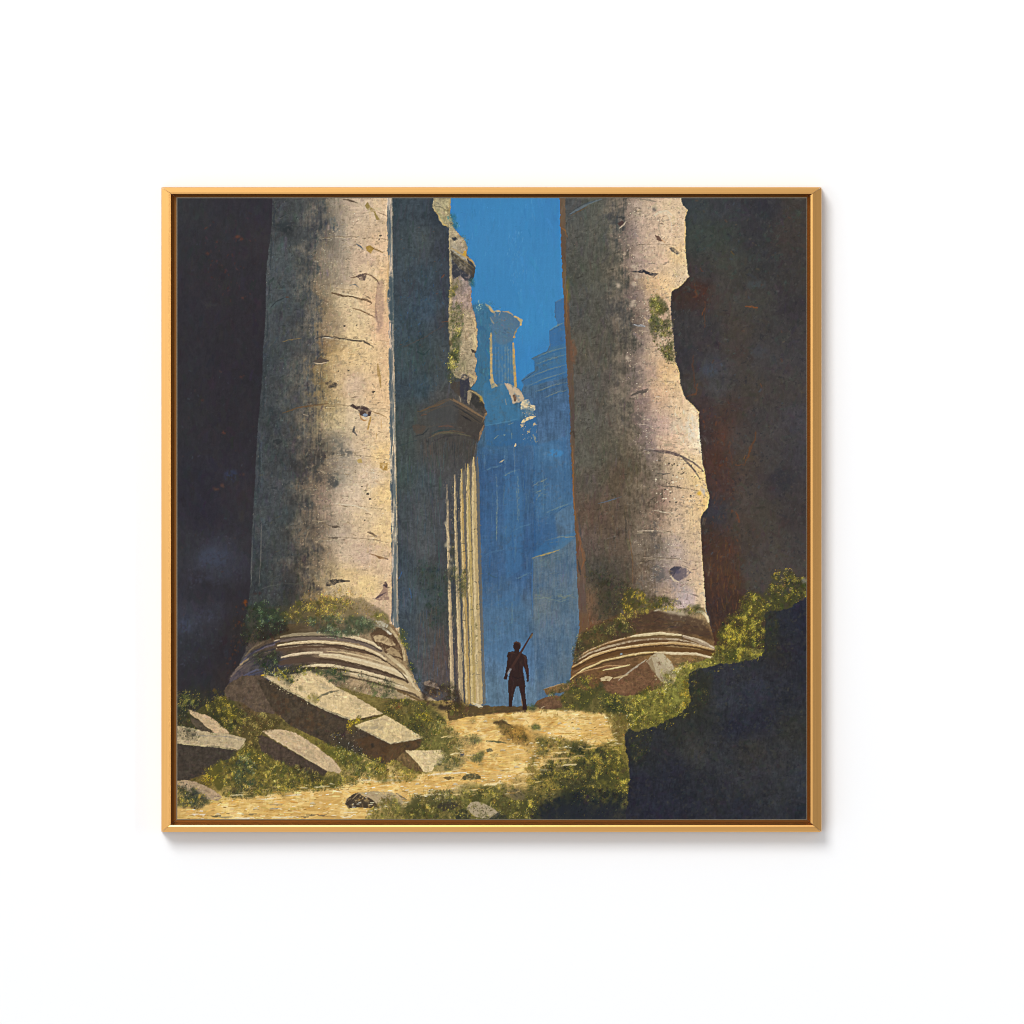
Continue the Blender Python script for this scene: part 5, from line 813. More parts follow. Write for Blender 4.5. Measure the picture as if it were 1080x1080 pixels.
for m in (t1, t2, t3, t4, t5): speckle(m, 2.2, .62, '#8c7c60', .4, 71, 1.6, .8); speckle(m, 2, .66, '#e4d5b0', .4, 72, 1.6, .8); fill(m * sm(.2, .9, NM), '#ad9a78', .35)
line([(277, 711.5), (290, 719.5), (302, 727), (316, 734), (330, 742), (345, 749), (371, 759)], 1.2, '#e0cfa4', .75, .6, False); line([(375, 764.5), (392, 774), (412, 783.5), (430, 780.5), (446, 777.5)], 1.1, '#e2d2a8', .75, .5, False)
line([(371, 759.5), (385, 757.5), (395, 754.5), (399, 755)], 1.8, '#4b3c2c', .9, .5); line([(374, 763.5), (386, 760), (398, 756.5)], 1.0, '#6b5a3e', .6)
line([(335, 735.5), (342, 732), (350, 729.5), (357, 728)], 2, '#6b6550', .85, .7); line([(352, 733), (358, 733.5)], 1.4, '#8a7656', .8); disc(397, 768, 7, 2.4, '#a8987a', .6, 1.2, 1.5); disc(384, 767, 6, 2, '#a69678', .6, 1, 1.5); disc(345, 723, 10, 4, '#b09e7e', .45, 1.5, 2)
line([(237, 776), (252, 779)], 1.4, '#77736e', .7); line([(206, 775), (236, 776)], 2.2, '#8d8780', .5, 1); line([(256, 779), (258, 785), (253, 791)], 1.3, '#d9c793', .8)
line([(187, 783.5), (210, 786), (232, 787.5), (250, 791)], 1.0, '#d6c594', .7); line([(278, 770), (300, 785), (325, 800), (345, 813)], .9, '#d0bd98', .6)
disc(316, 726, 4, 3, '#6d6544', .4, 1.2, 2)

# ---- plants among the slabs
YD = ['#d9b82f', '#e2c33a', '#cfa233', '#d8cf9c']
foliage([(187, 735), (200, 722), (212, 722), (214, 738), (206, 750), (199, 748), (198, 760), (187, 766)], ['#33362c', '#2e3229'], ['#44482c', '#3f4632'], ['#6d6a34'], 1.1, 2.2, .75, 3, ['#a99a78', '#c9b24a', '#8f8a68', '#b0813a'], 60)
foliage([(214, 742), (224, 735), (240, 736), (250, 744), (262, 754), (262, 765), (246, 772), (238, 768), (228, 758), (218, 752)], ['#3c3c26', '#33352a'], ['#5a562c', '#67602f'], ['#85783a', '#938238'], 1.2, 2.2, .8, 2.5, ['#c9a434', '#a89a70', '#d9b83a'], 34)
foliage([(225, 738), (238, 734), (250, 744), (256, 758), (244, 758), (232, 750)], ['#5c5628'], ['#7c702e', '#8a7a30'], ['#a3903a', '#ae983a'], 1, 2, .35, 2)
foliage([(187, 764), (205, 768), (212, 774), (208, 780), (187, 780)], ['#3c3d2e'], ['#55523a', '#6d6647'], ['#8c8462'], .7, 2, .35, 2)
foliage([(245, 772), (262, 756), (280, 752), (300, 760), (290, 768), (276, 770), (272, 780), (262, 790), (258, 780)], ['#4d4428', '#5a4b2c'], ['#6b5d34', '#74663a', '#5f5636'], ['#8d7f48', '#9c8a50'], 1.1, 2.2, .75, 2.5, ['#a67a48', '#b59a5c'], 26)
foliage([(212, 815), (226, 806), (250, 796), (262, 786), (276, 792), (290, 802), (310, 808), (328, 815), (344, 818), (360, 815), (378, 822), (370, 828), (340, 832), (300, 834), (270, 838), (240, 840), (228, 832)], ['#565228', '#46482c', '#3f4330'], ['#6d662c', '#7a7034', '#5f5f36', '#857634'], ['#9c8a38', '#ab953e', '#938648'], 1.3, 2.4, .85, 2.5, YD + ['#c0b588'], 60)
foliage([(212, 818), (216, 808), (228, 812), (232, 826), (220, 828)], ['#7a6a2c'], ['#a08a2e'], ['#c9a92f', '#d6b62f'], .9, 1.9, .3, 2, ['#e0c02e', '#dcb92f'], 34)
foliage([(248, 800), (262, 795), (270, 806), (268, 830), (258, 838), (250, 826)], ['#3d4a3a', '#344036'], ['#4d5a3c', '#586242'], ['#7c7f50', '#9a9a78'], 1.1, 2.2, .4, 2.5, ['#c6c3a2', '#b0ad80'], 20)
foliage([(240, 832), (260, 826), (272, 836), (262, 842), (246, 842)], ['#474530'], ['#6b6238', '#8a7438'], ['#a58d4a'], 1, 2, .4, 2)
foliage([(276, 800), (296, 804), (318, 812), (306, 828), (285, 828)], ['#5e5c30'], ['#7d7436', '#8f7f3c'], ['#ada04e', '#b5a468'], .9, 2.2, .3, 2.5, ['#cbb98a', '#d0b23c'], 18)
foliage([(310, 804), (330, 812), (342, 818), (340, 825), (325, 822), (312, 816)], ['#3d382a'], ['#4d4630', '#5a5534'], ['#746c3c'], 1, 2.2, .55, 2)
foliage([(338, 786), (350, 780), (366, 788), (385, 796), (400, 802), (404, 812), (398, 820), (375, 818), (360, 806), (352, 798)], ['#545528', '#464a2e'], ['#6f6d30', '#7f7836', '#626338'], ['#9a8e40', '#aa9c48', '#b3a968'], 1.3, 2.3, .8, 2.5, YD + ['#b9beb8', '#ccc8ae'], 46)
foliage([(348, 776), (356, 772), (368, 780), (384, 790), (380, 796), (362, 788)], ['#33312a'], ['#44402e', '#3c3c34'], ['#8c8b84'], .7, 2, .4, 2, ['#c8c8c0', '#a9a494', '#d4b33a'], 34)
foliage([(396, 806), (420, 803), (436, 812), (448, 815), (440, 822), (420, 824), (398, 824)], ['#6d6230'], ['#7f7434', '#8a7a36'], ['#a3903c', '#b39c48'], 1.2, 2.2, .75, 2)
foliage([(388, 796), (404, 800), (408, 812), (396, 818)], ['#55562a'], ['#6e6c30'], ['#8f8a3a'], .9, 2, .3, 2, ['#e0b42e', '#d9982e', '#e2c23c'], 26); dabs(poly([(385, 790), (405, 796), (404, 814), (394, 812)], 2), 26, ['#2e3040', '#33343a'], (.8, 1.4), 1.3)
foliage([(366, 764), (372, 758), (380, 758), (378, 764), (374, 772), (370, 774)], ['#6a5f2c'], ['#a08b2e'], ['#d4b52f'], .9, 1.8, .3, 1.2, ['#e2c12e', '#d9b52c'], 16); dabs(poly([(364, 768), (376, 766), (380, 800), (360, 796)], 2), 40, ['#8f846a', '#6a6250', '#b3a88c'], (.5, 1.1), 1.3)
foliage([(274, 706), (290, 704), (310, 702), (330, 704), (345, 708), (356, 706), (372, 712), (360, 716), (338, 712), (326, 707), (316, 714), (308, 722), (296, 716), (284, 712)], ['#33372a', '#3b3f2c'], ['#5a5a30', '#4d5034', '#6b682e'], ['#8c8434', '#a0953c', '#c0b888'], 1.1, 2.1, .55, 2, ['#d8bd2f', '#ddd3b0', '#c9ab2e'], 26)
foliage([(332, 708), (350, 704), (362, 710), (372, 714), (358, 720), (352, 722), (342, 714)], ['#34412f', '#3c4834'], ['#4f5a3a', '#48553e'], ['#6f7548'], 1.1, 2, .75, 2)
line([(276, 712), (279, 711.5)], 2.6, '#d8ae2e', .9, .4); line([(294, 705), (300, 712), (304, 716)], 1.4, '#b3a02e', .8); line([(300, 716), (304, 705)], 1.3, '#a3942f', .8)
foliage([(323, 735), (330, 729), (338, 736), (334, 742), (326, 739)], ['#6b6430'], ['#8d843c'], ['#a89a48'], 1, 1.8, .5, 1.5, ['#d2ba48'], 8); dabs(poly([(284, 714), (330, 742), (326, 744), (284, 722)], 1), 60, ['#d3c59c', '#c6b88c', '#6d6544'], (.6, 1.4), 1.5)
foliage([(355, 722), (372, 722), (392, 722), (410, 726), (400, 734), (385, 730), (370, 732)], ['#5a5234', '#4c4a30'], ['#857550', '#9c8460', '#74694a'], ['#b09a74', '#c0aa84'], .9, 2.1, .35, 2)
foliage([(388, 722), (400, 718), (414, 722), (420, 732), (408, 736), (395, 732)], ['#424a2e', '#3c442e'], ['#566034', '#5f6838'], ['#7c8048'], 1.1, 2.1, .7, 2)
foliage([(404, 742), (416, 734), (432, 738), (450, 742), (462, 750), (470, 758), (462, 768), (450, 776), (440, 772), (428, 764), (414, 756), (402, 750)], ['#3f4028', '#4a4729'], ['#5d5830', '#6b6433', '#55582f'], ['#85793a', '#92853c'], 1.2, 2.3, .85, 2.5, ['#d8b430', '#dcbc3a', '#cf9a34', '#e0c65a'], 60)
foliage([(408, 742), (424, 740), (420, 750), (410, 750)], ['#6b5632'], ['#8d7a4a'], ['#b8a06a'], .8, 1.8, .3, 1.5, ['#e0bc34', '#b5422e'], 14)
foliage([(440, 752), (455, 752), (462, 758), (450, 760), (438, 758)], ['#75692c'], ['#a4902f'], ['#d6b92f'], .9, 1.7, .2, 1.5, ['#e2c22e', '#e6c93c'], 22)
foliage([(424, 762), (440, 764), (452, 774), (450, 782), (444, 776), (430, 768)], ['#33372a'], ['#43462c'], ['#6b672f'], 1.1, 2, .7, 1.5, ['#c9ac34'], 8)
foliage([(446, 776), (456, 762), (470, 762), (482, 772), (488, 785), (484, 800), (478, 808), (470, 800), (462, 790), (444, 790)], ['#5f5c34', '#55552f'], ['#77703a', '#867a40', '#6c6a3c'], ['#a39150', '#ab9050', '#98905c'], 1.2, 2.3, .8, 2.5, ['#c07a4c', '#cfae50', '#bd9b6a'], 30)
foliage([(462, 800), (474, 798), (486, 796), (490, 804), (480, 810), (466, 812), (458, 812)], ['#4c4f33'], ['#6a683c', '#5f613c'], ['#8d8450'], 1.1, 2.1, .75, 2); disc(487, 795, 3, 2.6, '#57545a', .7, 1)
# dark scrub at the shaft's foot
foliage([(442, 722), (452, 716), (462, 720), (470, 725), (480, 722), (486, 732), (488, 742), (478, 750), (466, 748), (454, 742), (446, 735)], ['#3a302a', '#42362b'], ['#4d3f30', '#574733', '#463a34'], ['#6b5a38', '#746238'], 1.2, 2.4, .9, 2)
blob([(445, 719), (452, 717), (460, 720), (464, 726), (456, 724), (448, 722)], '#9c8a78', .8, .8, .5); foliage([(464, 722), (476, 718), (482, 726), (480, 738), (468, 738)], ['#3d3a26'], ['#504c2c'], ['#655f34'], 1, 2.2, .4, 2)
foliage([(470, 744), (490, 738), (500, 745), (490, 754), (474, 752)], ['#453a26'], ['#5b4e2c', '#66592e'], ['#857338'], 1, 2.2, .7, 2)

# ---- near stones and verge
blob([(364, 846), (366, 841), (372, 837), (380, 835), (395, 834), (412, 834.5), (420, 838), (428, 843), (424, 848), (412, 852), (395, 852), (380, 850), (366, 851)], '#b09c78', .95, .7)
blob([(364, 847), (367, 841), (373, 837), (378, 835.5), (382, 838), (390, 841), (396, 846), (398, 850), (390, 852), (378, 851), (367, 852)], '#40352a', .9, .7); line([(372, 842), (377, 837), (380, 835)], 1.2, '#b39a70', .8); line([(374, 846), (379, 841)], 1, '#8a7350', .7); line([(418, 836), (424, 840), (429, 843)], 1.6, '#5d5a50', .8)
strokes(poly([(382, 835), (425, 836), (422, 850), (400, 851)], .6), 60, 7, 1.6, .4, .4, .07, .02, .6, .6, ['#b8a582', '#a08c6a', '#c4b08a', '#8c7a5c'])
foliage([(392, 852), (402, 842), (414, 838), (424, 848), (436, 846), (440, 856), (436, 864), (386, 864)], ['#5a5730', '#66602f'], ['#77703a', '#85783a'], ['#9f9148', '#aa9a4c'], 1.2, 2.3, .75, 2.5)
foliage([(426, 846), (440, 838), (455, 834), (470, 834), (490, 832), (510, 828), (535, 828), (555, 834), (566, 842), (560, 864), (426, 864)], ['#4d4c2c', '#57532d', '#42422a'], ['#6d672f', '#7a7034', '#5f5d36'], ['#98893c', '#a3953f', '#8c8450'], 1.25, 2.4, .85, 2.5, ['#c3b27c', '#d2b944', '#b79a66', '#cdbf8e'], 110)
foliage([(437, 838), (455, 833), (472, 836), (468, 846), (450, 846), (440, 844)], ['#5c5638'], ['#8a7d56', '#77704a'], ['#b9a987', '#a89c70'], 1, 2, .35, 2, ['#d6c6a4', '#33332a'], 24)
blob([(460, 851), (464, 846), (472, 844.5), (480, 846), (484, 849), (478, 853), (466, 855)], '#3f3a30', .9, .8); blob([(492, 851), (496, 846), (504, 844.5), (512, 847), (520, 852), (527, 858), (522, 862), (508, 862), (500, 860), (496, 856)], '#b3a284', .95, .6); dabs(poly([(490, 850), (527, 855), (525, 864), (495, 864)], 1), 46, ['#2e2f2a', '#3a3a2c', '#d3c6a6', '#8c7f64'], (.7, 1.6), 1.4)
blob([(480, 856), (488, 852), (496, 858), (498, 864), (480, 864)], '#33352a', .8, 1); blob([(516, 862), (524, 857), (532, 858), (536, 864), (516, 864)], '#343630', .8, 1)
foliage([(187, 828), (196, 826), (206, 832), (216, 838), (222, 846), (212, 852), (187, 850)], ['#353c30', '#2d3430'], ['#4d5034', '#5f5c34'], ['#8a7a38', '#9c883c'], 1.1, 2.2, .7, 2, ['#c8b8a0', '#2a3038'], 26)
for x, y in ((535, 833), (544, 835), (550, 838)): line([(x, y), (x + 5, y + 5)], 2.2, '#6d5f48', .8, .8); 
blob([(536, 834), (546, 830), (554, 838), (552, 844), (540, 843)], '#75674c', .7, 1); line([(538, 835), (546, 840)], 1.4, '#3e3a32', .8); line([(543, 832), (552, 839)], 1.4, '#41382e', .8)

# ---- foot of the right column
baseR = poly([(601, 722), (602, 708), (605, 695), (608, 682), (614, 670), (625, 660), (650, 648), (690, 642), (742, 640), (748, 655), (752, 672), (754, 688), (740, 696), (715, 704), (700, 712), (660, 726), (620, 728)], .8, .4)
fill(baseR, field([(606, 712, '#74563a'), (612, 690, '#5f4c36'), (625, 700, '#79593a'), (640, 680, '#6d5434'), (650, 665, '#4f4030'), (665, 680, '#765a3c'), (690, 660, '#5a4430'), (715, 650, '#a8977a'), (735, 652, '#9d8560'), (720, 662, '#544030'), (740, 668, '#6a5036'), (700, 673, '#a08660'), (730, 680, '#8a6d44'), (690, 690, '#8a6c42'), (650, 705, '#70533a'), (670, 715, '#6b4a30'), (640, 720, '#6b4d30')]))
scumble(baseR, .09, .2); occlude(baseR)
strokes(baseR, 380, 9, 1.9, lambda x, y: -.35 + (x - 620) * .0032, .12, .1, .02, .6, .65)
blob([(636, 668), (650, 656), (670, 648), (690, 644), (712, 646), (730, 651), (744, 655), (750, 668), (752, 676), (738, 670), (715, 666), (690, 664), (665, 668), (645, 676)], '#4c3a2e', .75, 1, 1); strokes(poly([(640, 666), (690, 646), (748, 660), (750, 672), (690, 663)], 1), 90, 8, 1.6, .1, .3, .12, .02, .6, .6, ['#5d4835', '#3c302c', '#6b5238', '#4a3a34'])
band([(606, 699), (620, 690), (640, 683), (665, 677), (690, 674.5), (715, 675), (740, 681)], 5, '#64482f')
band([(604, 697), (620, 686), (640, 678), (655, 674), (667, 671)], 1.7, '#a07d54'); band([(665, 671), (680, 669), (695, 667.5), (718, 669.5)], 2.6, '#cbb98e', '#6f5a3a', 2.2, 2.4); band([(720, 670.5), (738, 676), (752, 683)], 4.2, '#a8937a')
line([(606, 704), (630, 693), (660, 685.5), (700, 683.5), (752, 689)], 4.4, '#634629', .9, .5, False, .1)
band([(604, 703), (625, 691), (650, 683.5), (672, 680.5), (690, 678.5), (710, 677.5), (735, 680.5), (752, 684.5)], 2.3, '#bb9a68', '#4c3624', 1.4, 2.2)
band([(601, 716), (615, 706), (635, 697), (655, 692.3), (675, 688.6), (692, 687)], 1.9, '#c6ab72', '#54402a', 1.8, 1.9); band([(690, 688), (712, 688.6), (735, 689.5), (751, 693.5)], 2.8, '#cab690')
band([(603, 713), (618, 707), (640, 702), (662, 701.5)], 1.3, '#9a7248'); band([(636, 706.5), (650, 704), (664, 701)], 1.5, '#d0bd84'); line([(719, 670), (720, 675)], 1.4, '#4c3c2c', .85, .3); band([(733, 645), (740, 645), (745, 650), (747, 655)], 3.2, '#d2c09a')
line([(604, 709), (618, 701), (640, 694)], 1.4, '#8a6440', .8, .5)
blob([(692, 642), (710, 639), (720, 646), (724, 650), (704, 647)], '#b8a98c', .75, .8, .6); line([(690, 644), (702, 640), (712, 641)], 2, '#c9bca0', .75, 1); disc(655, 689, 1.5, 1, '#8fa0ac', .7, .4)
# fallen slab and boulder before it
facepaint([(634, 722), (650, 714), (666, 704), (680, 696), (690, 692), (702, 698), (706, 712), (700, 722), (684, 730), (660, 734), (640, 730)], '#65472f', 110, .3, ['#6b4d30', '#523a28', '#755838', '#4d3b29']); line([(652, 717), (662, 709), (672, 702), (681, 695)], 1.6, '#b7ab94', .85, .5); line([(647, 715), (656, 713), (662, 711)], 2.2, '#c6af80', .8); blob([(632, 715), (640, 713), (646, 714), (643, 718), (634, 718)], '#cdb98e', .9, .7)
blob([(681, 697), (686, 691), (693, 688.4), (700, 689.5), (706, 695), (711, 704), (713, 714), (710, 722), (702, 722), (694, 715), (688, 706)], '#b3a384', 1, .7, .4); blob([(690, 690), (700, 690), (707, 697), (711, 707), (704, 706), (697, 698)], '#c8b996', .7, .6, .5); strokes(poly([(686, 693), (700, 691), (708, 706), (692, 710)], .6), 40, 6, 1.8, 1, .5, .06, .015, .6, .6, ['#c3b492', '#a5957a', '#b9a88a']); blob([(683, 697), (687, 693), (690, 704), (692, 712), (686, 706)], '#8f7a5a', .7, .6, .4)
facepaint([(563, 744), (566, 739), (574, 735), (586, 733), (592, 734), (593, 745), (585, 747), (572, 747)], '#604630', 30, -.2, ['#7e583a', '#64452f']); facepaint([(573, 727), (582, 723), (596, 720), (604, 719), (606, 726), (590, 730), (576, 732)], '#6b5230', 30, -.25, ['#8a6b3e', '#5a482c']); line([(574, 726), (588, 722), (598, 720.5)], 1.1, '#b3a68c', .7)
# plants on and around the right foot
foliage([(618, 605), (640, 598), (660, 612), (668, 625), (655, 640), (640, 652), (622, 655), (628, 630)], ['#3c3a2e', '#3a3a30'], ['#45422f', '#4c4a34', '#3f3d36'], ['#5d5838'], .8, 2.5, .35, 3, top=.3)
foliage([(655, 635), (662, 622), (672, 620), (682, 628), (690, 632), (702, 630), (712, 634), (716, 642), (700, 642), (680, 642), (660, 646)], ['#4e4a26', '#55512a'], ['#746c2e', '#807230'], ['#a08a36', '#b3963a'], 1.25, 2.1, .8, 2, ['#cf9a34', '#d8b03c', '#c4763a'], 30)
foliage([(646, 652), (665, 644), (685, 638), (684, 646), (664, 652), (648, 660)], ['#5d5730'], ['#857a38', '#92843c'], ['#aa9a48'], 1.1, 2, .7, 1.5); foliage([(690, 632), (702, 628), (716, 634), (724, 640), (738, 634), (742, 646), (730, 648), (710, 642), (694, 640)], ['#3f4228'], ['#5d5a2c', '#6d672f'], ['#8f8438'], 1.1, 2.1, .7, 2)
foliage([(612, 672), (625, 660), (645, 655), (668, 658), (668, 668), (650, 672), (636, 678), (618, 684), (606, 690), (604, 684)], ['#46432a', '#3d3e2a'], ['#5a5a32', '#68633a', '#4c5234'], ['#847a44'], 1.1, 2.3, .7, 2.5); foliage([(603, 690), (610, 678), (618, 676), (614, 690), (606, 702)], ['#33352c'], ['#474534'], ['#66603c'], 1, 2.2, .7, 1.5)
foliage([(575, 732), (590, 724), (602, 718), (618, 712), (630, 716), (640, 728), (650, 732), (660, 742), (664, 752), (650, 754), (630, 750), (600, 748), (592, 742), (590, 733)], ['#4a4a2a', '#3f422c'], ['#69642f', '#5f6034', '#77702f'], ['#9a8c38', '#a5963c'], 1.25, 2.3, .85, 2.5, ['#d2ae34', '#c99f3a', '#d9bf5a'], 46)
foliage([(630, 735), (650, 733), (665, 738), (672, 748), (662, 756), (640, 750)], ['#3d412c', '#36392a'], ['#525630', '#615d30'], ['#857a38'], 1, 2.3, .6, 2, ['#d9bd3a', '#d8b23c'], 14)
foliage([(640, 755), (658, 752), (668, 762), (660, 775), (652, 790), (650, 778), (640, 766)], ['#6a5b30'], ['#8a7a48', '#9c8c5a', '#7a6a36'], ['#b8ab80', '#c0b48c', '#b3903c'], 1.1, 2.1, .6, 2, ['#d2caa6', '#c98a3c'], 24)
foliage([(664, 735), (676, 728), (690, 724), (700, 716), (712, 704), (725, 698), (738, 694), (752, 696), (756, 702), (742, 702), (728, 708), (727, 722), (729, 740), (722, 750), (708, 756), (698, 764), (680, 764), (668, 770), (660, 758), (668, 748)], ['#55532a', '#4c4d2a'], ['#77702f', '#848036', '#6b682f', '#8f8538'], ['#aaa03f', '#b5a648', '#a89a5a'], 1.35, 2.3, .85, 2, ['#d8c33a', '#dcd0a8', '#c9a33a', '#c98c34', '#b9b092'], 130)
foliage([(690, 716), (706, 704), (722, 702), (722, 720), (705, 730), (692, 728)], ['#7d7444'], ['#a49862', '#938a50'], ['#bdb284', '#c6bb94'], .8, 2.1, .2, 2); foliage([(720, 716), (727, 716), (730, 738), (724, 745), (718, 736)], ['#7a6a2c'], ['#a08430', '#8a7c30'], ['#c69a30', '#d0a832'], 1, 2, .5, 1.5, ['#d89a30', '#e0c03a'], 20)
# yellow-flowered bush against the right wall
foliage([(752, 698), (754, 682), (758, 664), (764, 650), (774, 648), (782, 636), (792, 622), (804, 628), (812, 612), (822, 600), (834, 602), (846, 612), (852, 606), (852, 632), (838, 640), (826, 644), (808, 646), (807, 670), (806, 690), (790, 697), (770, 702)], ['#47452a', '#3d3d28', '#36362a'], ['#5c5a2c', '#69632e', '#54562f'], ['#8a7f34', '#968a38', '#7d7638'], 1.35, 2.4, .88, 3, ['#d6b432', '#c9a432', '#d8c470', '#cf9a34'], 120)
foliage([(780, 632), (796, 622), (808, 632), (806, 668), (792, 672), (782, 656)], ['#6d662c'], ['#8c8236', '#7d7834'], ['#b5a43f', '#a8984a'], .9, 2.2, .3, 2.5, ['#d9be3a', '#d2bd6a'], 36); foliage([(756, 668), (776, 648), (790, 660), (786, 690), (766, 700), (755, 694)], ['#5f5a2a'], ['#837930', '#74702f'], ['#b09c36', '#9f9338'], .9, 2.2, .25, 2.5, ['#d9b52f', '#e2c63c', '#ccb055'], 60)
foliage([(815, 618), (835, 612), (852, 612), (850, 632), (832, 640), (814, 640)], ['#44462a', '#3d4028'], ['#55552d', '#5d5c30'], ['#6f6b32'], 1, 2.4, .6, 2, top=.3); dabs(poly([(816, 600), (838, 600), (846, 612), (828, 618)], 3), 60, ['#a0935c', '#c9a838', '#b08a40', '#6d6a3c', '#d3c06a'], (.7, 1.4), 1.3); disc(848, 613, 3, 3, '#8f8c84', .5, 1.5, 2); dabs(poly([(812, 622), (824, 610), (834, 614), (820, 626)], 2), 30, ['#b88a4c', '#c9a06a', '#a8763c'], (.7, 1.5), 1.4)
foliage([(760, 690), (785, 678), (806, 676), (806, 692), (788, 698), (764, 704)], ['#4a4c2a'], ['#6b6b2f', '#777430'], ['#a39a3c'], 1, 2.1, .5, 2, ['#b9b26a', '#4e7a62'], 16)

# ---- dark foreground bank
foliage([(556, 832), (566, 818), (575, 806), (590, 792), (605, 786), (622, 786), (640, 792), (655, 796), (664, 815), (664, 842), (640, 846), (610, 840), (585, 842), (568, 846)], ['#3c3d29', '#2f3228', '#45432a'], ['#5a562c', '#67602e', '#4c4c2e'], ['#8a7c34', '#968638', '#7b7440'], 1.35, 2.3, .8, 3, ['#c9ad4a', '#bfb183', '#8f8238'], 110)
foliage([(555, 800), (566, 798), (570, 815), (580, 825), (576, 838), (560, 842), (556, 825)], ['#6a6230'], ['#857834', '#93853a'], ['#b3a046', '#a99a58'], 1, 2.2, .35, 2.5, ['#d6c05a'], 16)
foliage([(638, 790), (650, 785), (662, 800), (664, 830), (652, 836), (642, 818)], ['#5a562a'], ['#7d7232', '#6f6a30'], ['#a8973c', '#b0a04a'], 1, 2.2, .4, 2, ['#c0823c', '#d2b53a'], 22)
foliage([(560, 868), (562, 856), (572, 844), (588, 838), (604, 834), (622, 834), (645, 832), (662, 836), (670, 868)], ['#262a2c', '#23262b', '#2b2f2c'], ['#2e322c', '#33372f', '#292c30'], ['#3e402e', '#4a482e'], 1.3, 2.6, .95, 2.5, top=.1); fill(poly([(570, 856), (600, 846), (664, 850), (664, 868), (568, 868)], 3, .8, 4), '#282b33', .75)
dark = poly([(658, 775), (664, 768), (672, 771), (684, 768), (692, 766), (701, 760), (712, 755), (723, 748), (728, 738), (726, 722), (727, 710), (738, 704), (752, 701), (768, 699), (790, 696), (804, 692), (807, 680), (806, 664), (807, 646), (820, 643), (832, 641), (842, 634), (856, 626), (856, 870), (658, 870), (662, 840), (664, 815), (661, 795)], 1.3, .7)
fill(dark, field([(672, 790, '#2e3030'), (670, 830, '#2b2c36'), (690, 850, '#2a2c36'), (690, 780, '#2f3134'), (710, 770, '#32342f'), (735, 725, '#31322e'), (730, 740, '#35362c'), (755, 715, '#33353b'), (780, 710, '#343539'), (820, 660, '#2b2d36'), (812, 660, '#33352f'), (845, 650, '#2a2c38'), (820, 690, '#302f30'), (845, 690, '#2b2d37'), (790, 730, '#33363f'), (760, 735, '#373a40'), (830, 730, '#2d2f35'),
                  (800, 760, '#2c2e37'), (775, 765, '#2b2d38'), (830, 770, '#363733'), (740, 760, '#303230'), (730, 790, '#3c3c38'), (755, 800, '#35373a'), (790, 790, '#393834'), (820, 800, '#38393a'), (845, 820, '#353a40'), (710, 810, '#2b2d35'), (750, 830, '#2e3035'), (790, 825, '#36373a'), (820, 835, '#343639'), (720, 850, '#2a2c34'), (780, 855, '#2b2d35'), (845, 855, '#2a2d34')]))
desat(dark, .1, (.99, .98, 1.0)); scumble(dark, .1, .85); occlude(dark)
strokes(dark, 2000, 10, 3.6, UP, 1.1, .06, .01, .55, .75); strokes(dark, 420, 6, 1.5, 2.4, .8, .12, .016, .4, .8); speckle(dark, 2.2, .6, '#454438', .4, 81); speckle(dark, 2.2, .6, '#20222a', .5, 82); dabs(dark, 420, ['#3f3f38', '#44433a', '#22242a', '#383c42', '#4a483c'], (.8, 3), 1.7, None, 1, .45, .5, True); dabs(poly([(760, 715), (810, 710), (830, 760), (790, 770), (740, 800), (710, 790), (740, 740)], 5), 180, ['#474945', '#3e434c', '#4a483c', '#26282f'], (.7, 2), 1.8, None, 1, .4, .5)
foliage([(727, 708), (740, 705), (752, 712), (748, 736), (736, 752), (724, 752), (728, 738)], ['#34352b', '#2e302c'], ['#444329', '#3c3e2c'], ['#5c572c'], 1, 2.3, .55, 2, top=.35); foliage([(690, 764), (706, 757), (724, 750), (722, 760), (700, 768)], ['#363626'], ['#5a562c'], ['#7d7434'], .9, 2, .3, 2, ['#c09a38', '#8d8440'], 12)
foliage([(806, 646), (816, 643), (822, 660), (818, 700), (808, 694)], ['#37392c', '#323430'], ['#41422e'], ['#4d4c30'], .9, 2.3, .5, 2, top=.3); foliage([(660, 772), (680, 766), (690, 775), (676, 800), (664, 805)], ['#383a2c', '#303330'], ['#43442f'], ['#5a562f'], .9, 2.3, .4, 2, top=.3)
dabs(poly([(655, 762), (700, 755), (728, 740), (729, 712), (806, 690), (806, 700), (735, 712), (732, 750), (700, 768), (662, 780)], 2), 160, ['#2b2d30', '#33342c', '#8a7c34', '#6d6730', '#a5923c'], (.7, 1.8), 1.6)

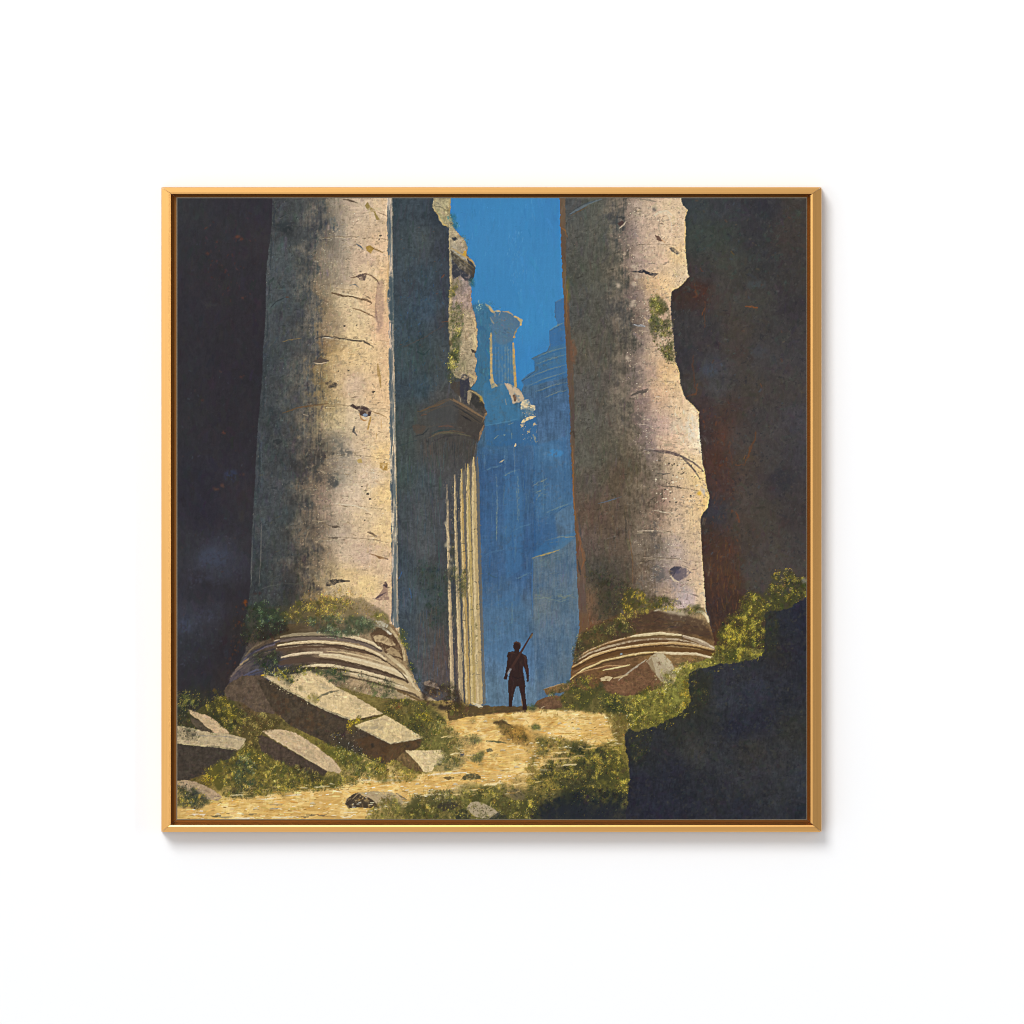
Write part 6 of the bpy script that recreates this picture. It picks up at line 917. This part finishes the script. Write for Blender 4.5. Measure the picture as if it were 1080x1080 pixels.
# ---- the wanderer
FIG = '#352624'
def figure():
    body = [(545.4, 686.6), (542, 687), (540.4, 686.2), (538.8, 687), (536, 687.3), (534.8, 691), (535, 696), (534.4, 701), (533.4, 707), (532.2, 712.5), (531.2, 715), (532, 716.3), (534.4, 716.4), (535, 713.4), (536, 709.5), (537.4, 706.5), (538.2, 708), (537, 712), (536.2, 717), (535.8, 723), (536.2, 730), (536.4, 737), (536.4, 745), (540, 745), (540.4, 739), (541.6, 732), (543, 726.5), (544, 723.6),
            (547.2, 723.4), (548.2, 728), (549.6, 734), (550.6, 740), (551.2, 745.6), (551, 748), (555.8, 748), (555.4, 744), (554.6, 738), (553.8, 731), (553.9, 723), (553.2, 717), (552.2, 711), (551.4, 706), (551.4, 701.5), (553.4, 705), (554.8, 710), (555.6, 714.5), (555.4, 718), (556.4, 719), (557.6, 717.4), (558, 713), (557.6, 707), (556.8, 702), (556, 696), (555.6, 693), (554.6, 691), (552, 690), (549.4, 688), (547.6, 686.8)]
    m = poly(body, .12, .12); fill(m, FIG)
    t = np.linspace(0, 2 * math.pi, 20, endpoint=False)
    fill(poly(np.stack([545.1 + 3.9 * np.cos(t), 681.2 + 5.0 * np.sin(t)], 1), .2, .15), FIG)
    fill(poly([(542.8, 684), (547.4, 684), (548, 689), (542, 689)], .1, .1), FIG)
    strokes(m, 60, 8, 1.2, UP, .25, .16, .02, .6, .6, ['#3f2c2b', '#2c2428', '#46322d', '#382a2b'])
    line([(536.5, 688.5), (540, 687.8), (544, 689.5)], 1.1, '#4f3a32', .8, .3); line([(551, 691), (554, 692.5), (555, 697)], 1.1, '#54403a', .8, .3); line([(537, 692), (537.4, 700)], 1.0, '#4b3530', .7, .3); line([(546.5, 694), (546.8, 704), (546.5, 712)], 1.0, '#2a2022', .7, .3); line([(540, 713), (546, 715), (552, 713.5)], 1.0, '#241c20', .8, .3); line([(537, 722.5), (543, 723.6)], .9, '#4d3731', .7, .3); line([(548, 723), (553.5, 722)], .9, '#4a342f', .7, .3)
    for x_ in (538.5, 541.5, 549.5, 551.6): line([(x_, 714.5), (x_ + .2, 721.5)], .8, '#4a342e' if x_ < 545 else '#2a2024', .7, .3)
    line([(549.2, 733), (550.6, 741), (551.2, 745)], .9, '#8a6f56', .7, .3); line([(537, 726), (537.4, 735)], .9, '#503a33', .7, .3); line([(541.6, 690.5), (549, 700)], .8, '#5a4034', .5, .3)
    line([(541.8, 678), (544.5, 676.6), (548, 678.2), (549, 681)], 1.4, '#5a4238', .7, .3)
    line([(561.3, 667.5), (557, 674.5), (551.5, 684), (546, 693), (540.5, 702), (537.5, 707.5)], [1.0, 1.2, 1.6, 2.2, 2.2, 1.4], '#46302a', .95, .15, False, .1)
    line([(561, 669), (559.5, 672)], 1.7, '#6d6250', .8, .2, False); line([(538.4, 705.5), (535.5, 710)], 1.8, '#8a8c90', .7, .2, False); line([(537.4, 704.5), (536, 709)], .9, '#b9b4ac', .6, .2)
    line([(539.8, 690), (538, 700)], .9, '#5d4238', .7, .3); line([(552.4, 692), (554.6, 702), (556.6, 712)], .9, '#5a3c36', .7, .3); line([(540, 724), (539.5, 733)], 1.2, '#67483c', .6, .4); line([(551, 726), (553, 738)], 1, '#4f3838', .6, .4); line([(541, 718), (541.5, 723)], .9, '#6b5040', .6, .3); line([(551.5, 733), (554, 744)], .9, '#5f5044', .6, .3)
figure()
foliage([(526, 744), (545, 745.5), (560, 746), (572, 742), (574, 748), (556, 751), (530, 750)], ['#4f4229'], ['#63532e', '#5a4a2c'], ['#7d6a38'], .7, 1.7, .2, 1.2, top=.3); foliage([(556, 744), (562, 741), (568, 745), (564, 749), (557, 748)], ['#3f4a34'], ['#4d5a34'], ['#6d7040'], 1, 1.6, .7, 1)

# ---- overall surface: weave, bristle marks and grain
# last pass: small smears that break the drawn edges, then crisp touches
strokes(ALL, 5000, 4.5, 1.3, lambda x, y: UP if y < 640 else .4, .7, .04, .006, .45, .6, None, False, .7)
strokes(ALL, 5000, 2.4, .9, lambda x, y: UP if y < 640 else .3, .9, .08, .012, .5, .5, None, False, .5)
fu = np.zeros((H, W), np.float32)
for f in FOL: fu = np.maximum(fu, f[0])
fu = (fu > .3).astype(np.float32)
strokes(fu, 5200, 5.2, 1.8, UP, .6, .06, .012, .55, .6, None, False, 1.2)
sprinkle()
dabs(poly([(200, 846), (330, 836), (480, 818), (560, 800), (560, 770), (640, 755), (640, 778), (580, 800), (540, 824), (460, 836), (380, 860), (190, 864)], 2), 260, ['#fbf0d2', '#f6e6bb', '#fdf6e2', '#a9803f', '#8f7446'], (.7, 1.6), 3.4, .0, .12, .85, .3)
for (x, y, l, w_) in ((585, 800, 26, 2.2), (600, 806, 16, 1.6), (570, 806, 18, 2), (590, 793, 20, 1.6), (555, 816, 16, 2), (625, 788, 14, 1.4), (548, 826, 14, 1.6), (610, 797, 12, 1.4), (450, 838, 14, 1.5), (520, 826, 20, 2.2), (500, 832, 12, 1.4), (470, 776, 10, 1.4), (480, 794, 10, 1.4), (410, 828, 16, 1.6), (250, 838, 14, 1.5), (340, 829, 16, 1.6)):
    line([(x - l * .5, y + .8), (x, y), (x + l * .5, y - .6)], w_, rng.choice(['#e6cc90', '#f0dca6', '#d9b878']), .8, 1)
for (x, y, r_) in ((512, 760, 1.6), (530, 790, 1.8), (545, 808, 1.8), (590, 762, 1.5), (610, 768, 1.7), (622, 762, 1.2), (480, 826, 2), (440, 826, 1.8), (330, 846, 2), (270, 852, 1.8), (505, 770, 1.3), (560, 783, 1.6), (575, 770, 1.2), (230, 858, 1.8), (390, 858, 1.8)):
    blob([(x - r_ * 1.5, y + r_ * .5), (x - r_ * .6, y - r_ * .6), (x + r_ * .8, y - r_ * .5), (x + r_ * 1.6, y + r_ * .5)], '#d2c09a', .9, .5); line([(x - r_ * 1.4, y + r_ * .7), (x + r_ * 1.8, y + r_ * .6)], r_ * .7, '#7a6440', .7, .5)
# dry grass feathering out over the path and light dust over the grass
for (xa, ya, xb, yb, n) in ((225, 842, 300, 834, 50), (300, 834, 378, 824, 60), (378, 824, 440, 820, 30), (440, 820, 486, 808, 30), (470, 765, 490, 800, 30), (400, 848, 470, 834, 40), (470, 834, 560, 828, 60), (560, 800, 600, 786, 40), (600, 786, 650, 782, 40), (560, 752, 640, 754, 30), (555, 830, 570, 805, 30)):
    for q_ in range(n):
        t = rng.uniform(0, 1); x = xa + (xb - xa) * t + rng.normal(0, 3); y = ya + (yb - ya) * t + rng.normal(0, 3.2)
        if rng.random() < .55: line([(x, y), (x + rng.uniform(2, 8), y + rng.normal(0, .8))], rng.uniform(.8, 1.9), rng.choice(['#d8b871', '#e3c98c', '#c79a4a', '#b58a3e', '#ecdcb0']), .7, .6)
        else: line([(x, y), (x + rng.normal(0, 1.4), y - rng.uniform(1.5, 4.5))], rng.uniform(.7, 1.3), rng.choice(['#8a7a34', '#6d652f', '#a08a3c', '#5a5730', '#b39a45']), .75, .4)
figure()
BUF += (.6 * (1 - .75 * fu) * sm(.16, .45, BUF.mean(2)))[..., None] * (BUF - blur(BUF, 1.4)) + .2 * (BUF - blur(BUF, 5.))
BUF *= (1 + .011 * NG + .010 * NV + .005 * NH)[..., None]
np.clip(BUF, 0, 1, out=BUF)

# ------------------------------------------------------------------ the place: a framed painting on a white wall
import bpy
C = bpy.context.scene.collection
sc = bpy.context.scene
MM = .001
D = 3.0                   # camera to the front face of the frame
YF = -.023                # front face of the frame, wall plane at y = 0
YC = -.0195               # painted surface
YL = -.0085                # floor of the floater gap

def P(px, py, y):
    """point on the plane y that stands at photo millimetre (px, py)"""
    k = (D + (y - YF)) / D * MM
    return ((px - 540.) * k, y, (540. - py) * k)

def srgb2lin(a):
    return np.where(a <= .04045, a / 12.92, ((a + .055) / 1.055) ** 2.4)

def link(name, verts, faces, mat, parent=None, smooth=False):
    me = bpy.data.meshes.new(name); me.from_pydata(verts, [], faces); me.update()
    me.materials.append(mat)
    if smooth: me.polygons.foreach_set('use_smooth', [True] * len(me.polygons))
    o = bpy.data.objects.new(name, me); C.objects.link(o)
    if parent: o.parent = parent
    return o

def mat_new(name):
    m = bpy.data.materials.new(name); m.use_nodes = True
    nt = m.node_tree; b = nt.nodes['Principled BSDF']
    return m, nt, b

# materials
wall_m, nt, b = mat_new('matt_white_wall_paint')
b.inputs['Base Color'].default_value = (.85, .86, .875, 1); b.inputs['Roughness'].default_value = .9; b.inputs['Specular IOR Level'].default_value = .15
tc = nt.nodes.new('ShaderNodeTexCoord'); nz = nt.nodes.new('ShaderNodeTexNoise'); nz.inputs['Scale'].default_value = 260; nz.inputs['Detail'].default_value = 4
bp = nt.nodes.new('ShaderNodeBump'); bp.inputs['Strength'].default_value = .08; bp.inputs['Distance'].default_value = .0006
nt.links.new(tc.outputs['Object'], nz.inputs['Vector']); nt.links.new(nz.outputs['Fac'], bp.inputs['Height']); nt.links.new(bp.outputs['Normal'], b.inputs['Normal'])

def gold(name, col, rough, axis, dark=.75):
    """brushed gold: fine grain drawn along the rail"""
    m, nt, b = mat_new(name)
    tc = nt.nodes.new('ShaderNodeTexCoord'); mp = nt.nodes.new('ShaderNodeMapping')
    mp.inputs['Scale'].default_value = (3, 900, 900) if axis == 'x' else (900, 900, 3)
    n = nt.nodes.new('ShaderNodeTexNoise'); n.inputs['Scale'].default_value = 1.; n.inputs['Detail'].default_value = 5; n.inputs['Roughness'].default_value = .65
    r = nt.nodes.new('ShaderNodeValToRGB'); r.color_ramp.elements[0].position = .3; r.color_ramp.elements[1].position = .75
    r.color_ramp.elements[0].color = tuple(c * dark for c in col) + (1,); r.color_ramp.elements[1].color = tuple(col) + (1,)
    bp = nt.nodes.new('ShaderNodeBump'); bp.inputs['Strength'].default_value = .12; bp.inputs['Distance'].default_value = .0003
    L = nt.links.new
    L(tc.outputs['Object'], mp.inputs['Vector']); L(mp.outputs['Vector'], n.inputs['Vector']); L(n.outputs['Fac'], r.inputs['Fac']); L(r.outputs['Color'], b.inputs['Base Color'])
    L(n.outputs['Fac'], bp.inputs['Height']); L(bp.outputs['Normal'], b.inputs['Normal'])
    b.inputs['Metallic'].default_value = 1.; b.inputs['Roughness'].default_value = rough
    return m
GCOL = (.91, .50, .165)
gold_x, gold_z = gold('brushed_gold_across', GCOL, .34, 'x', .82), gold('brushed_gold_upright', GCOL, .34, 'z', .82)
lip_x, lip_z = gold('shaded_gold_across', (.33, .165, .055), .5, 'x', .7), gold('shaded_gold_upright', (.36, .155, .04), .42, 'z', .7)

edge_m, nt, b = mat_new('primed_canvas_edge')
b.inputs['Base Color'].default_value = (.2, .18, .15, 1); b.inputs['Roughness'].default_value = .8; b.inputs['Specular IOR Level'].default_value = .2
n = nt.nodes.new('ShaderNodeTexNoise'); n.inputs['Scale'].default_value = 900; r = nt.nodes.new('ShaderNodeValToRGB')
r.color_ramp.elements[0].color = (.14, .12, .09, 1); r.color_ramp.elements[1].color = (.28, .25, .2, 1)
tc = nt.nodes.new('ShaderNodeTexCoord'); nt.links.new(tc.outputs['Object'], n.inputs['Vector']); nt.links.new(n.outputs['Fac'], r.inputs['Fac']); nt.links.new(r.outputs['Color'], b.inputs['Base Color'])

paint_m, nt, b = mat_new('oil_paint_on_canvas')
at = nt.nodes.new('ShaderNodeAttribute'); at.attribute_name = 'paint'
nt.links.new(at.outputs['Color'], b.inputs['Base Color']); b.inputs['Roughness'].default_value = .75; b.inputs['Specular IOR Level'].default_value = SPEC

# the wall
w = 3.0
wall = link('wall', [(-w, 0, -w), (w, 0, -w), (w, 0, w), (-w, 0, w)], [(0, 1, 2, 3)], wall_m)
wall['kind'] = 'structure'; wall['label'] = 'plain matt white wall behind the gold framed painting'

# the framed painting
pic = bpy.data.objects.new('framed_painting', None); C.objects.link(pic)
pic.location = (0, 0, 0); pic.empty_display_size = .05
pic['label'] = 'square oil painting of giant ruined columns and a lone spear bearer in slim gold frame'
pic['category'] = 'painting'

OX0, OX1, OY0, OY1 = 170.2, 866.4, 197.4, 877.6            # outer edge of the frame
IX0, IX1, IY0, IY1 = X0 - .8, X1 + .8, Y0 - .7, Y1 + .7       # inner edge of the gap floor
FW = {'left': 10.0, 'right': 11.5, 'top': 7.0, 'bottom': 7.4}   # visible face widths
TOT = {'left': IX0 - OX0, 'right': OX1 - IX1, 'top': IY0 - OY0, 'bottom': IY1 and OY1 - IY1}

def rail_pt(side, wd, y, end):
    """point of a rail: wd mm in from the outer edge, depth y, at the first or second mitre"""
    f = wd / TOT[side]; g = .28                                       # hairline left open at the mitre
    if side in ('left', 'right'):
        x = OX0 + wd if side == 'left' else OX1 - wd
        z = OY0 + f * TOT['top'] + g if end == 0 else OY1 - f * TOT['bottom'] - g
        return P(x, z, y)
    z = OY0 + wd if side == 'top' else OY1 - wd
    x = OX0 + f * TOT['left'] + g if end == 0 else OX1 - f * TOT['right'] - g
    return P(x, z, y)

def sweep(name, side, prof, mat, parent, closed=True):
    nseg = 24
    V = []; F = []
    k = len(prof)
    for s in range(nseg + 1):
        t = s / nseg
        for (wd, y) in prof:
            a = rail_pt(side, wd, y, 0); c = rail_pt(side, wd, y, 1)
            V.append(tuple(a[i] * (1 - t) + c[i] * t for i in range(3)))
    for s in range(nseg):
        for i in range(k if closed else k - 1):
            j = (i + 1) % k
            q = [s * k + i, s * k + j, (s + 1) * k + j, (s + 1) * k + i]
            F.append(q if side in ('left', 'bottom') else q[::-1])
    if closed:
        F.append(list(range(k))); F.append(list(range(nseg * k, (nseg + 1) * k)))
    o = link(name, V, F, mat, parent)
    import bmesh
    bm = bmesh.new(); bm.from_mesh(o.data); bmesh.ops.recalc_face_normals(bm, faces=bm.faces); bm.to_mesh(o.data); bm.free()
    return o

for side in ('top', 'left', 'right', 'bottom'):
    f = FW[side]; up = side in ('left', 'right')
    ch = 2.2 if up else 1.8                                           # bright inner chamfer
    tilt = TILT[side] * MM
    prof = [(0, -.002), (0, YF + tilt + .0008), (.5, YF + tilt), (f - ch, YF), (f, YF + CH[side] * MM), (f + .25, YF + .004), (f + .3, YL - .001), (f + .3, -.002)]
    rail = sweep('frame_rail', side, prof, gold_z if up else gold_x, pic)
    T = TOT[side] - .2
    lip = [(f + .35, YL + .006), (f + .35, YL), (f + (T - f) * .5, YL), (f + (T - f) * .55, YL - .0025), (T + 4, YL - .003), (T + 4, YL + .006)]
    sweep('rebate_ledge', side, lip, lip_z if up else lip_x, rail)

# painted canvas: one vertex per touch of paint, with a little real relief
step = 1
cols = srgb2lin(BUF.astype(np.float64)) / np.array(LIGHT)
lum = BUF.mean(2)
rel = lum - blur(lum, 1.6)
rel = np.clip(rel, -.12, .12) * RELIEF + .00006 * NG * .3
gx = (X0 + (np.arange(W)) / (W - 1) * (X1 - X0)); gy = (Y0 + (np.arange(H)) / (H - 1) * (Y1 - Y0))
kk = (D + (YC - YF)) / D * MM
co = np.empty((H, W, 3), np.float32)
co[..., 0] = ((gx - 540) * kk)[None, :]; co[..., 2] = ((540 - gy) * kk)[:, None]; co[..., 1] = YC - rel
idx = np.arange(H * W, dtype=np.int32).reshape(H, W)
quads = np.stack([idx[1:, :-1], idx[1:, 1:], idx[:-1, 1:], idx[:-1, :-1]], -1).reshape(-1, 4)
me = bpy.data.meshes.new('canvas')
me.vertices.add(H * W); me.vertices.foreach_set('co', co.reshape(-1))
nq = len(quads)
me.loops.add(nq * 4); me.loops.foreach_set('vertex_index', quads.reshape(-1))
me.polygons.add(nq); me.polygons.foreach_set('loop_start', np.arange(0, nq * 4, 4, dtype=np.int32)); me.polygons.foreach_set('loop_total', np.full(nq, 4, np.int32))
me.update(calc_edges=True)
ca = me.color_attributes.new('paint', 'FLOAT_COLOR', 'POINT')
rgba = np.ones((H * W, 4), np.float32); rgba[:, :3] = np.clip(cols, 0, 1).reshape(-1, 3)
ca.data.foreach_set('color', rgba.reshape(-1))
me.polygons.foreach_set('use_smooth', np.ones(nq, bool))
me.materials.append(paint_m)
canvas = bpy.data.objects.new('canvas', me); C.objects.link(canvas); canvas.parent = pic

# wrapped edge of the canvas round the stretcher
e0, e1 = 0.0, 1.0
ring = []
for (d_, y) in ((0., YC + .0001), (.5, YC + .0003), (.9, YC + .0012), (.9, YL - .004)):
    ring.append([P(X0 - d_, Y0 - d_, y), P(X1 + d_, Y0 - d_, y), P(X1 + d_, Y1 + d_, y), P(X0 - d_, Y1 + d_, y)])
V = [p for r_ in ring for p in r_]; F = []
for r_ in range(len(ring) - 1):
    for i in range(4):
        j = (i + 1) % 4; F.append((r_ * 4 + i, r_ * 4 + j, (r_ + 1) * 4 + j, (r_ + 1) * 4 + i))
link('canvas_edge', V, F, edge_m, canvas)

# ------------------------------------------------------------------ light, camera
world = bpy.data.worlds.new('World'); sc.world = world; world.use_nodes = True
bg = world.node_tree.nodes['Background']; bg.inputs['Color'].default_value = (.97, .98, 1., 1); bg.inputs['Strength'].default_value = WORLD
# world dimmed towards the right, added so the right rail reflects darker
wn = world.node_tree; wtc = wn.nodes.new('ShaderNodeTexCoord'); sx_ = wn.nodes.new('ShaderNodeSeparateXYZ'); wr_ = wn.nodes.new('ShaderNodeValToRGB')
wmr = wn.nodes.new('ShaderNodeMapRange'); wmr.inputs['From Min'].default_value = -1; wmr.inputs['From Max'].default_value = 1
wn.links.new(wtc.outputs['Generated'], sx_.inputs['Vector']); wn.links.new(sx_.outputs['X'], wmr.inputs['Value']); wn.links.new(wmr.outputs['Result'], wr_.inputs['Fac']); wn.links.new(wr_.outputs['Color'], bg.inputs['Color'])
wr_.color_ramp.elements[0].position = WG[0]; wr_.color_ramp.elements[0].color = (.98, .985, 1, 1); wr_.color_ramp.elements[1].position = WG[1]; wr_.color_ramp.elements[1].color = (WG[2], WG[2], WG[2] * 1.02, 1)

def lamp(name, loc, target, size, power, color=(1, 1, 1), sy=None):
    l = bpy.data.lights.new(name, 'AREA'); l.energy = power; l.size = size; l.color = color
    if sy: l.shape = 'RECTANGLE'; l.size_y = sy
    o = bpy.data.objects.new(name, l); C.objects.link(o); o.location = loc
    from mathutils import Vector
    o.rotation_euler = (Vector(target) - Vector(loc)).to_track_quat('-Z', 'Y').to_euler()
    return o
for a in LAMPS: lamp(*a)

cam = bpy.data.cameras.new('camera'); co_ = bpy.data.objects.new('camera', cam); C.objects.link(co_)
co_.location = (0, YF - D, 0); co_.rotation_euler = (math.radians(90), 0, 0)
cam.sensor_width = 36; cam.lens = 36 * D / 1.08; cam.clip_end = 50; cam.clip_start = .05
sc.camera = co_
sc.render.engine = 'CYCLES'
sc.view_settings.view_transform = 'Standard'; sc.view_settings.look = 'None'; sc.view_settings.exposure = 0; sc.view_settings.gamma = 1; sc.view_settings.use_curve_mapping = False
sc.cycles.max_bounces = 6
sc.cycles.filter_width = 1.0
try: sc.cycles.use_denoising = DENOISE
except Exception: pass
